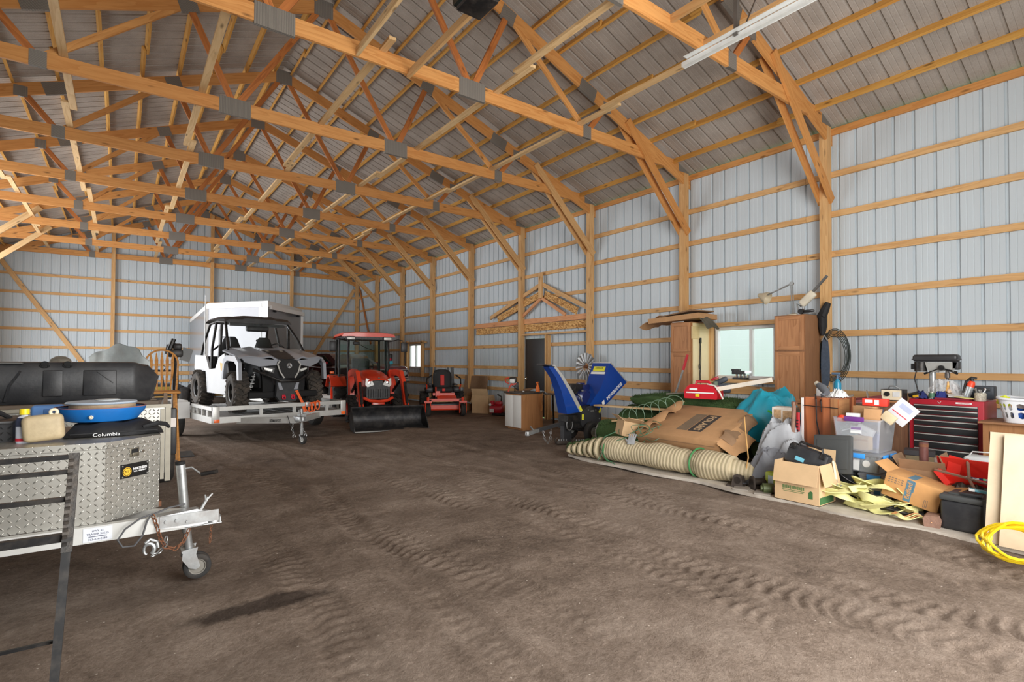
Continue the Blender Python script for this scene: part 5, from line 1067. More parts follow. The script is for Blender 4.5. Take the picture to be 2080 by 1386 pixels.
mb = W_(loc); mb.prism([(6.98 + .27 * math.cos(a), .40 + .25 * math.sin(a)) for a in [2 * pi * k / 12 + .26 for k in range(12)]], -7.36, -7.04, XZ); hs = mb.build('drum_housing', CGR, t)
mb = W_(loc); mb.box((6.76, 7.035, .45), (.045, .006, .1)); mb.box((7.2, 7.035, .55), (.04, .006, .1), Ry(30)); mb.build('warning_label', YEL, hs)
mb = W_(loc); 
for k in range(6): mb.cyl((6.98 + .2 * math.cos(k), 7.04, .40 + .19 * math.sin(k)), (6.98 + .2 * math.cos(k), 7.03, .40 + .19 * math.sin(k)), .012, 6)
mb.box((7.0, 7.035, .55), (.09, .005, .03)); mb.build('bolt', GALV, hs)
mb = W_(loc); mb.box((6.64, 7.2, .37), (.42, .26, .24)); mb.build('frame', BLK, t)
mb = W_(loc); mb.box((6.5, 7.2, .17), (.18, .1, .34)); mb.build('stand_leg', CGR, t)
mb = W_(loc); mb.beam((6.5, 7.2, .36), (5.75, 7.12, .27), .06, .06); mb.build('tow_bar', CGR, t)
mb = W_(loc); mb.beam((5.78, 7.12, .275), (5.55, 7.1, .235), .07, .055); mb.lathe([(.001, .05), (.035, .04), (.045, .0), (.04, -.03)], 14, T(5.54, 7.1, .23)); mb.beam((5.66, 7.1, .29), (5.60, 7.1, .35), .025, .02); mb.build('coupler', GALV, t)
mb = link_chain(W_(loc), [(5.86, 7.08, .26), (5.88, 7.06, .12), (5.95, 7.06, .05), (6.02, 7.07, .10), (6.05, 7.09, .28)], .02, .005); mb.build('safety_chain', GALV, t)
mb = W_(loc); mb.tube([(6.46 + .07 * math.cos(a), 7.06, .33 + .1 * math.sin(a)) for a in [rad(q) for q in range(150, 391, 20)]], .008, 6); mb.build('grab_loop', GALV, t)
for s in (-.3, .3): wheel(t, (-.03, s, .19), .19, .11, (0, 1, 0), rimr=.45, rim=SILV)
mb = W_(loc); mb.cyl((6.87, 6.9, .19), (6.87, 7.5, .19), .025, 8); mb.build('axle', BLK, t)
mb = W_(loc); mb.box((6.86, 7.42, .94), (.30, .3, .2), bev=.03); mb.box((6.75, 7.38, .96), (.16, .24, .16), bev=.02); en = mb.build('engine', BLK, t)
mb = W_(loc); mb.box((7.06, 7.4, .96), (.24, .26, .13), bev=.03); mb.box((7.05, 7.4, 1.04), (.12, .12, .03), bev=.01); mb.build('fuel_tank', mat('engine_blue', (26, 38, 92), .35, .1, .05, 6, coat=.3), en)
mb = W_(loc); mb.cyl((6.98, 7.50, .78), (6.98, 7.2, .78), .17, 24); mb.cyl((6.98, 7.2, .78), (6.98, 7.17, .78), .15, 24, .11); mb.build('recoil_starter', mat('engine_blue', (26, 38, 92)), en)
mb = W_(loc); mb.cyl((6.86, 7.16, .92), (6.86, 7.14, .92), .02, 8); mb.tube([(6.8, 7.2, .86), (6.83, 7.16, .8), (6.86, 7.16, .72)], .012, 6); mb.build('throttle_parts', GALV, en)

# two small shoe-like machine dollies in front of the chipper
loc = (6.2, 6.95, 0)
for k, (x, y, lbl) in enumerate(((6.22, 7.0, 'rusty steel tow hook lying on the dirt, nearer the white cabinet'), (6.45, 6.80, 'rusty steel tow hook lying on the dirt, nearer the turf roll'))):
    t = thing('tow_hook', lbl, 'tow hook', (x, y, .0), -20, 'tow hooks on the dirt')
    mb = MB(); mb.box((0, 0, .045), (.22, .12, .06), bev=.015); mb.tube([(-.1, 0, .05), (-.13, .0, .09), (-.09, 0, .12)], .015, 6); mb.build('body', mat('dark_iron', (70, 62, 56), .6, .5, .25, 20), t)
    mb = MB()
    for q in range(4): mb.cyl((-.06 + .045 * q, -.02, .07), (-.06 + .045 * q, -.02, .105), .014, 8)
    mb.build('bolt', GALV, t)

# ================= windmill ornament by the post =================
loc = (8.46, 8.71, 0); t = thing('windmill_wheel', 'galvanised ornamental windmill wheel standing against the wall beside the post', 'windmill', loc)
hub = V((0, 0, 1.345))
for k in range(16):
    a = 2 * pi * k / 16; er = V((0, math.cos(a), math.sin(a))); et = V((0, -math.sin(a), math.cos(a)))
    mb = MB(); tw = V((1, 0, 0)) * .35 + et * .94
    def bl(u, v): return hub + er * (.09 + .22 * v) + tw * ((u - .5) * (.04 + .07 * v)) + V((-.012 * math.sin(pi * u), 0, 0))
    mb.grid(bl, 3, 2, .003); mb.build('blade', GALV, t)
mb = MB(); mb.cyl(hub + V((-.04, 0, 0)), hub + V((.04, 0, 0)), .04, 14); mb.build('hub', RUST, t)
mb = MB(); mb.box(hub + V((.03, -.02, .02)), (.02, .10, .3)); mb.build('hub_board', wood('old_board', (196, 146, 96), (160, 112, 66)), t)
mb = MB(); mb.beam((.05, 0, 0), (.03, 0, 1.3), .04, .04); mb.beam((.06, -.06, 0), (.04, -.02, 1.0), .03, .03); mb.build('stand', GALV, t)
mb = MB(); mb.tube([hub + V((0, .2 * math.cos(a), .2 * math.sin(a))) for a in [2 * pi * q / 32 for q in range(32)]], .004, 5, closed=True); mb.build('ring', GALV, t)

# ================= door, door framing, gable framing =================
mb = MB(); mb.box((W + .045, (DR[0] + DR[1]) / 2, (DR[2] + DR[3]) / 2), (.045, DR[1] - DR[0] - .03, DR[3] - DR[2] - .01), bev=.003)
dr = mb.build('door_1', mat('black_door', (40, 40, 43), .45, 0, .08, 3), label='plain black entry door', kind='structure')
mb = MB(); mb.lathe([(.001, .06), (.026, .055), (.03, .04), (.012, .03), (.012, .01), (.03, .006), (.03, 0)], 16, T(W + .02, DR[1] - .07, 1.0) @ Ry(-90)); mb.build('door_knob', CHR, dr)
mb = MB()
for z in (.25, 1.0, 1.85): mb.cyl((W + .018, DR[0] + .03, z - .045), (W + .018, DR[0] + .03, z + .045), .01, 8)
mb.build('hinge', CHR, dr)
def lumber(name, parts, label, cat='framing', m=None, grp=None):
    mb = MB()
    for p, q, w_, h_ in parts: mb.beam(p, q, w_, h_, (1, 0, 0))
    return mb.build(name, m or pine, label=label, cat=cat, group=grp)
lumber('door_jamb', [((W - .045, DR[0] - .06, 0), (W - .045, DR[0] - .06, 2.14), .045, .09)], 'timber jamb on the chipper side of the black door')
lumber('door_jamb', [((W - .045, DR[1] + .035, 0), (W - .045, DR[1] + .035, 2.14), .04, .09)], 'timber jamb on the cabinet side of the black door')
lumber('door_stud', [((W - .045, DR[0] - .16, 0), (W - .045, DR[0] - .16, 2.12), .045, .085)], 'timber stud next to the black door jamb')
lumber('door_header', [((W - .06, 8.85, 2.165), (W - .06, 11.45, 2.165), .045, .10)], 'timber header across the bay above the black door', m=pine)
osb = NT('osb_board'); vo = osb.node('TexVoronoi'); osb.link(osb.coord('gc', (14, 40, 40)), vo.inputs['Vector']); vo.inputs['Scale'].default_value = 1.6
sp_ = osb.node('SeparateColor'); osb.link(vo.outputs['Color'], sp_.inputs[0]); osb.link(osb.ramp(sp_.outputs[0], [(.1, sl((150, 100, 50))), (.5, sl((202, 152, 88))), (.95, sl((228, 186, 122)))]), osb.b.inputs['Base Color']); osb.b.inputs['Roughness'].default_value = .8; osb = osb.m
for y0, y1, nm in ((8.84, 11.33, 'above the black door'), (11.45, 13.72, 'beside the door bay towards the far corner')):
    lumber('ledger_board', [((W - .02, y0, 2.52), (W - .02, y1, 2.52), .13, .04)], 'reddish plank ledger ' + nm, 'beam', wood('reddish_plank', (222, 162, 112), (196, 130, 84)))
    lumber('osb_strip', [((W - .0, y0, 2.35), (W - .0, y1, 2.35), .19, .035)], 'oriented strand board strip below the ledger ' + nm, 'board', osb)
ap = (W - .035, 10.56, 3.32)
for s, ye, nm in ((-1, 8.9, 'sloping towards the chipper'), (1, 12.9, 'sloping towards the far corner')):
    e = (W - .035, ye, 2.62)
    lumber('gable_rafter', [((W - .05, ap[1] - .03 * s * -1, ap[2] + .12), (W - .05, ye, 2.72), .10, .04)], 'porch gable rafter on the wall ' + nm, 'rafter')
    lumber('osb_strip', [((W - .03, ap[1] + .12 * s, ap[2] - .14), (W - .03, ye - .35 * s, 2.66), .17, .03)], 'oriented strand board strip under the porch rafter ' + nm, 'board', osb)
    lumber('gable_strut', [((W - .05, ap[1] + .02 * s, 3.08), (W - .05, ap[1] + .92 * s, 2.60), .08, .04)], 'short strut of the porch gable ' + nm, 'strut', wood('reddish_plank', (222, 162, 112), (196, 130, 84)))
lumber('king_post', [((W - .08, 10.56, 3.08), (W - .08, 10.56, 3.74), .13, .05)], 'short upright post at the peak of the porch gable', 'post')
# ================= windows =================
def window(n, wn, split):
    y0, y1, z0, z1 = wn; vin = mat('white_vinyl', (226, 228, 228), .4, 0, .02); mb = MB()
    for a, b in (((y0, z0), (y1, z0)), ((y0, z1), (y1, z1))): mb.box((W + .03, (a[0] + b[0]) / 2, a[1] + (.03 if a[1] == z0 else -.03)), (.08, y1 - y0, .06), bev=.004)
    for y in (y0 + .03, y1 - .03, split): mb.box((W + .03, y, (z0 + z1) / 2), (.078, .055, z1 - z0 - .02), bev=.004)
    f = mb.build('window_%d' % n, vin, kind='structure', label='white vinyl slider window')
    for a, b, o in ((y0 + .05, split - .02, .04), (split + .02, y1 - .05, .055)):
        mb = MB(); mb.box((W + o, (a + b) / 2, (z0 + z1) / 2), (.004, b - a, z1 - z0 - .1)); mb.build('pane', CLR, f)
    return f
window(1, WIN, 4.95); window(2, WIN2, 17.9)
lumber('window_stud', [((W - .05, WIN[1] + .045, 1.06), (W - .05, WIN[1] + .045, 2.2), .05, .11)], 'timber stud beside the slider window, next to the tool-hung cabinet')
lumber('window_sill', [((W - .06, 4.3, 1.125), (W - .06, 5.72, 1.125), .06, .13)], 'timber sill board under the slider window', 'sill')
lumber('window_header', [((W - .05, 4.3, 2.125), (W - .05, 5.72, 2.125), .07, .11)], 'timber header over the slider window')
for y in (WIN2[0] - .06, WIN2[1] + .06): lumber('window_stud', [((W - .05, y, .9), (W - .05, y, 2.2), .08, .11)], 'timber stud of the far window, on the side ' + ('nearer the mower' if y < 18 else 'nearer the far corner'))
lumber('window_header', [((W - .05, WIN2[0] - .3, 2.13), (W - .05, WIN2[1] + .3, 2.13), .06, .11)], 'timber header over the far small window')
# white house and trees seen through the windows
sid = NT('white_siding'); wv = sid.node('TexWave', wave_type='BANDS', bands_direction='Z', wave_profile='SAW'); wv.inputs['Scale'].default_value = 1.6; sid.link(sid.coord('obj'), wv.inputs['Vector']); sid.bump(wv.outputs['Fac'], .4, .02)
sid.b.inputs['Base Color'].default_value = sl((232, 234, 238)); sid.b.inputs['Roughness'].default_value = .6; sid = sid.m
loc = (17.5, 9, 0); t = thing('house', 'white sided house seen through the slider window', 'house', loc)
mb = W_(loc); mb.box((18, 8.2, 2.2), (6, 7.0, 3.1)); mb.build('siding_wall', sid, t)
mb = W_(loc); mb.box((18, 8.2, .4), (6.02, 7.02, .8)); mb.build('foundation', mat('pale_concrete', (206, 198, 188), .8), t)
mb = W_(loc); mb.box((14.99, 8.2, .86), (.03, 7.04, .05)); mb.build('drip_edge', mat('dark_gap', (96, 98, 104), .7), t)
mb = W_(loc); mb.box((15.0, 6.3, 1.85), (.12, .45, 1.7)); mb.build('downspout_panel', mat('shaded_siding', (200, 204, 210), .6), t)  # darker copy of the siding, shade put into its colour
gl = mat('tree_leaf', (96, 128, 70), .9, 0, .35, 3)
for k, (x, y, h) in enumerate(((42, 50, 7), (46, 62, 9), (40, 40, 6), (47, 75, 8))):
    t = thing('tree', 'hazy green tree beyond the lawn seen through the far window, ' + ['second', 'third', 'first', 'fourth'][k] + ' along the row', 'tree', (x, y, 0), 0, 'trees beyond the lawn')
    mb = MB(); mb.tube([(0, 0, 0), (.1, 0, h * .5)], .25, 8); mb.build('trunk', mat('bark', (98, 82, 66), .9), t)
    mb = MB()
    for q in range(9):
        c = V((R.uniform(-2, 2), R.uniform(-2, 2), h * .55 + R.uniform(-.8, 2.4))); rr = R.uniform(1.2, 2.0); b_ = bmesh.new(); bmesh.ops.create_icosphere(b_, subdivisions=2, radius=rr)
        mb.add([c + v.co * (1 + .18 * NZ.noise(v.co * 2 + c)) for v in b_.verts], [tuple(v.index for v in f.verts) for f in b_.faces]); b_.free()
    mb.build('crown', gl, t, 60)

# ================= tall oak cabinets either side of the window =================
oak = wood('oak_cabinet', (176, 126, 84), (150, 100, 60), False); oakd = wood('oak_door', (184, 132, 90), (152, 102, 64), False)
def tall_cab(label, y0, y1, side_m, hinge):
    loc = (8.4, (y0 + y1) / 2, 0); t = thing('pantry_cabinet', label, 'cabinet', loc, 0, 'tall oak cabinets')
    mb = W_(loc); mb.box((8.41, (y0 + y1) / 2, 1.12), (.59, y1 - y0, 2.10)); mb.box((8.44, (y0 + y1) / 2, .04), (.53, y1 - y0 - .02, .08)); mb.build('body', side_m, t)
    for z0, z1 in ((.12, .92), (.95, 1.615), (1.645, 2.15)) if False else ((.12, .83), (.85, 1.615), (1.64, 2.155)):
        mb = W_(loc); c = ((y0 + y1) / 2, (z0 + z1) / 2); w_, h_ = y1 - y0 - .03, z1 - z0
        mb.box((8.106, c[0], c[1]), (.014, w_, h_))
        for s in (-1, 1):
            mb.box((8.096, c[0] + s * (w_ / 2 - .03), c[1]), (.014, .06, h_), bev=.003); mb.box((8.096, c[0], c[1] + s * (h_ / 2 - .03)), (.014, w_ - .11, .06), bev=.003)
        mb.build('door', oakd, t)
    return t
tall_cab('tall oak cabinet right of the slider window with lamp and tools on top', 3.76, 4.22, wood('brown_cab_side', (150, 108, 74), (128, 88, 58), False), 1)
c_ = tall_cab('tall oak cabinet left of the slider window with cardboard piled on its top', 5.70, 6.14, wood('cab_body', (176, 126, 84), (150, 100, 60), False), -1)
mb = MB(T(-8.4, -5.92, 0)); mb.box((8.42, 5.694, 1.12), (.56, .01, 2.06)); sp = mb.build('side_panel', mat('cream_laminate', (226, 208, 164), .5, 0, .05, 3), c_)
mb = MB(T(-8.4, -5.92, 0)); mb.box((8.2, 5.68, 1.98), (.2, .03, .22)); mb.build('tool_rail', mat('cream_laminate2', (216, 192, 140), .6), c_)
loc = (8.33, 5.675, 0); t = thing('hanging_pliers', 'dark grabber tool and wires hanging on the cream side of the tall cabinet', 'hand tool', loc)
mb = W_(loc); mb.tube([(8.33, 5.674, 1.86), (8.32, 5.672, 1.4), (8.32, 5.672, 1.1)], .008, 6); mb.tube([(8.34, 5.672, 1.86), (8.35, 5.67, 1.5), (8.33, 5.67, 1.25), (8.34, 5.67, 1.02)], .005, 6); mb.box((8.335, 5.67, 1.84), (.05, .02, .1), bev=.006); mb.build('tool', BLK, t)
mb = W_(loc); mb.tube([(8.30, 5.672, 1.42), (8.28, 5.672, 1.38), (8.30, 5.672, 1.33), (8.33, 5.672, 1.3)], .006, 6); mb.build('hook', GALV, t)
# things on the cabinets
TOP = 2.172
for k, (x, y, z, w_, l_, rz, tl, lb) in enumerate(((8.32, 6.05, TOP + .02, .62, 1.05, 4, 3, 'flattened brown carton lying lowest on the tall cabinet by the window'), (8.3, 5.95, TOP + .14, .55, .8, -8, 5, 'smaller flattened brown carton lying uppermost on the tall cabinet'))):
    loc = (x, y, z); t = thing('flat_carton', lb, 'cardboard', loc, rz, 'flattened cartons'); t.rotation_euler = (rad(-tl), 0, rad(rz))
    mb = MB(); mb.box((0, 0, .05 if k == 0 else .015), (w_, l_, .09 if k == 0 else .02)); mb.build('panel', mat('dark_cardboard', (142, 112, 84)) if k else CARD, t)
    mb = MB(); mb.grid(lambda u, v: (-w_ / 2 + w_ * u, l_ / 2 - .02 + .22 * v, .045 - .09 * v * v - .04 * math.sin(u * 5) * v), 6, 4, .006); mb.build('flap', CARD, t)
loc = (8.25, 5.58, TOP); t = thing('dark_cloth', 'dark olive and grey cloth draped off the cardboard towards the window', 'cloth', loc)
mb = MB(); mb.grid(lambda u, v: (-.18 + .36 * v + .02 * math.sin(u * 9), .28 - .5 * u, .13 - .34 * max(0, u - .45) ** 1.5 * 1.8 + .02 * math.sin(v * 8 + u * 4)), 14, 10, .012); mb.build('cloth', mat('olive_cloth', (92, 88, 76), .9, 0, .3, 5), t)
mb = MB(); mb.box((-.11, .42, .01), (.02, .24, .012)); mb.build('white_strip', WHT, t)
loc = (8.32, 4.02, TOP); t = thing('desk_lamp', 'beige desk lamp with a jointed arm on the tall oak cabinet', 'lamp', loc)
mb = MB(); mb.lathe([(.001, 0), (.1, 0), (.1, .02), (.03, .035), (.001, .035)], 20); mb.build('base', mat('beige_enamel', (198, 186, 160), .45, .1, .05), t)
mb = MB(); mb.tube([(0, .0, .03), (.0, .02, .50)], .007, 6); mb.tube([(0, .03, .03), (0, .05, .50)], .007, 6); mb.tube([(0, .035, .50), (-.02, .40, .36)], .012, 7); mb.cyl((-.02, .035, .50), (.02, .035, .50), .03, 10); mb.build('arm', GALV, t)
mb = MB(T(-.02, .46, .33) @ Rx(115)); mb.lathe([(.03, -.1), (.05, -.05), (.09, .02), (.10, .07), (.095, .07), (.085, .02), (.04, -.05)], 22); mb.build('shade', mat('beige_enamel', (198, 186, 160)), t)
loc = (8.36, 3.86, TOP); t = thing('chop_saw_head', 'white and grey power tool with a long arm raised on the tall oak cabinet', 'power tool', loc)
mb = MB(); mb.box((0, 0, .02), (.2, .2, .04), bev=.01); mb.tube([(0, .05, .04), (0, .03, .16)], .02, 8); mb.tube([(-.03, .1, .05), (-.03, .12, .18), (.02, .08, .14)], .012, 6); mb.build('base', GALV, t)
mb = MB(T(0, -.02, .25) @ Rx(-42)); mb.box((0, 0, 0), (.08, .26, .12), bev=.03, seg=3); mb.build('housing', mat('ivory_plastic', (214, 206, 186)), t)
mb = MB(); mb.beam((0, .02, .22), (0, -.30, .56), .03, .035, (1, 0, 0)); mb.build('arm', mat('grey_bar', (104, 104, 102), .5, .4), t)
loc = (8.25, 3.74 + .08, TOP); t = thing('dust_goggles', 'black goggles lying at the front corner of the tall oak cabinet top', 'goggles', loc)
mb = MB(); mb.tube([(-.02 + .03 * math.cos(a), -.06 + .06 * math.sin(a), .05) for a in [2 * pi * q / 14 for q in range(14)]], .018, 7, closed=True); mb.build('frame', BPL, t)
mb = MB(); mb.cyl((-.03, .06, .05), (.03, .06, .05), .04, 12); mb.build('lens_cup', BLK, t)
loc = (8.57, 3.70, 0); t = thing('black_boot_bag', 'black pouch hanging off the post corner above the grey strap', 'pouch', loc)
mb = W_(loc); mb.tube([(8.50, 3.76, 2.15), (8.52, 3.70, 2.16), (8.54, 3.67, 2.25), (8.53, 3.62, 2.35)], [.03, .07, .06, .04], 10); mb.tube([(8.53, 3.70, 2.16), (8.53, 3.70, 2.0), (8.53, 3.70, 1.86)], [.06, .06, .03], 10); mb.build('pouch', mat('black_nylon', (28, 28, 30)), t)
loc = (8.53, 3.62, 0); t = thing('lifting_strap', 'blue-grey webbing strap with steel hooks hanging on the near post', 'strap', loc)
mb = W_(loc); mb.loft([[(8.52 - .008, 3.66 + w, z), (8.52 - .008, 3.66 - w, z), (8.52 + .012, 3.66 - w, z), (8.52 + .012, 3.66 + w, z)] for z, w in ((1.80, .035), (1.6, .055), (1.4, .06), (1.2, .055), (1.10, .035))]); mb.build('webbing', mat('slate_webbing', (70, 82, 98), .8, 0, .15, 30), t)
mb = W_(loc); mb.tube([(8.50, 3.70, 1.78), (8.50, 3.66, 1.86), (8.50, 3.62, 1.78)], .012, 6); mb.tube([(8.5, 3.66 + .06 * math.cos(a), 1.07 + .06 * math.sin(a)) for a in [rad(q) for q in range(150, 391, 20)]], .014, 7); mb.build('hook', GALV, t)
loc = (8.56, 3.60, 0); t = thing('cable_coil', 'dark green extension cord coiled in loops on the near post', 'cord', loc)
mb = W_(loc)
for k in range(6):
    ry, rz_ = .16 + .012 * k, .30 + .022 * k; mb.tube([(8.55 + .008 * k + .01 * math.sin(a * 2 + k), 3.56 + ry * math.cos(a), 1.55 + rz_ * math.sin(a) * (1 if math.sin(a) > 0 else .95)) for a in [2 * pi * q / 30 for q in range(30)]], .006, 6, closed=True)
mb.build('coil', mat('dark_green_cord', (38, 46, 42), .6), t)
# things on the window sill
for k, (y, z, w_, h_) in enumerate(((5.10, 1.20, .16, .03), (5.12, 1.24, .20, .05), (5.14, 1.29, .24, .035))):
    pass
loc = (W - .07, 5.08, 1.156); t = thing('sill_machine', 'small black and chrome machine on the window sill', 'machine', loc)
mb = MB(); mb.box((0, .02, .018), (.08, .26, .03)); mb.box((-.01, .05, .12), (.07, .22, .06)); mb.box((-.01, .10, .165), (.07, .14, .03)); mb.build('body', BLK, t)
mb = MB()
for k in range(4): mb.cyl((0, -.12 + .07 * k, .03), (0, -.12 + .07 * k, .09), .022, 8)
mb.box((0, -.1, .13), (.05, .12, .04)); mb.build('chrome_parts', CHR, t)
# ================= overhead door hardware =================
loc = (4.78, 2.2, 4.6); t = thing('door_track', 'galvanised overhead door track hanging below the nearest truss', 'door track', loc)
mb = W_(loc); mb.beam((4.78, -.9, 4.6), (4.80, 3.47, 4.6), .055, .004); mb.beam((4.753, -.9, 4.62), (4.773, 3.47, 4.62), .004, .05); mb.beam((4.807, -.9, 4.625), (4.827, 3.47, 4.625), .004, .06); mb.beam((4.72, -.9, 4.655), (4.74, 3.40, 4.655), .07, .004)
mb.build('rail', mat('galv_track', (216, 218, 216), .4, .3, .08, 10), t)
mb = W_(loc); mb.beam((4.77, 2.84, 4.62), (4.77, 2.84, 5.2), .04, .04); mb.beam((4.79, 2.80, 4.62), (4.95, 2.72, 5.05), .03, .006); mb.build('hanger', mat('dark_galv', (104, 100, 96), .5, .5), t)
for k, (x, z) in enumerate(((2.90, 5.10), (2.23, 5.15))):
    mb = MB(); mb.beam((x, -.6, z), (x, PY[1] + .02, z), .038, .089); o = mb.build('opener_board', pale if k else pine, label='pine board running back from the second truss, ' + ('the one bearing the door opener' if k == 0 else 'nearer the ridge plate'), cat='board', group='opener boards')
for k, (x, z) in enumerate(((4.84, 5.235), (5.45, 5.165))):
    mb = MB(); mb.beam((x, -.6, z + .0), (x, PY[0] + .06, z), .038, .089); mb.build('track_board', pine, label='pine board on the nearest truss above the door track, ' + ('nearer the ridge' if k == 0 else 'nearer the window wall'), cat='board', group='track boards')
loc = (2.70, 4.36, 4.88); t = thing('door_opener', 'dark green-black garage door opener motor at the top edge', 'door opener', loc)
mb = MB(); mb.box((0, -.1, .08), (.34, .40, .16), bev=.03); mb.build('motor_case', mat('opener_black', (26, 34, 30), .3, 0, .05), t)
mb = MB(); mb.box((0, -.1, -.015), (.28, .34, .05), bev=.02); mb.box((.05, -.32, .05), (.1, .06, .1), bev=.02); mb.build('light_cover', BLK, t)
mb = MB(); mb.beam((.0, -.1, .16), (.2, .0, .30), .03, .01); mb.beam((0, -.3, .16), (0, -.3, .30), .03, .01); mb.build('bracket', GALV, t)

# ================= turf rolls and the heap on the slab =================
SLB = .035
def turf_mat(name, a, b):
    t = NT(name); f = t.noise(t.coord('obj'), 120, 3, .7); t.link(t.ramp(f, [(.35, sl(a)), (.65, sl(b))]), t.b.inputs['Base Color']); t.b.inputs['Roughness'].default_value = .9; t.bump(f, .8, .02); return t.m
GRN = turf_mat('green_turf', (40, 66, 32), (92, 124, 66))
bk_ = NT('turf_backing'); wv = bk_.node('TexWave', wave_type='BANDS', bands_direction='X'); wv.inputs['Scale'].default_value = 7; wv.inputs['Distortion'].default_value = .8; bk_.link(bk_.coord('gc'), wv.inputs['Vector'])
f = bk_.noise(bk_.coord('obj'), 5, 5, .6); c = bk_.mix(f, sl((176, 160, 128)), sl((208, 194, 164))); bk_.link(bk_.mix(bk_.ramp(wv.outputs['Fac'], [(.1, (.5, .5, .5, 1)), (.5, (0, 0, 0, 1))]), c, sl((126, 118, 84))), bk_.b.inputs['Base Color']); bk_.b.inputs['Roughness'].default_value = .9; bk_.bump(wv.outputs['Fac'], .5, .01); BACK = bk_.m
def lump_roll(mb, pts, rx, rz, n=28, amp=.02, seed=0, gcx=True):
    """flattened roll along pts, radii rx across, rz up"""
    pts = [V(p) for p in pts]; rings = []; N0 = len(mb.v); s = 0; S_ = []
    for i, p in enumerate(pts):
        a = pts[max(0, i - 1)]; b = pts[min(len(pts) - 1, i + 1)]; d = (b - a).normalized(); side = d.cross(V((0, 0, 1))).normalized(); up = side.cross(d)
        if i: s += (p - pts[i - 1]).length
        S_.append(s); X_ = rx[i] if hasattr(rx, '__len__') else rx; Z_ = rz[i] if hasattr(rz, '__len__') else rz
        r = []
        for j in range(n):
            q = 2 * pi * j / n; k = 1 + amp / X_ * NZ.noise(V((s * 3.1 + seed, math.cos(q) * 1.6, math.sin(q) * 1.6)))
            r.append(p + side * X_ * math.cos(q) * k + up * Z_ * (math.sin(q) if math.sin(q) > 0 else math.sin(q) * .95) * k)
        rings.append(r)
    mb.loft(rings)
    if gcx:
        g = []
        for i in range(len(pts)):
            for j in range(n): g.append((S_[i], j / n, 0))
        mb.g[N0:] = g
    return mb
def blades(mb, pts, rx, rz, count, ln=.03, seed=1):
    rr = random.Random(seed); pts = [V(p) for p in pts]
    for _ in range(count):
        u = rr.uniform(0, len(pts) - 1.001); i = int(u); f = u - i; p = pts[i].lerp(pts[i + 1], f); d = (pts[i + 1] - pts[i]).normalized(); side = d.cross(V((0, 0, 1))).normalized(); up = side.cross(d)
        q = rr.uniform(-.5, pi + .5); X_ = rx if not hasattr(rx, '__len__') else rx[i] * (1 - f) + rx[i + 1] * f; Z_ = rz if not hasattr(rz, '__len__') else rz[i] * (1 - f) + rz[i + 1] * f
        o = side * math.cos(q) + up * math.sin(q); c = p + side * X_ * math.cos(q) + up * Z_ * math.sin(q)
        e = V((rr.uniform(-1, 1), rr.uniform(-1, 1), rr.uniform(-1, 1))) * .5; w = d * rr.uniform(.003, .005)
        mb.add([c - w - o * .005, c + w - o * .005, c + (o + e) * ln * rr.uniform(.6, 1.2)], [(0, 1, 2)])
def seg(a, b, n): a, b = V(a), V(b); return [a.lerp(b, i / n) for i in range(n + 1)]
loc = (5.75, 4.8, SLB)
t = thing('turf_roll', 'long roll of artificial turf with beige striped backing along the slab edge', 'turf roll', loc)
P1 = seg((5.66, 5.35, .215), (5.86, 3.55, .19), 24); rx1 = [.20 + .015 * math.sin(i * .7) - (.035 if 16 < i < 19 else 0) for i in range(25)]
mb = lump_roll(W_(loc), P1, rx1, [r * .82 for r in rx1], amp=.03, seed=3); mb.build('backing', BACK, t, 60)
mb = W_(loc)
for k in range(6):
    y = 5.42 + .105 * k; lump_roll(mb, seg((5.64 - .02 * k, y, .20 - .014 * k), (5.63 - .02 * k, y + .085, .195 - .014 * k), 3), [.17 - .016 * k, .195 - .017 * k, .195 - .017 * k, .16 - .016 * k], [.155 - .016 * k, .165 - .017 * k, .165 - .017 * k, .14 - .016 * k], seed=k)
mb.build('coil_layers', BACK, t, 60)
mb = W_(loc)
for k in range(6): blades(mb, seg((5.64 - .02 * k, 5.495 + .105 * k, .2 - .014 * k), (5.63 - .02 * k, 5.53 + .105 * k, .2 - .014 * k), 1), .168 - .016 * k, .15 - .016 * k, 420, .022, k)
mb.build('turf_fringe', GRN, t)
mb = lump_roll(W_(loc), seg((5.88, 3.6, .17), (6.05, 3.1, .14), 6), [.16, .15, .14, .13, .12, .11, .10], [.14, .13, .12, .115, .11, .10, .09], seed=8); mb.build('inner_roll', BACK, t, 60)
for y in (3.98, 5.28):
    mb = W_(loc); x = 5.66 + (5.35 - y) * .111; mb.tube([(x + .205 * math.cos(a), y, .205 + .175 * math.sin(a)) for a in [2 * pi * q / 24 for q in range(24)]], .012, 6, closed=True)
    mb.build('green_strap', mat('green_webbing', (64, 128, 74), .7), t)
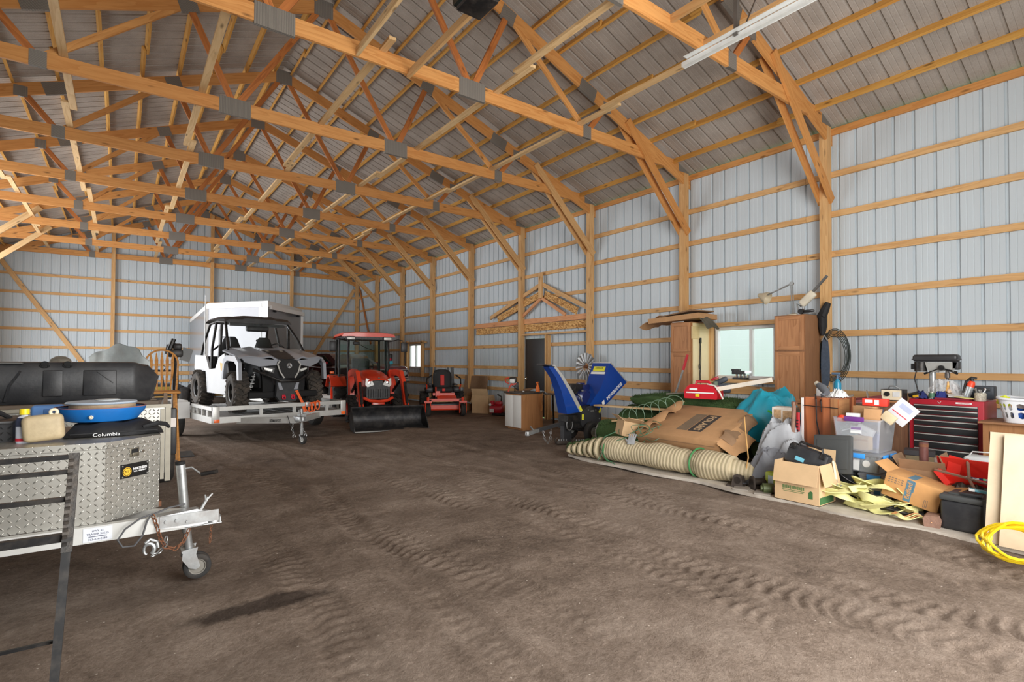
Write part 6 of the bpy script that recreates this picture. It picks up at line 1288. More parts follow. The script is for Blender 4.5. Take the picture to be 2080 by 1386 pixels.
for nm, lb, pts, r0, r1, cnt, back in (
    ('turf_roll', 'green turf roll whose round end faces the chipper wheel', seg((6.72, 6.45, .25), (6.62, 4.3, .25), 14), .23, .21, 5000, True),
    ('turf_roll', 'bulky green turf roll lying against the window wall', seg((7.45, 6.5, .36), (7.4, 4.0, .36), 14), .36, .32, 6000, False),
    ('turf_roll', 'green turf roll lying uppermost behind the big branded carton', seg((7.25, 6.25, .80), (7.2, 3.9, .76), 14), [.10 + .12 * min(1, i / 4) for i in range(15)], [.06 + .09 * min(1, i / 4) for i in range(15)], 6000, False)):
    lc = (pts[7].x, pts[7].y, 0); tt = thing(nm, lb, 'turf roll', lc)
    mb = lump_roll(W_(lc), pts, r0, r1, amp=.05, seed=cnt, gcx=False); b_ = mb.build('turf', GRN, tt, 60)
    mb = W_(lc); blades(mb, pts, r0, r1, cnt, .032, cnt); o = mb.build('grass_blades', GRN, tt); o['kind'] = 'stuff'
    if back:
        mb = W_(lc)
        for k in range(3): mb.tube([(6.72 + (.22 - .07 * k) * math.cos(a), 6.455, .25 + (.2 - .06 * k) * math.sin(a)) for a in [2 * pi * q / 24 for q in range(24)]], .012, 6, closed=True)
        mb.build('rolled_edge', mat('grey_backing', (122, 118, 112), .9, 0, .2, 10), tt)
loc = (7.0, 6.0, 0)
lumber('loose_board', [((7.02, 6.95, .66), (6.95, 4.9, .71), .028, .14)], 'long pale board lying across the turf rolls below the hopper', 'board', pale)
lumber('loose_board', [((6.55, 6.1, .48), (6.75, 4.9, .64), .02, .10)], 'short pale board on the turf next to the small open carton', 'board', pale)
# small open carton
carton('open_carton', 'small open cardboard carton with splayed flaps on top of the striped turf roll', (6.02, 5.36, .36), 62, (.30, .24, .22), CARDL, (('front', 70, .12), ('back', 60, .12), ('left', 65, .14), ('right', 80, .14)), parent_tilt=Rx(12))
# big carton
loc = (6.0, 4.44, .30); t = thing('long_carton', 'big long brown carton with a printed black block logo, tilted on the turf heap', 'carton', loc, -90); t.rotation_euler = (Rz(-90) @ Rx(20)).to_euler()
mb = MB(); mb.box((-.02, .50, .09), (1.30, .98, .18), bev=.006); mb.build('body', CARD, t)
mb = MB(); mb.grid(lambda u, v: (-.66 + .20 * u, .05 + .9 * v, .19 + .05 * math.sin(v * 14) * u + .10 * u * (1 - u) + .02), 4, 16, .006); mb.build('torn_flap', CARD, t)
mb = MB(); mb.grid(lambda u, v: (.60 + .14 * u + .03 * math.sin(v * 20), .10 + .85 * v, .185 + .035 * math.sin(v * 11) - .10 * u * u), 5, 18, .006); mb.build('torn_flap', mat('dark_cardboard', (142, 112, 84)), t)
mb = MB(); mb.grid(lambda u, v: (.63 + .22 * u, -.02 + .5 * v, .16 - .16 * u + .02 * math.sin(v * 9)), 4, 8, .006); mb.build('torn_flap', CARD, t)
INK = mat('printed_black', (62, 56, 52), .85, 0, .1, 20)
mb = MB(); mb.box((.17, .46, .1815), (.20, .52, .002)); lg = mb.build('logo_block', INK, t)
mb = MB(); mb.box((-.03, .46, .1812), (.17, .52, .0015)); 
for k in range(5): mb.box((-.09 + .03 * k, .46, .1822), (.008, .45, .0015))
mb.build('printed_lines', mat('printed_grey', (122, 104, 84), .9, 0, .1), t)
text('POLARIS', .145, CARDL, lg, T(.17, .46, .1832) @ Rz(-90), sx=.82, bold=.001)
mb = MB(); mb.box((-.02, .0, .1), (1.2, .003, .006)); mb.build('tape_seam', mat('dark_cardboard', (142, 112, 84)), t)
# gas can
loc = (6.95, 4.68, .915); t = thing('gas_can', 'red plastic fuel can with yellow vent cap on top of the turf heap', 'fuel can', loc, -80)
RPL = mat('fuel_red_plastic', (196, 24, 40), .4, 0, .06, 8)
mb = MB(); mb.loft([[(x, s * y, z) for x, y in ((-w, -.11), (w, -.11), (w, .11), (-w, .11)) for s in (1,)] for w, z in ((.24, 0), (.25, .03), (.25, .11), (.20, .18), (.15, .21))]); mb.box((.02, 0, .12), (.48, .23, .10), bev=.04, seg=3); mb.build('body', RPL, t, 50)
mb = MB(); mb.tube([(-.12, 0, .19), (-.10, 0, .25), (.08, 0, .25), (.12, 0, .19)], .022, 8); mb.build('handle', RPL, t)
mb = MB(); mb.box((0, -.118, .09), (.42, .004, .018)); mb.box((-.1, -.118, .14), (.12, .004, .03)); mb.build('white_label', TXW, t)
mb = MB(); mb.box((-.04, -.119, .05), (.06, .004, .04)); mb.cyl((.23, -.03, .15), (.27, -.03, .15), .03, 10); mb.build('yellow_mark', mat('yellow_cap', (236, 208, 28)), t)
mb = MB(); mb.cyl((.18, 0, .2), (.18, 0, .26), .035, 12); mb.build('cap', mat('grey_green_cap', (96, 110, 92), .6), t)
mb = MB(); mb.tube([(.1, -.1, .22), (.22, -.12, .2), (.3, -.13, .1), (.34, -.12, .01)], .012, 7); mb.build('hose', mat('white_hose', (222, 216, 206), .5), t)
loc = (7.55, 5.5, .9); t = thing('shovel', 'steel shaft tool with red grip leaning on the left tall cabinet', 'shovel', loc)
mb = W_(loc); mb.tube([(7.55, 5.62, .92), (7.62, 5.52, 1.32)], .017, 8); mb.build('shaft', GALV, t)
mb = W_(loc); mb.tube([(7.62, 5.52, 1.32), (7.66, 5.46, 1.58)], .024, 10); mb.build('grip', RED, t)
mb = MB(); mb.beam((7.0, 5.35, .95), (7.0, 4.85, 1.0), .10, .02); tag(mb.build('grey_plank', mat('weathered_slat', (128, 122, 112), .8, 0, .2, 10)), label='weathered grey slat sticking out of the turf beside the red fuel can', cat='slat')
mb = MB(); mb.beam((6.9, 4.55, 1.04), (7.15, 3.75, 1.22), .03, .06); tag(mb.build('white_batten', mat('white_batten', (226, 216, 200), .6)), label='long off-white batten slanting up behind the fuel can', cat='batten')
loc = (7.5, 4.75, 1.0); t = thing('cordless_drill', 'dark cordless drill with red trim behind the white batten', 'drill', loc, -60)
mb = MB(); mb.box((0, 0, .05), (.3, .16, .14), bev=.02); mb.box((0, 0, .16), (.22, .08, .08), Ry(-25), bev=.02); mb.build('body', mat('dark_slate_plastic', (60, 66, 76), .5), t)
mb = MB(); mb.box((-.08, -.02, .20), (.12, .09, .04), Ry(-25), bev=.01); mb.build('trim', RED, t)
# cloth-like sheets
def heap(name, label, cat, loc, fn, m, nu=40, nv=40, th=.006, part='sheet', ang=70):
    t = thing(name, label, cat, loc); mb = MB(); mb.grid(fn, nu, nv, th); mb.build(part, m, t, ang); return t
def heapf(w, l, h, sd, rug=.05, fr=3.0, lean=(0, 0), flat=3.0):
    def fn(u, v):
        x, y = (u - .5) * 2, (v - .5) * 2; r = min(1.0, (abs(x) ** 3 + abs(y) ** 3) ** (1 / 3))
        e = 1 - r ** flat
        n1 = 1 - 2 * abs(NZ.noise(V((x * fr + sd, y * fr + x, sd * 1.3)))); n2 = 1 - 2 * abs(NZ.noise(V((x * fr * 2.1 + y * 2.5, sd, y * fr * 1.4)))); n3 = 1 - 2 * abs(NZ.noise(V((x * fr * 4, y * fr * 4.4 + sd, 2.0))))
        z = h * e * (1 + lean[0] * x + lean[1] * y) + rug * (n1 * 1.0 + n2 * .45 + n3 * .08 - .6) * (.35 + .65 * min(1, 3 * (1 - r)))
        k = 1 + .16 * NZ.noise(V((sd, x * 2.2, y * 2.2)))
        return (x * w * k, y * l * k, max(0.0, z))
    return fn
TEAL = mat('teal_tarp', (34, 152, 176), .42, 0, .07, 3, .15, 20); GTARP = mat('grey_tarp', (150, 152, 156), .5, 0, .14, 3, .15, 18, .3, (112, 104, 98))
loc = (7.02, 3.80, .42); t = thing('teal_tarp', 'crumpled bright teal tarpaulin heaped below the slider window', 'tarpaulin', loc, -10)
mb = MB(); mb.grid(heapf(.34, .58, .60, 4.2, rug=.13, fr=1.5, lean=(.15, -.22)), 46, 46, .006); mb.build('sheet', TEAL, t, 25)
mb = MB(); mb.tube([(-.36, -.35, .42), (-.38, -.42, .40), (-.36, -.48, .34)], .014, 6); mb.build('green_clip', mat('lime_plastic', (70, 206, 80), .4), t)
loc = (6.22, 3.14, SLB); t = thing('grey_tarp', 'crumpled grey tarpaulin with folds piled between the branded carton and rusty pole', 'tarpaulin', loc, 10)
mb = MB(); mb.grid(heapf(.30, .36, .66, 9.1, rug=.15, fr=1.7, lean=(.28, .0)), 50, 50, .006); mb.build('sheet', GTARP, t, 30)
mb = MB(T(-.17, .02, 0)); mb.grid(heapf(.20, .34, .36, 31.0, rug=.11, fr=1.9, flat=4), 34, 34, .006); mb.build('lower_fold', mat('grey_tarp_dark', (112, 114, 120), .5, 0, .14, 4, .15, 18), t, 40)
loc = (5.95, 3.42, 0); t = thing('tan_rope', 'thin tan cord hanging down the front of the grey tarpaulin', 'rope', loc)
mb = W_(loc); mb.tube([(6.02, 3.50, .80), (5.93, 3.43, .62), (5.86, 3.36, .35), (5.83, 3.38, .14), (5.80, 3.48, .10), (5.82, 3.56, .16)], .007, 6); mb.build('strand', mat('tan_rope', (196, 152, 92), .8), t)
# green wire tangle
loc = (6.1, 5.1, .4); t = thing('green_wire_tangle', 'tangle of thin green garden wire between small carton and big branded carton', 'wire', loc)
mb = W_(loc); rr = random.Random(5)
for k in range(13):
    c = V((5.80 + rr.uniform(-.03, .35), 5.12 + rr.uniform(-.3, .22), .42 + rr.uniform(-.05, .12))); ra = rr.uniform(.07, .2); tl = rr.uniform(-.7, .7)
    mb.tube([c + V((ra * .6 * math.cos(a) + .02 * math.sin(a * 3), ra * math.sin(a) * 1.1, ra * math.cos(a + tl) * .55 + .02 * math.sin(2 * a + k))) for a in [2 * pi * q / 20 for q in range(20)]], .0045, 5, closed=True)
mb.tube([(5.75, 5.3, .45), (5.6, 5.38, .38), (5.47, 5.34, .25), (5.44, 5.2, .1), (5.46, 5.05, .05)], .006, 5); mb.tube([(5.7, 5.0, .42), (5.55, 5.1, .36), (5.46, 5.28, .2), (5.43, 5.35, .06)], .006, 5)
mb.build('strand', mat('green_wire', (70, 112, 84), .5), t)
loc = (6.9, 5.6, .8); t = thing('pale_wire_loops', 'pale green wire loops springing up over the turf beneath the fuel can', 'wire', loc)
mb = W_(loc)
for k in range(7): mb.tube([(6.55 + .03 * k, 5.75 - .12 * k + .16 * math.cos(a), .55 + .05 * k + (.16 - .01 * k) * math.sin(a)) for a in [rad(q) for q in range(-20, 201, 20)]], .005, 5)
mb.build('strand', mat('pale_green_wire', (120, 148, 122), .5), t)
loc = (5.62, 4.9, .38); t = thing('work_glove', 'grey work glove lying on the striped turf roll by the green wire', 'glove', loc, 40); t.rotation_euler = (0, rad(-38), rad(30))
mb = MB(); mb.box((0, 0, .0), (.14, .10, .02), bev=.009)
for k in range(4): mb.tube([(.06, -.04 + .027 * k, 0), (.14 - .01 * abs(k - 1.5), -.045 + .03 * k, -.005)], [.012, .009], 7)
mb.tube([(-.02, .05, 0), (.03, .085, 0)], [.013, .01], 7); mb.build('glove', mat('grey_glove', (150, 152, 154), .85, 0, .15, 20), t)
# rusty bits by the turf end
for k, (x, y, rz, lb) in enumerate(((5.72, 3.42, 20, 'rusty iron bracket lying by the turf roll end, nearer the striped backing'), (5.78, 3.20, -30, 'rusty iron bracket lying by the turf roll end, nearer the green can'))):
    t = thing('iron_bracket', lb, 'bracket', (x, y, SLB), rz, 'rusty brackets')
    mb = MB(); mb.box((0, 0, .01), (.16, .2, .018)); mb.prism([(-.08, .0), (-.06, .13), (-.02, .15), (.02, .13), (.05, .0)], -.09, -.07, XM); mb.prism([(-.08, .0), (-.06, .13), (-.02, .15), (.02, .13), (.05, .0)], .07, .09, XM); mb.cyl((-.09, -.02, .08), (.09, -.02, .08), .04, 12); mb.build('body', mat('dark_iron', (70, 62, 56)), t)
for k, (y, z) in enumerate(((3.30, .018), (3.05, .018))):
    mb = MB(); mb.box((0, 0, 0), (.2, .16, .016)); tag(mb.build('steel_plate', mat('dusty_plate', (150, 142, 132), .6, .3)), label='flat dusty steel plate on the slab edge, ' + ('nearer the turf roll' if k == 0 else 'nearer the white carton'), cat='plate', loc=(5.62, y, SLB + .009), rz=20, group='flat plates')
loc = (5.86, 3.08, SLB); t = thing('weed_can', 'small can with yellow-green label below the grey tarpaulin', 'can', loc)
mb = MB(); mb.box((0, 0, .1), (.1, .11, .2), bev=.012); mb.build('body', mat('lime_label', (178, 196, 62), .5, 0, .1), t)
mb = MB(); mb.box((-.052, -.01, .11), (.002, .06, .11)); mb.build('label', mat('pale_blue_label', (196, 214, 222), .5), t)
for k, (x, y) in enumerate(((5.68, 2.99), (5.74, 2.90))):
    mb = MB(M.Translation((0, 0, 0)) @ Rz(40 + 20 * k)); mb.cyl((0, -.09, .055), (0, .09, .055), .055, 16); mb.cyl((0, .08, .055), (0, .11, .055), .03, 10); tag(mb.build('gas_cylinder', mat('olive_metal', (88, 98, 62), .5, .2, .2, 14) if k == 0 else mat('rust_brown', (104, 74, 60), .7, .2, .2, 20)), label='small ' + ('olive green' if k == 0 else 'rust-brown') + ' cylinder lying beside the white carton', cat='cylinder', loc=(x, y, SLB + .001))
loc = (6.05, 3.62, SLB); t = thing('blue_bag', 'scrap of blue plastic bag poking out below the branded carton end', 'bag', loc)
mb = MB(); mb.grid(heapf(.13, .13, .15, 2.0, rug=.05), 14, 14, .004); mb.build('sheet', mat('blue_plastic_bag', (30, 112, 150), .4), t)
# pale carton with black case
WCT = carton('file_carton', 'pale brown carton with green print holding a black hard case', (5.71, 2.66, SLB), -90, (.44, .36, .40), CARDL, (('front', 168, .21), ('right', 166, .21), ('back', 8, .12)))
mb = MB(); mb.box((-.03, -.1815, .115), (.22, .002, .006)); mb.box((-.03, -.1815, .10), (.20, .002, .005)); mb.build('printed_lines', mat('green_ink', (104, 124, 78), .9, 0, .2), WCT)
mb = MB()
for k in range(12): mb.box((-.13 + .0185 * k, -.1815, .145), (.010 if k % 3 else .014, .002, .036 - .006 * (k % 2)))
mb.build('faded_print', mat('green_ink', (104, 124, 78)), WCT)
mb = MB(); mb.prism([(.12, .06), (.16, .06), (.16, .13), (.14, .14), (.12, .12)], .1805, .182, Rx(90)); mb.build('recycle_mark', mat('dark_green_ink', (58, 98, 54), .9), WCT)
mb = MB(); mb.box((.2215, -.02, .05), (.002, .3, .07)); mb.build('green_band', mat('dark_green_ink', (58, 98, 54)), WCT)
loc = (5.72, 2.66, .40); t = thing('hard_case', 'black hard tool case with carry handle standing in the pale carton', 'case', loc, -90); t.rotation_euler = (Rz(-90) @ Ry(15) @ Rx(-12)).to_euler()
mb = MB(); mb.box((0, .02, .06), (.40, .13, .20), bev=.02); mb.box((0, .02, .165), (.38, .03, .02)); mb.build('body', BPL, t)
mb = MB(); mb.tube([(-.12, .0, .16), (-.11, -.01, .205), (.11, -.01, .205), (.12, 0, .16)], .014, 8); mb.build('handle', BLK, t)
for s in (-.15, .15):
    mb = MB(); mb.box((s, -.05, .14), (.05, .02, .06), bev=.006); mb.build('latch', BLK, t)
mb = MB(); mb.box((-.05, -.046, .03), (.09, .003, .04)); mb.build('label', mat('cyan_label', (110, 180, 200), .5), t)
loc = (5.97, 2.50, .30); t = thing('case_lid', 'large flat black lid leaning behind the black hard case', 'lid', loc, -90); t.rotation_euler = (Rz(-90) @ Ry(-4) @ Rx(-12)).to_euler()
mb = MB(); mb.box((0, 0, .2), (.38, .05, .40), bev=.02); mb.build('shell', mat('charcoal_plastic', (64, 66, 66), .55, 0, .1, 6), t)
mb = MB(); mb.box((0, -.028, .2), (.3, .008, .3), bev=.004); mb.build('panel', mat('charcoal_plastic', (64, 66, 66)), t)
loc = (5.93, 2.42, 0); t = thing('ratchet_hook', 'white webbing strap with steel hook hanging over the carton corner', 'strap', loc)
mb = W_(loc); mb.beam((5.80, 2.425, .46), (5.815, 2.40, .27), .035, .005, (0, 1, 0)); mb.build('webbing', mat('pale_webbing', (210, 206, 180), .8), t)
mb = W_(loc); mb.tube([(5.815, 2.40, .27), (5.815, 2.395, .22), (5.81, 2.37, .205), (5.80, 2.35, .23)], .008, 7); mb.build('hook', GALV, t)
# ================= clutter at the near end of the slab =================
OAKG = NT('grained_oak'); wv = OAKG.node('TexWave', wave_type='RINGS', rings_direction='Z'); wv.inputs['Scale'].default_value = 1.1; wv.inputs['Distortion'].default_value = 9; wv.inputs['Detail'].default_value = 2; wv.inputs['Detail Scale'].default_value = 1.4
OAKG.link(OAKG.coord('obj', (3, 3, .5)), wv.inputs['Vector']); OAKG.link(OAKG.ramp(wv.outputs['Fac'], [(.2, sl((124, 66, 36))), (.6, sl((176, 104, 64)))]), OAKG.b.inputs['Base Color']); OAKG.b.inputs['Roughness'].default_value = .45; OAKG = OAKG.m
loc = (6.55, 2.76, SLB); t = thing('oak_chest', 'reddish grained oak box cabinet beside the clear totes', 'cabinet', loc)
mb = W_(loc); mb.box((6.54, 2.765, .55), (.46, .36, 1.02)); mb.build('body', OAKG, t)
mb = W_(loc); mb.box((6.303, 2.62, .86), (.012, .07, .40)); mb.box((6.45, 2.582, .95), (.26, .01, .2)); mb.build('edge_panel', wood('plain_ply', (170, 122, 78), (146, 98, 60), False), t)
mb = W_(loc); mb.box((6.30, 2.955, .62), (.02, .02, .86)); mb.build('white_edge', WHT, t)
OT = 1.062
loc = (6.45, 2.80, OT); t = thing('heat_gun', 'grey pistol-shaped power tool lying on the oak box cabinet', 'power tool', loc, 30)
mb = MB(); mb.tube([(-.1, -.03, .05), (-.02, 0, .10), (.06, .03, .13)], [.035, .045, .035], 12); mb.tube([(-.06, -.02, .06), (-.10, .02, .02)], .02, 8); mb.build('body', mat('mid_grey_plastic', (98, 102, 108), .5), t)
mb = MB(); mb.tube([(.06, .03, .13), (.11, .05, .15)], .028, 10); mb.build('nozzle', mat('ivory_plastic', (214, 206, 186)), t)
loc = (6.3, 2.7, .8); t = thing('power_lead', 'black power lead drooping down the oak cabinet front', 'cable', loc)
mb = W_(loc); mb.tube([(6.36, 2.84, 1.09), (6.285, 2.80, 1.04), (6.27, 2.79, .8), (6.268, 2.74, .55), (6.25, 2.66, .36), (6.2, 2.60, .25)], .008, 6); mb.tube([(6.38, 2.78, 1.08), (6.285, 2.75, 1.02), (6.28, 2.74, .9)], .006, 6); mb.tube([(6.275, 2.93, .965), (6.275, 2.70, .96), (6.29, 2.575, .955)], .005, 6); mb.build('lead', BLK, t)
loc = (6.55, 2.68, OT); t = thing('paper_scraps', 'white crumpled papers and cord tips on top of the oak cabinet', 'paper', loc)
mb = MB(); mb.grid(heapf(.12, .09, .06, 3.3, rug=.05), 14, 14, .002); mb.build('sheet', mat('white_paper', (222, 222, 220), .8, 0, .03), t, 20)
mb = MB(); mb.tube([(-.14, -.02, .01), (-.05, -.08, .02), (.02, -.06, .01)], .006, 6); mb.build('cord_end', WHT, t)
loc = (6.62, 2.88, OT); t = thing('white_box', 'small white box at the back corner of the oak cabinet top', 'box', loc)
mb = MB(); mb.box((0, 0, .045), (.12, .08, .09), bev=.003); mb.build('body', WHT, t)
mb = MB(); mb.box((0, 0, .092), (.11, .07, .004)); mb.build('lid', mat('lid_grey', (196, 198, 200), .5), t)
loc = (6.68, 2.74, OT); t = thing('pump_bottle', 'blue pump bottle standing on the oak cabinet by the post', 'bottle', loc)
mb = MB(); mb.lathe([(.001, 0), (.04, 0), (.04, .15), (.02, .19), (.015, .2)], 18); mb.build('body', mat('blue_bottle', (34, 128, 160), .3, 0, .03, trans=.2), t)
mb = MB(); mb.tube([(0, 0, .2), (0, 0, .25)], .012, 8); mb.box((-.01, .01, .265), (.03, .09, .025), bev=.006); mb.tube([(0, -.02, .24), (0, -.04, .2)], .006, 6); mb.build('pump', mat('slate_pump', (70, 92, 116), .5), t)
loc = (6.12, 3.08, SLB); t = thing('rusty_pole', 'rusty steel pole leaning upright beside the grey tarpaulin', 'pole', loc)
mb = W_(loc); mb.tube([(6.14, 3.02, .04), (6.20, 3.0, 1.0)], .022, 10); mb.build('pole', mat('brown_rust_pole', (140, 108, 92), .7, .2, .2, 20), t)
mb = W_(loc); mb.box((6.205, 3.0, .985), (.04, .05, .04)); mb.build('end_cap', RUST, t)
loc = (6.25, 3.0, SLB); t = thing('high_lift_jack', 'red toothed jack bar standing between rusty pole and oak cabinet', 'jack', loc)
mb = W_(loc); mb.box((6.26, 2.985, .50), (.04, .02, .76)); mb.box((6.22, 3.0, .12), (.2, .16, .14), bev=.01); mb.build('bar', RED, t)
for k in range(12): pass
mb = W_(loc); 
for k in range(10): mb.box((6.238, 2.985, .45 + .038 * k), (.006, .024, .014))
mb.build('tooth_slots', DRK, t)
loc = (6.5, 3.25, SLB); t = thing('magazine_box', 'white and brown printed box behind the rusty pole', 'box', loc, 12)
mb = MB(); mb.box((0, 0, .44), (.22, .24, .88)); mb.build('body', mat('off_white_print', (206, 196, 184), .7, 0, .2, 16), t)
mb = MB(); mb.box((-.112, -.05, .75), (.003, .1, .18)); mb.box((-.112, .06, .8), (.003, .08, .1)); mb.build('print', mat('tan_print', (176, 142, 104), .7, 0, .3, 30), t)
# totes
def tote(name, label, loc, d, cl, rz=-90, lid=True, latch2=True):
    t = thing(name, label, 'tote', loc, rz, 'clear plastic totes'); w, l, h = d
    def rg(k, z, o): return [(sx * (w / 2 - o) * k, sy * (l / 2 - o) * k, z) for sx, sy in ((-1, -.9), (-.94, -1), (.94, -1), (1, -.9), (1, .9), (.94, 1), (-.94, 1), (-1, .9))]
    mb = MB(); mb.loft([rg(.86, 0, 0), rg(1, h, 0), rg(1.04, h, 0), rg(1.04, h - .012, 0), rg(1.0, h - .014, .004)][:3] + [rg(1, h - .004, .006), rg(.86, .005, .006)]); mb.build('tub', FROST, t, 25)
    if lid: mb = MB(); mb.loft([rg(1.05, h + .001, 0), rg(1.05, h + .022, 0), rg(.97, h + .03, 0)]); mb.build('lid', FROST, t, 25)
    m = mat(cl[0], cl[1], .4, 0, .04)
    mb = MB(); mb.box((-.02 * w, -l * .53, h - .005), (w * .42, .018, .05), bev=.006); mb.build('latch', m, t)
    if latch2:
        for y in (-.25, .2): mb = MB(); mb.box((w * .535, y * l, h - .005), (.018, l * .32, .045), bev=.006); mb.build('latch', m, t)
    return t
# lowest tote and bucket carry the stack
tt = tote('plastic_tote', 'small clear tote with blue latch at the bottom of the tote stack', (6.25, 2.16, SLB), (.30, .32, .27), ('latch_blue', (58, 146, 226)), latch2=False)
mb = MB(); mb.box((.02, -.158, .14), (.11, .003, .12), Rx(-4)); mb.build('label', WHT, tt); mb = MB(); mb.box((.02, -.162, .12), (.06, .002, .04), Rx(-4)); mb.build('label_picture', mat('label_dark_blue', (60, 110, 160), .5), tt)
loc = (6.2, 2.46, SLB); t = thing('black_bucket', 'black bucket under the blue-latched tote', 'bucket', loc)
mb = MB(); mb.lathe([(.001, 0), (.10, 0), (.13, .26), (.137, .265), (.137, .28), (.125, .28), (.095, .01), (.001, .01)], 26, cap=False); mb.build('shell', BPL, t)
mb = MB(); mb.tube([(.137 * math.cos(a), .137 * math.sin(a) , .25 - .1 * abs(math.sin(a))) for a in [rad(q) for q in range(180, 361, 15)]], .004, 5); mb.build('handle', GALV, t)
tt = tote('plastic_tote', 'clear tote with blue latches, middle of the stack, round white sticker on its front', (6.27, 2.31, .342), (.42, .42, .17), ('latch_blue', (58, 146, 226)))
mb = MB(); mb.box((-.045, -.203, .085), (.135, .003, .135), Rx(-7)); lb = mb.build('label', WHT, tt)
mb = MB(); mb.box((-.06, -.207, .12), (.06, .002, .012), Rx(-7)); mb.build('label_print', mat('label_red', (206, 40, 60)), lb)
mb = MB(); mb.prism([(-.09, .045), (-.02, .02), (-.005, .04), (-.075, .07)], .2025, .2045, Rx(90)); mb.build('label_picture', mat('label_dark_blue', (60, 110, 160)), lb)
mb = MB(T(.085, -.203, .09) @ Rx(83)); mb.lathe([(.001, 0), (.034, 0), (.034, .003), (.001, .003)], 24); mb.build('round_sticker', WHT, tt)
mb = MB(); mb.grid(heapf(.15, .15, .12, 6.0, rug=.05), 14, 14, .004); mb.build('contents', mat('grey_green_stuff', (150, 156, 146), .8, 0, .25, 10), tt)
tt = tote('plastic_tote', 'tall clear tote with purple latch topping the stack, packed with boxes', (6.28, 2.32, .546), (.44, .44, .335), ('latch_purple', (104, 52, 128)), lid=False, latch2=False)
mb = MB(); mb.box((.0, -.205, .22), (.10, .003, .07), Rx(-5)); lb = mb.build('label', WHT, tt)
mb = MB(); mb.box((-.0, -.2085, .235), (.09, .002, .025), Rx(-5)); mb.build('label_print', mat('latch_purple', (104, 52, 128)), lb)
UT = .546
def inside(name, label, cat, c, d, rot, m, parts=()):
    t = thing(name, label, cat, c, 0, None, rot); mb = MB(); mb.box((0, 0, 0), d, bev=.003); mb.build('body', m, t)
    for nm, cc, dd, mm in parts: mb = MB(); mb.box(cc, dd); mb.build(nm, mm, t)
    return t
inside('blue_carton', 'dark blue box seen through the side of the top tote', 'box', (6.36, 2.20, UT + .10), (.22, .13, .16), Rz(4), mat('navy_box', (66, 74, 128), .6), (('print', (.02, -.066, .02), (.08, .002, .02), WHT),))
inside('pink_carton', 'pale brown box at the bottom front of the top tote', 'box', (6.17, 2.33, UT + .085), (.10, .22, .14), Rz(-6), CARDL, (('tape', (-.051, 0, .03), (.002, .2, .02), CARD),))
inside('white_pouch', 'white pouch crammed in the middle of the top tote', 'pouch', (6.20, 2.28, UT + .20), (.05, .16, .09), Rx(25), mat('white_paper', (222, 222, 220)), (('fold', (-.026, .02, 0), (.002, .1, .01), mat('lid_grey', (196, 198, 200)))  ,))
inside('grey_pouch', 'grey-green pouch pressed against the label side of the top tote', 'pouch', (6.16, 2.42, UT + .19), (.06, .12, .13), Rx(-20), mat('grey_green_stuff', (150, 156, 146)), (('fold', (-.031, 0, .02), (.002, .1, .01), WHT),))
inside('brown_parcel', 'square brown parcel standing highest in the middle of the top tote', 'box', (6.17, 2.20, UT + .375), (.12, .14, .13), Rz(10) @ Rx(3), CARD, (('label', (.0, -.071, .02), (.05, .002, .07), CARDL),))
inside('wide_parcel', 'wider brown parcel behind the square one in the top tote', 'box', (6.34, 2.32, UT + .37), (.14, .2, .16), Rz(-8), CARD, (('tape', (0, 0, .081), (.03, .2, .002), CARDL),))
inside('red_carton', 'red printed box lying highest above the top tote', 'box', (6.36, 2.24, UT + .495), (.10, .22, .075), Rz(5), mat('red_box', (222, 56, 40), .5, 0, .03), (('print', (-.051, .05, .01), (.002, .07, .03), WHT), ('stripe', (-.051, -.02, 0), (.002, .04, .05), WHT)))
inside('tan_book', 'cream bound book propped at the edge of the top tote', 'book', (6.17, 2.06, UT + .36), (.045, .12, .09), Rx(38), mat('cream_book', (206, 190, 156), .7, 0, .1), (('pages', (0, 0, -.046), (.038, .112, .003), WHT),))
inside('mailer_bag', 'white and grey printed mailer bag leaning out of the top tote', 'mailer', (6.30, 1.99, UT + .41), (.012, .2, .22), Rx(40) @ Ry(10), mat('mailer_white', (206, 208, 214), .5, 0, .04), (('print', (-.0065, 0, -.03), (.001, .16, .008), mat('label_red', (206, 40, 60))), ('print', (-.0065, 0, .05), (.001, .12, .05), mat('mailer_blue', (170, 178, 204), .5))))
inside('white_carton', 'small white box with a round spot on the rim side of the top tote', 'box', (6.12, 2.36, UT + .335), (.06, .12, .10), Rz(3), WHT, (('round_spot', (-.031, 0, 0), (.002, .03, .03), mat('lid_grey', (196, 198, 200))),))
loc = (6.13, 2.47, UT + .30); t = thing('orange_dome', 'orange-red plastic dome at the left rim of the top tote', 'cap', loc)
mb = MB(); mb.lathe([(.05, 0), (.048, .03), (.03, .055), (.001, .06)], 18); mb.build('dome', mat('orange_red_plastic', (232, 72, 40), .4), t)
mb = MB(); mb.lathe([(.052, -.008), (.055, 0), (.05, .006)], 18, cap=False); mb.build('rim', mat('orange_red_plastic', (232, 72, 40)), t)
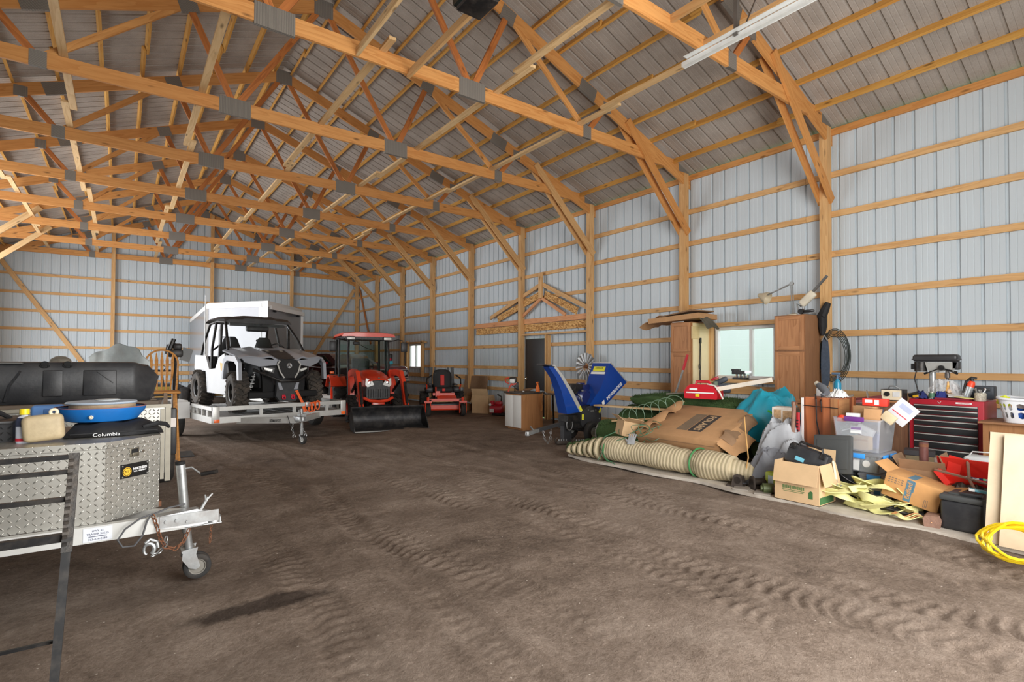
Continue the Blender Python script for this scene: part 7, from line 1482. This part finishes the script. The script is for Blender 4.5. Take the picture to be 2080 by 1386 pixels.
# stuff behind totes
loc = (6.95, 2.5, SLB); t = thing('wooden_crate', 'stack of dark crates behind the totes carrying metal scraps and the radio', 'crate', loc)
mb = W_(loc); mb.box((7.0, 2.58, .50), (.5, .56, .92)); mb.build('body', wood('dark_crate', (128, 92, 66), (92, 62, 44)), t)
mb = W_(loc); mb.box((6.74, 2.4, .86), (.02, .2, .18)); mb.box((6.745, 2.4, .6), (.02, .2, .1)); mb.build('front_label', mat('slate_label', (84, 92, 112), .6), t)
loc = (6.95, 2.62, .962); t = thing('metal_scraps', 'dark red and grey angle irons heaped behind the red printed box', 'scrap metal', loc, 15)
mb = MB(); mb.beam((-.15, .2, .02), (.1, -.2, .07), .05, .03); mb.beam((.05, .2, .03), (-.02, -.22, .10), .04, .04); mb.build('angle_iron', mat('dark_red_iron', (112, 52, 52), .6, .2, .2, 20), t)
mb = MB(); mb.beam((-.05, .22, .08), (-.05, .05, .11), .1, .02); mb.prism([(-.2, 0), (.1, .02), (-.1, .16)], -.006, .006, T(.1, -.1, .02) @ Rx(80)); mb.build('plate', mat('grey_iron', (128, 118, 108), .6, .3, .2, 14), t)
loc = (7.35, 2.42, SLB); t = thing('radio_stand', 'plain brown box stand under the vintage radio', 'stand', loc)
mb = MB(); mb.box((0, 0, .48), (.22, .26, .96)); mb.build('body', wood('dark_crate', (128, 92, 66), (92, 62, 44)), t)
mb = MB(); mb.box((0, 0, .965), (.24, .28, .02)); mb.build('top', wood('plain_ply', (170, 122, 78), (146, 98, 60)), t)
loc = (7.33, 2.40, 1.012); t = thing('radio', 'cream-faced meter box with black knob at the end of the red tool chest', 'radio', loc)
mb = MB(); mb.box((.02, 0, .065), (.16, .22, .13), bev=.005); mb.build('case', BLK, t)
mb = MB(); mb.box((-.063, 0, .065), (.008, .20, .115)); mb.build('face', mat('cream_face', (220, 206, 178), .5), t)
mb = MB(); mb.cyl((-.065, .04, .075), (-.085, .04, .075), .028, 16); mb.build('knob', BLK, t)
mb = MB(); mb.box((-.068, -.05, .075), (.006, .07, .06)); mb.build('dial', mat('dial_white', (206, 206, 204), .4), t)
mb = MB(); mb.tube([(.02, -.06, .13), (.0, -.02, .165), (.02, .04, .165), (.04, .07, .13)], .008, 6); mb.build('handle', GALV, t)
# ---- tool chest ----
loc = (7.65, 1.93, SLB); t = thing('tool_chest', 'red tool chest with a tall bank of dark grey drawers', 'tool chest', loc)
CH = mat('chest_red', (172, 32, 48), .4, .1, .05, 5); DRW = mat('drawer_grey', (48, 50, 52), .4, .3, .08, 5)
mb = W_(loc); mb.box((7.66, 1.935, .54), (.50, .67, 1.0), bev=.008); mb.build('body', CH, t)
zs = [.985, .93, .87, .81, .745, .66, .575, .49, .40, .30, .18, .06]
for a, b in zip(zs, zs[1:]):
    mb = W_(loc); mb.box((7.403, 1.935, (a + b) / 2), (.02, .57, a - b - .006), bev=.002); d_ = mb.build('drawer', DRW, t)
    mb = W_(loc); mb.box((7.388, 1.935, a - .012), (.016, .565, .012), bev=.003); mb.build('pull', ALW, d_)
mb = W_(loc); mb.box((7.407, 1.77, 1.012), (.006, .14, .018)); bd = mb.build('nameplate', WHT, t)
text('CRAFTSMAN', .016, mat('label_red', (206, 40, 60)), bd, T(V((7.4035, 1.77, 1.012)) - V(loc)) @ Rz(-90) @ Rx(90), sx=1.1)
mb = W_(loc); mb.tube([(7.407, 2.0, 1.02), (7.405, 1.985, 1.0), (7.407, 1.97, 1.022)], .003, 5); mb.build('scratch_mark', WHT, t)
CT_ = 1.0755 - SLB + .035 - .0355
CT_ = 1.041
# drill press
loc = (7.72, 2.11, CT_); t = thing('drill_press', 'bench drill press with black belt cover standing on the red tool chest', 'drill press', loc)
mb = MB(); mb.box((0, 0, .015), (.22, .26, .03), bev=.005); mb.build('base', mat('press_grey', (168, 168, 164), .4, .3), t)
mb = MB(); mb.cyl((0, 0.02, .03), (0, .02, .42), .032, 18); mb.build('column', GALV, t)
mb = MB(); mb.prism([(.02, .30), (-.20, .34), (-.22, .42), (.08, .42), (.06, .34)], -.05, .05, M(((0, 0, 1, 0), (1, 0, 0, 0), (0, 1, 0, 0), (0, 0, 0, 1)))); mb.build('head', mat('press_grey', (168, 168, 164)), t)
mb = MB(); mb.box((0, -.015, .47), (.16, .43, .085), bev=.03, seg=3); mb.box((0, -.015, .455), (.165, .435, .012)); mb.build('belt_cover', mat('cover_black', (46, 46, 48), .45, 0, .08), t)
mb = MB(); mb.cyl((0, .135, .31), (0, .135, .425), .062, 18); mb.box((0, .2, .37), (.06, .05, .07)); mb.build('motor', BLK, t)
mb = MB(); mb.box((0, -.20, .385), (.1, .07, .10), bev=.015); mb.build('front_cover', mat('cover_black', (46, 46, 48)), t)
mb = MB(); mb.cyl((0, -.12, .28), (0, -.12, .41), .018, 12); mb.cyl((0, -.12, .24), (0, -.12, .30), .026, 14); mb.cyl((0, -.12, .215), (0, -.12, .24), .018, 12, .012); mb.build('chuck', mat('chuck_steel', (110, 104, 100), .35, .7), t)
mb = MB(); mb.cyl((-.05, -.08, .355), (-.085, -.08, .355), .03, 14)
for a in (20, 150): mb.tube([(-.08, -.08, .355), (-.08, -.08 + .16 * math.cos(rad(a + 180)), .355 + .13 * math.sin(rad(-a)) * (1 if a < 90 else 1))], .006, 6)
mb.tube([(-.08, -.08, .355), (-.08, -.21, .30)], .006, 6); mb.tube([(-.08, -.20, .305), (-.08, -.235, .29)], .012, 8); mb.tube([(-.08, .045, .30), (-.08, .08, .285)], .012, 8); mb.build('feed_handle', BLK, t)
mb = MB(); mb.tube([(-.03, .17, .32), (-.03, .19, .22), (-.03, .15, .06)], .006, 6); mb.build('power_cable', BLK, t)
# clutter on the chest
loc = (7.5, 1.88, CT_); t = thing('shallow_tray', 'shallow dark red tray on the front edge of the tool chest', 'tray', loc)
mb = MB(); mb.box((0, 0, .004), (.16, .30, .008)); mb.build('base', mat('dark_red_tray', (128, 26, 44), .5), t)
mb = MB(); 
for s in (-1, 1): mb.box((s * .08, 0, .012), (.006, .30, .02)); mb.box((0, s * .15, .012), (.16, .006, .02))
mb.build('rim', mat('dark_red_tray', (128, 26, 44)), t)
loc = (7.62, 1.80, CT_ + .02); t = thing('foam_can', 'silver spray can with orange shoulder leaning on the tool chest', 'can', loc); t.rotation_euler = (rad(16), 0, 0)
mb = MB(); mb.lathe([(.001, 0), (.034, 0), (.035, .13), (.034, .14)], 20); mb.build('body', mat('can_silver', (196, 204, 208), .3, .5, .03), t)
mb = MB(); mb.lathe([(.0355, .135), (.0355, .17), (.026, .195), (.02, .2)], 20); mb.build('shoulder', mat('orange_red_plastic', (232, 72, 40)), t)
mb = MB(); mb.tube([(0, 0, .2), (0, .01, .235), (.0, -.03, .24)], [.02, .02, .012], 8); mb.tube([(0, .04, .05), (0, .05, .18), (0, .02, .23)], .012, 6); mb.build('trigger', BLK, t)
loc = (7.72, 1.70, CT_); t = thing('black_tool_case', 'dark slate plastic case behind the silver spray can', 'case', loc)
mb = MB(); mb.box((0, 0, .085), (.14, .26, .15), bev=.015); mb.build('body', mat('slate_case', (48, 54, 62), .5, 0, .08), t)
mb = MB(); mb.box((-.072, 0, .12), (.012, .2, .03), bev=.004); mb.build('latch', BPL, t)
loc = (7.52, 1.655, CT_); t = thing('parts_jar', 'jar of pale bolts and fittings at the basket end of the tool chest', 'jar', loc)
mb = MB(); mb.lathe([(.001, 0), (.05, 0), (.052, .08), (.045, .09), (.001, .09)], 16); mb.build('jar', mat('pale_parts', (190, 184, 168), .5, .1, .4, 60, .6, 60), t)
mb = MB()
for k in range(7): mb.tube([(.03 * math.cos(k), .03 * math.sin(k), .08), (.045 * math.cos(k + .5), .05 * math.sin(k + .5), .12 + .01 * (k % 3))], .008, 6)
mb.build('bolt', GALV, t)
loc = (7.50, 2.08, CT_); t = thing('wire_spool', 'spool of pale solder wire on the tool chest below the drill press', 'spool', loc)
mb = MB(); mb.lathe([(.001, 0), (.032, 0), (.032, .008), (.024, .012), (.024, .07), (.032, .074), (.032, .082), (.001, .082)], 18); mb.build('spool', mat('spool_silver', (176, 176, 164), .35, .5, .1, 60), t)
mb = MB(); mb.lathe([(.026, .014), (.028, .04), (.026, .068)], 18, cap=False); mb.build('wire', mat('green_wire', (70, 112, 84)), t)
for k, (x, y, c, lb) in enumerate(((7.52, 2.19, (34, 42, 96), 'navy blue cloth scrap on the tool chest next to the yellow-tipped tool'), (7.55, 2.00, (40, 52, 120), 'bright navy cloth scrap on the tool chest next to the solder spool'), (7.6, 1.96, (150, 120, 92), 'brown cloth scrap heaped on the tool chest in front of the drill column'))):
    t = thing('cloth_scrap', lb, 'cloth', (x, y, CT_)); mb = MB(); mb.grid(heapf(.08, .07, .06, 5.5 + k * 3, rug=.05), 12, 12, .003); mb.build('cloth', mat('scrap_%d' % k, c, .9, 0, .15, 12), t, 20)
loc = (7.47, 2.24, CT_); t = thing('yellow_tool', 'black hand tool with yellow tip at the radio end of the tool chest', 'hand tool', loc)
mb = MB(); mb.tube([(0, .05, .03), (0, -.03, .05), (0, -.06, .03)], [.025, .03, .02], 8); mb.build('body', BLK, t)
mb = MB(); mb.tube([(-.02, .0, .02), (-.03, -.05, .03)], .016, 8); mb.build('tip', mat('amber_tip', (226, 176, 44), .5), t)
loc = (7.55, 2.0, CT_); t = thing('clear_bag', 'crumpled clear plastic bag around the drill press column', 'bag', (7.72, 2.02, CT_ + .002))
BAG = NT('clear_bag_film'); BAG.b.inputs['Base Color'].default_value = (.8, .8, .8, 1); BAG.b.inputs['Alpha'].default_value = .28; BAG.b.inputs['Roughness'].default_value = .25; BAG = BAG.m
mb = MB(); mb.grid(heapf(.12, .17, .16, 7.7, rug=.10), 18, 18); mb.build('film', BAG, t, 15)
loc = (7.66, 1.97, CT_); t = thing('amber_dispenser', 'amber cone-tipped bottle behind the tool chest clutter', 'bottle', loc)
mb = MB(); mb.lathe([(.001, 0), (.035, 0), (.035, .08), (.02, .11), (.012, .15), (.008, .2), (.001, .2)], 14); mb.build('body', mat('amber_plastic', (232, 176, 104), .4), t)
mb = MB(); mb.lathe([(.014, .142), (.014, .152), (.009, .154)], 12, cap=False); mb.build('collar', mat('amber_tip', (226, 176, 44)), t)
for k, (y, x, lb) in enumerate(((1.86, 7.5, 'pale paper packet lying in the red tray, tilted up'), (1.78, 7.46, 'yellow-printed paper packet lying flat on the red tray'))):
    t = thing('paper_packet', lb, 'packet', (x, y, CT_ + .012), 20 - 30 * k); mb = MB(); mb.box((0, 0, .02 + .01 * (1 - k)), (.09, .14, .008), Ry(-14 * (1 - k)) @ Rx(6)); mb.build('packet', mat('packet_%d' % k, ((206, 204, 200), (216, 208, 132))[k], .6, 0, .08), t)
# ---- basket and its cabinet ----
loc = (7.5, 1.25, SLB); t = thing('side_cabinet', 'wooden cabinet with pale panel door under the laundry basket', 'cabinet', loc)
mb = W_(loc); mb.box((7.5, 1.21, .435), (.58, .72, .80)); mb.build('body', wood('plain_ply', (170, 122, 78), (146, 98, 60)), t)
mb = W_(loc); mb.box((7.203, 1.21, .42), (.012, .60, .66)); mb.build('door', mat('pale_panel', (196, 176, 146), .6, 0, .06, 8), t)
mb = W_(loc); mb.box((7.48, 1.21, .842), (.64, .78, .018)); mb.build('top', wood('brown_cab_side', (150, 108, 74), (128, 88, 58)), t)
loc = (7.43, 1.13, .853); t = thing('laundry_basket', 'white slotted laundry basket filled with blue and dark bits', 'basket', loc, -90)
bw, bl, bh = .34, .25, .235
def bsk(u, z): # perimeter point
    k = .86 + .14 * z / bh; a = 2 * pi * u; c, s = math.cos(a), math.sin(a); e = .38
    return V((bw * k * math.copysign(abs(c) ** e, c), bl * k * math.copysign(abs(s) ** e, s), z))
mb = MB(); NB = 96; zb = [0, .045, .055, .10, .11, .125, .135, .185, .195, bh]
for j in range(len(zb) - 1):
    for i in range(NB):
        if j in (2, 6) and i % 4 in (1, 2): continue
        if j in (1, 3, 5, 7) and i % 4 in (1, 2):
            # half-cell that narrows the slot to a rounded end
            lo_side = j in (1, 5); a, b = i / NB, (i + 1) / NB; z0, z1 = zb[j], zb[j + 1]
            tri = ([bsk(a, z0), bsk(b, z0), bsk(b if i % 4 == 2 else a, z1)] if lo_side else [bsk(a, z1), bsk(b, z1), bsk(b if i % 4 == 2 else a, z0)]); mb.add(tri, [(0, 1, 2)]); continue
        mb.add([bsk(i / NB, zb[j]), bsk((i + 1) / NB, zb[j]), bsk((i + 1) / NB, zb[j + 1]), bsk(i / NB, zb[j + 1])], [(0, 1, 2, 3)])
mb.add([bsk(i / NB, 0) for i in range(NB)], [tuple(range(NB))])
BWM = mat('basket_white', (226, 228, 232), .4, 0, .02); mb.build('basket', BWM, t, 40)
mb = MB(); mb.tube([bsk(i / 48, bh) * 1.01 + V((0, 0, .004 + .008 * math.cos(4 * pi * i / 48))) for i in range(48)], .013, 8, closed=True); mb.build('rim', BWM, t)
for k, (x, y, z, r, c, lb) in enumerate(((-.16, -.12, .09, .07, (38, 84, 170), 'blue bit in the basket, nearest the tool chest'), (.0, -.12, .08, .075, (44, 96, 190), 'blue bit in the middle of the basket'), (.15, -.11, .08, .07, (34, 76, 160), 'blue bit at the far end of the basket'), (-.08, -.04, .10, .08, (40, 38, 40), 'black bit in the basket between the blue ones'), (.1, .06, .1, .1, (70, 40, 46), 'dark red bit deep in the basket'))):
    p = T(7.43, 1.13, .853) @ Rz(-90) @ V((x, y, z)); b_ = bmesh.new(); bmesh.ops.create_icosphere(b_, subdivisions=3, radius=r); mb = MB(); mb.add([v.co * (1 + .25 * NZ.noise(v.co * 14 + V((k, 0, 0)))) for v in b_.verts], [tuple(v.index for v in f.verts) for f in b_.faces]); b_.free()
    tag(mb.build('basket_toy', mat('bit_%d' % k, c, .5, 0, .2, 20)), label=lb, cat='bit', loc=p, group='bits in the basket')
t = thing('bag_heap', 'clear crinkled bag with purple tint heaped in the laundry basket', 'bag', (7.43, 1.12, 1.0)); mb = MB(); mb.grid(heapf(.18, .22, .11, 12.0, rug=.08), 18, 18); mb.build('film', mat('lilac_film', (168, 158, 168), .3, 0, .2, 10), t, 15)
t = thing('yellow_scrubber', 'bright yellow-green fluffy scrubber at the basket corner', 'scrubber', (7.36, 1.43, 1.06)); b_ = bmesh.new(); bmesh.ops.create_icosphere(b_, subdivisions=3, radius=.055); mb = MB(); mb.add([v.co * (1 + .35 * NZ.noise(v.co * 40)) for v in b_.verts], [tuple(v.index for v in f.verts) for f in b_.faces]); b_.free(); mb.build('pile', mat('lime_fluff', (206, 214, 60), .9, 0, .1, 20), t)
t = thing('black_headset', 'black round-headed cable end at the right edge above the basket', 'cable', (7.40, .98, 1.10)); mb = MB(); mb.cyl((0, 0, .0), (0, -.08, .03), .05, 12); mb.tube([(0, .0, 0), (-.02, .08, -.03), (-.03, .16, -.02)], .006, 6); mb.tube([(0, 0, .04), (0, .02, .1)], .004, 5); mb.build('head', BLK, t)
# ---- leaning boards ----
BRD = mat('beige_board', (206, 188, 160), .7, 0, .05, 5, .05, 40, .35, (160, 140, 112))
for k, (x, y0, y1, h, lb) in enumerate(((5.53, .3, 1.20, .875, 'beige panel leaning at the right edge, hindmost of the pair'), (5.49, .2, 1.105, .868, 'beige panel leaning at the right edge, foremost of the pair'))):
    mb = MB(Ry(14)); mb.box((0, 0, h / 2), (.022, y1 - y0, h)); tag(mb.build('leaning_panel', BRD), label=lb, cat='panel', loc=(x, (y0 + y1) / 2, SLB + .004), group='leaning panels')
# ---- black case, brick, printed carton, red iron, pail, pipe ----
loc = (5.84, 1.385, SLB); t = thing('storage_case', 'black moulded plastic case on the slab beside the beige panels', 'case', loc, -90)
mb = MB(); mb.box((0, 0, .125), (.29, .30, .25), bev=.03, seg=3); mb.build('body', BPL, t, 50)
mb = MB(); mb.box((0, 0, .27), (.30, .31, .05), bev=.015); mb.box((0, 0, .30), (.2, .2, .02), bev=.008); mb.build('lid', mat('charcoal_plastic', (64, 66, 66)), t)
mb = MB(); mb.box((0.06, -.1, .315), (.14, .05, .02), bev=.006); mb.build('handle', BPL, t)
loc = (5.80, 1.30, SLB + .327); t = thing('blue_wrapper', 'cyan and white wrapper on the black moulded case', 'wrapper', loc, -70)
mb = MB(); mb.box((0, 0, .02), (.11, .06, .02), Ry(8), bev=.004); mb.build('wrapper', mat('cyan_label', (110, 180, 200)), t); mb = MB(); mb.box((-.04, 0, .024), (.04, .062, .022), Ry(8), bev=.004); mb.build('end', WHT, t)
loc = (5.72, 1.58, SLB); t = thing('brown_block', 'chipped brown block on the slab edge below the printed carton', 'block', loc, 10)
mb = MB(); mb.prism([(-.05, 0), (.06, 0), (.07, .07), (.05, .095), (-.04, .10), (-.06, .06)], -.075, .075, XM @ Rz(0)); mb.build('block', mat('brown_block', (136, 104, 88), .85, 0, .2, 18, .5, 40), t)
loc = (5.98, 1.80, .165); t = thing('printed_carton', 'tan carton with blue printed bands lying tilted on the yellow straps', 'carton', loc); t.rotation_euler = (Rx(13) @ Rz(-90)).to_euler()
mb = MB(); mb.box((0, 0, .11), (.44, .32, .22), bev=.004); mb.build('body', mat('tan_carton', (196, 146, 92), .9, 0, .1, 6, .06, 40, .3, (150, 108, 66)), t)
TC = mat('tan_carton', (196, 146, 92)); BIN = mat('blue_print', (84, 118, 136), .8, 0, .1, 30)
mb = MB(); mb.box((-.02, -.1605, .115), (.055, .002, .20)); mb.box((.012, -.1605, .16), (.012, .002, .1)); bb = mb.build('blue_band', BIN, t)
text('Bedford', .056, TC, bb, T(-.02, -.1625, .115) @ Rx(90) @ Rz(90), sx=.85, bold=.001)
mb = MB(); mb.box((-.03, -.03, .2205), (.06, .20, .002)); mb.build('blue_band', BIN, t)
mb = MB()
for k in range(5):
    for j in range(3): mb.box((-.185 + .026 * k, -.1605, .185 - .02 * j), (.016, .002, .008))
for k in range(3): mb.box((.11 + .012 * k, -.1605, .05), (.004, .002, .07))
mb.build('faded_print', mat('faded_grey_print', (124, 108, 92), .9), t)
for sx, yy, an in ((1, 0, 20), (-1, 0, 25)):
    mb = MB(T(sx * .22, yy, .22) @ Ry(sx * (90 - an))); mb.box((0, 0, .06), (.005, .31, .13)); mb.build('flap', TC, t)
t = carton('scrap_carton', 'battered open brown carton of pipes behind the printed carton', (6.32, 1.80, SLB), -85, (.36, .34, .40), mat('dark_cardboard', (142, 112, 84)), (('left', 30, .12), ('front', 25, .1), ('right', -20, .16)))
loc = (6.25, 1.80, .045); t = thing('brown_pipe', 'dark red-brown pipe standing upright in the battered carton', 'pipe', loc)
mb = MB(); mb.cyl((.01, 0, 0), (0, 0, .64), .037, 20); mb.build('pipe', mat('maroon_pipe', (104, 62, 56), .55, .1, .2, 20), t)
mb = MB(); mb.lathe([(.03, .0), (.038, 0), (.038, .03), (.03, .03)], 18, T(0, 0, .60), cap=False); mb.build('collar', RUST, t)
mb = MB(); mb.cyl((0, 0, 0), (0, 0, .50), .02, 14); mb.cyl((0, 0, .46), (0, 0, .51), .024, 14); tag(mb.build('short_pipe', mat('pale_pipe', (176, 160, 148), .5, .2)), label='thinner pale-capped pipe beside the dark red-brown pipe', cat='pipe', loc=(6.23, 1.69, .045))
loc = (6.25, 1.45, .36); t = thing('red_channel', 'bright red folded steel channel lying on the scrap pile by the beige panels', 'steel channel', loc)
RDP = mat('bright_red_steel', (226, 48, 38), .4, .1, .06, 8)
mb = W_(loc); mb.beam((6.22, 1.68, .50), (6.18, 1.18, .50), .16, .012, (1, 0, .3)); mb.prism([(0, 0), (.10, .0), (.13, .18), (.03, .20)], -.006, .006, T(6.2, 1.62, .40) @ Rz(-90) @ Rx(90)); mb.beam((6.14, 1.64, .38), (6.10, 1.18, .37), .10, .012, (1, 0, .5)); mb.beam((6.16, 1.66, .45), (6.12, 1.56, .34), .05, .10, (1, 0, 0)); mb.build('channel', RDP, t)
mb = W_(loc); mb.tube([(6.12, 1.68, .46), (6.08, 1.5, .44), (6.08, 1.3, .40)], .012, 6); mb.tube([(6.2, 1.46, .58), (6.08, 1.42, .42), (6.02, 1.36, .33)], .012, 6); mb.build('rod', mat('brown_rust_pole', (140, 108, 92)), t)
loc = (6.15, 1.42, SLB); t = thing('scrap_heap_base', 'dark jumble of metal scraps under the red channel', 'scrap metal', loc)
mb = MB(); mb.grid(heapf(.26, .26, .30, 15.0, rug=.08), 20, 20, .01); mb.build('scrap', mat('dark_iron', (70, 62, 56)), t, 25)
loc = (6.62, 1.42, .30); t = thing('salt_pail', 'white tub with navy wrap label behind the red channel', 'tub', loc, -90)
mb = MB(); mb.box((0, 0, .13), (.30, .22, .27), bev=.03, seg=3); mb.build('body', mat('tub_white', (216, 222, 224), .45, 0, .04), t)
mb = MB(); mb.box((0.01, -.112, .11), (.24, .004, .17)); lb = mb.build('label', mat('navy_label', (48, 46, 84), .5, 0, .1, 20), t)
text('MORTON', .05, TXW, lb, T(.03, -.1155, .115) @ Rx(90), sx=.95, bold=.001); text('Clean   Protect', .034, TXW, lb, T(.0, -.1155, .065) @ Rx(90)); 
mb = MB(T(-.08, -.1145, .155) @ Rx(90)); mb.lathe([(.001, 0), (.022, 0), (.022, .002), (.001, .002)], 16); mb.build('badge', mat('amber_tip', (226, 176, 44)), lb)
mb = MB(T(.012, -.1145, .065) @ Rx(90)); mb.lathe([(.001, 0), (.011, 0), (.011, .002), (.001, .002)], 14); mb.build('green_spot', mat('mint_spot', (90, 190, 130), .5), lb)
mb = MB(); mb.tube([(-.13, 0, .25), (-.1, 0, .30), (.1, 0, .31), (.13, 0, .25)], .006, 6); mb.build('handle', WHT, t)
loc = (6.62, 1.42, SLB); t = thing('pail_stand', 'dark upturned crate under the white tub', 'crate', loc)
mb = MB(); mb.box((0, 0, .13), (.3, .36, .26)); mb.build('body', wood('dark_crate', (128, 92, 66), (92, 62, 44)), t)
mb = MB(); mb.box((-.152, 0, .13), (.004, .3, .03)); mb.build('slat', wood('plain_ply', (170, 122, 78), (146, 98, 60)), t)
loc = (6.85, 2.0, SLB); t = thing('book_stack', 'dark brown stack of magazines between totes and tool chest', 'magazines', loc, -80)
for k in range(9): mb = MB(); mb.box((.01 * math.sin(k * 2.1), .01 * math.cos(k * 1.7), .03 + .055 * k), (.26, .22, .05), Rz(4 * math.sin(k))); mb.build('magazine', mat(('mag_a', 'mag_b', 'mag_c')[k % 3], ((84, 74, 66), (128, 112, 84), (58, 54, 56))[k % 3], .6, 0, .2), t)
# yellow straps
YST = mat('yellow_webbing', (216, 212, 146), .8, 0, .1, 10)
def ribbon(mb, pts, w, th=.004, tw=None):
    pts = [V(p) for p in pts]; rings = []
    for i, p in enumerate(pts):
        a = pts[max(0, i - 1)]; b = pts[min(len(pts) - 1, i + 1)]; d = (b - a).normalized(); s = d.cross(V((0, 0, 1)))
        s = s.normalized() if s.length > .05 else V((1, 0, 0)); ang = tw(i / len(pts)) if tw else 0
        s = M.Rotation(ang, 3, d) @ s; n = d.cross(s)
        rings.append([p - s * w / 2 - n * th, p + s * w / 2 - n * th, p + s * w / 2 + n * th, p - s * w / 2 + n * th])
    mb.loft(rings)
def smooth(pts, k=4):
    out = []; n = len(pts); P = [V(p) for p in pts]
    for i in range(n - 1):
        a, b, c, d = P[max(0, i - 1)], P[i], P[i + 1], P[min(n - 1, i + 2)]
        for j in range(k):
            t_ = j / k; out.append(.5 * ((2 * b) + (c - a) * t_ + (2 * a - 5 * b + 4 * c - d) * t_ ** 2 + (3 * b - a - 3 * c + d) * t_ ** 3))
    return out + [P[-1]]
loc = (5.82, 2.15, SLB); t = thing('tow_straps', 'pale yellow tow straps tangled on the slab in front of the totes', 'strap', loc)
rr = random.Random(11)
for k in range(11):
    c = V((5.80 + rr.uniform(-.08, .2), 2.14 + rr.uniform(-.22, .22), .06 + .022 * k)); ph = rr.uniform(0, 6); pts = []
    for i in range(9): pts.append(c + V((.13 * math.cos(ph + i * .9) * rr.uniform(.6, 1.2), .2 * math.sin(ph + i * .8) * rr.uniform(.6, 1.2), .035 * math.sin(i * 1.7 + k))))
    for p in pts: p.z = max(.05, min(.30, p.z)); p.x = max(5.62, p.x)
    f0 = rr.uniform(-.9, .9); mb = W_(loc); ribbon(mb, smooth(pts), .07, .0035, lambda u, f0=f0: f0 + .9 * math.sin(u * 7)); mb.build('webbing', YST, t, 60)
loc = (5.70, 1.74, SLB); t = thing('orange_strap', 'faded orange webbing strap bunched on the slab by the brown block', 'strap', loc)
for k in range(4):
    pts = [(5.66 + .03 * k + .05 * math.cos(i * 1.1 + k), 1.90 - .045 * i - .02 * k, .06 + .03 * abs(math.sin(i * .9 + k * .8))) for i in range(8)]
    mb = W_(loc); ribbon(mb, smooth(pts), .035, .003, lambda u, k=k: .7 * math.sin(u * 6 + k)); mb.build('webbing', mat('faded_orange_webbing', (222, 154, 104), .8, 0, .15, 12) if k % 2 else YST, t, 60)
loc = (5.9, 1.95, SLB); t = thing('black_cables', 'black cable bundle under the tilted printed carton', 'cable', loc)
mb = W_(loc)
for k in range(4): mb.tube([(5.84 + .02 * k, 2.05, .06), (5.78 + .03 * k, 1.95, .09 + .015 * k), (5.82 + .02 * k, 1.82, .07), (5.9, 1.7, .06 + .01 * k)], .014, 7)
mb.build('cable', BLK, t)
# yellow air hose
loc = (5.25, .98, 0); t = thing('yellow_hose', 'bright yellow hose coiled loosely against the beige panels', 'hose', loc)
rr = random.Random(21); mb = W_(loc); YC = mat('yellow_hose', (240, 208, 30), .4, 0, .05, 8); pts = []
for k in range(6):
    for i in range(10):
        a = 2 * pi * i / 10 + .3 * k; ry, rz_ = .23 + rr.uniform(-.03, .04), .17 + rr.uniform(-.03, .03); z = .115 + .72 * rz_ * math.sin(a) + .012 * k
        y = .97 - .02 * k + ry * math.cos(a); pts.append((5.36 - .03 * k + .10 * (z - .2) - .14 * max(0, .16 - z) * 4 + rr.uniform(-.012, .012), y, max(.022, z)))
mb.tube(smooth(pts, 3), .0105, 8); mb.build('coil', YC, t)
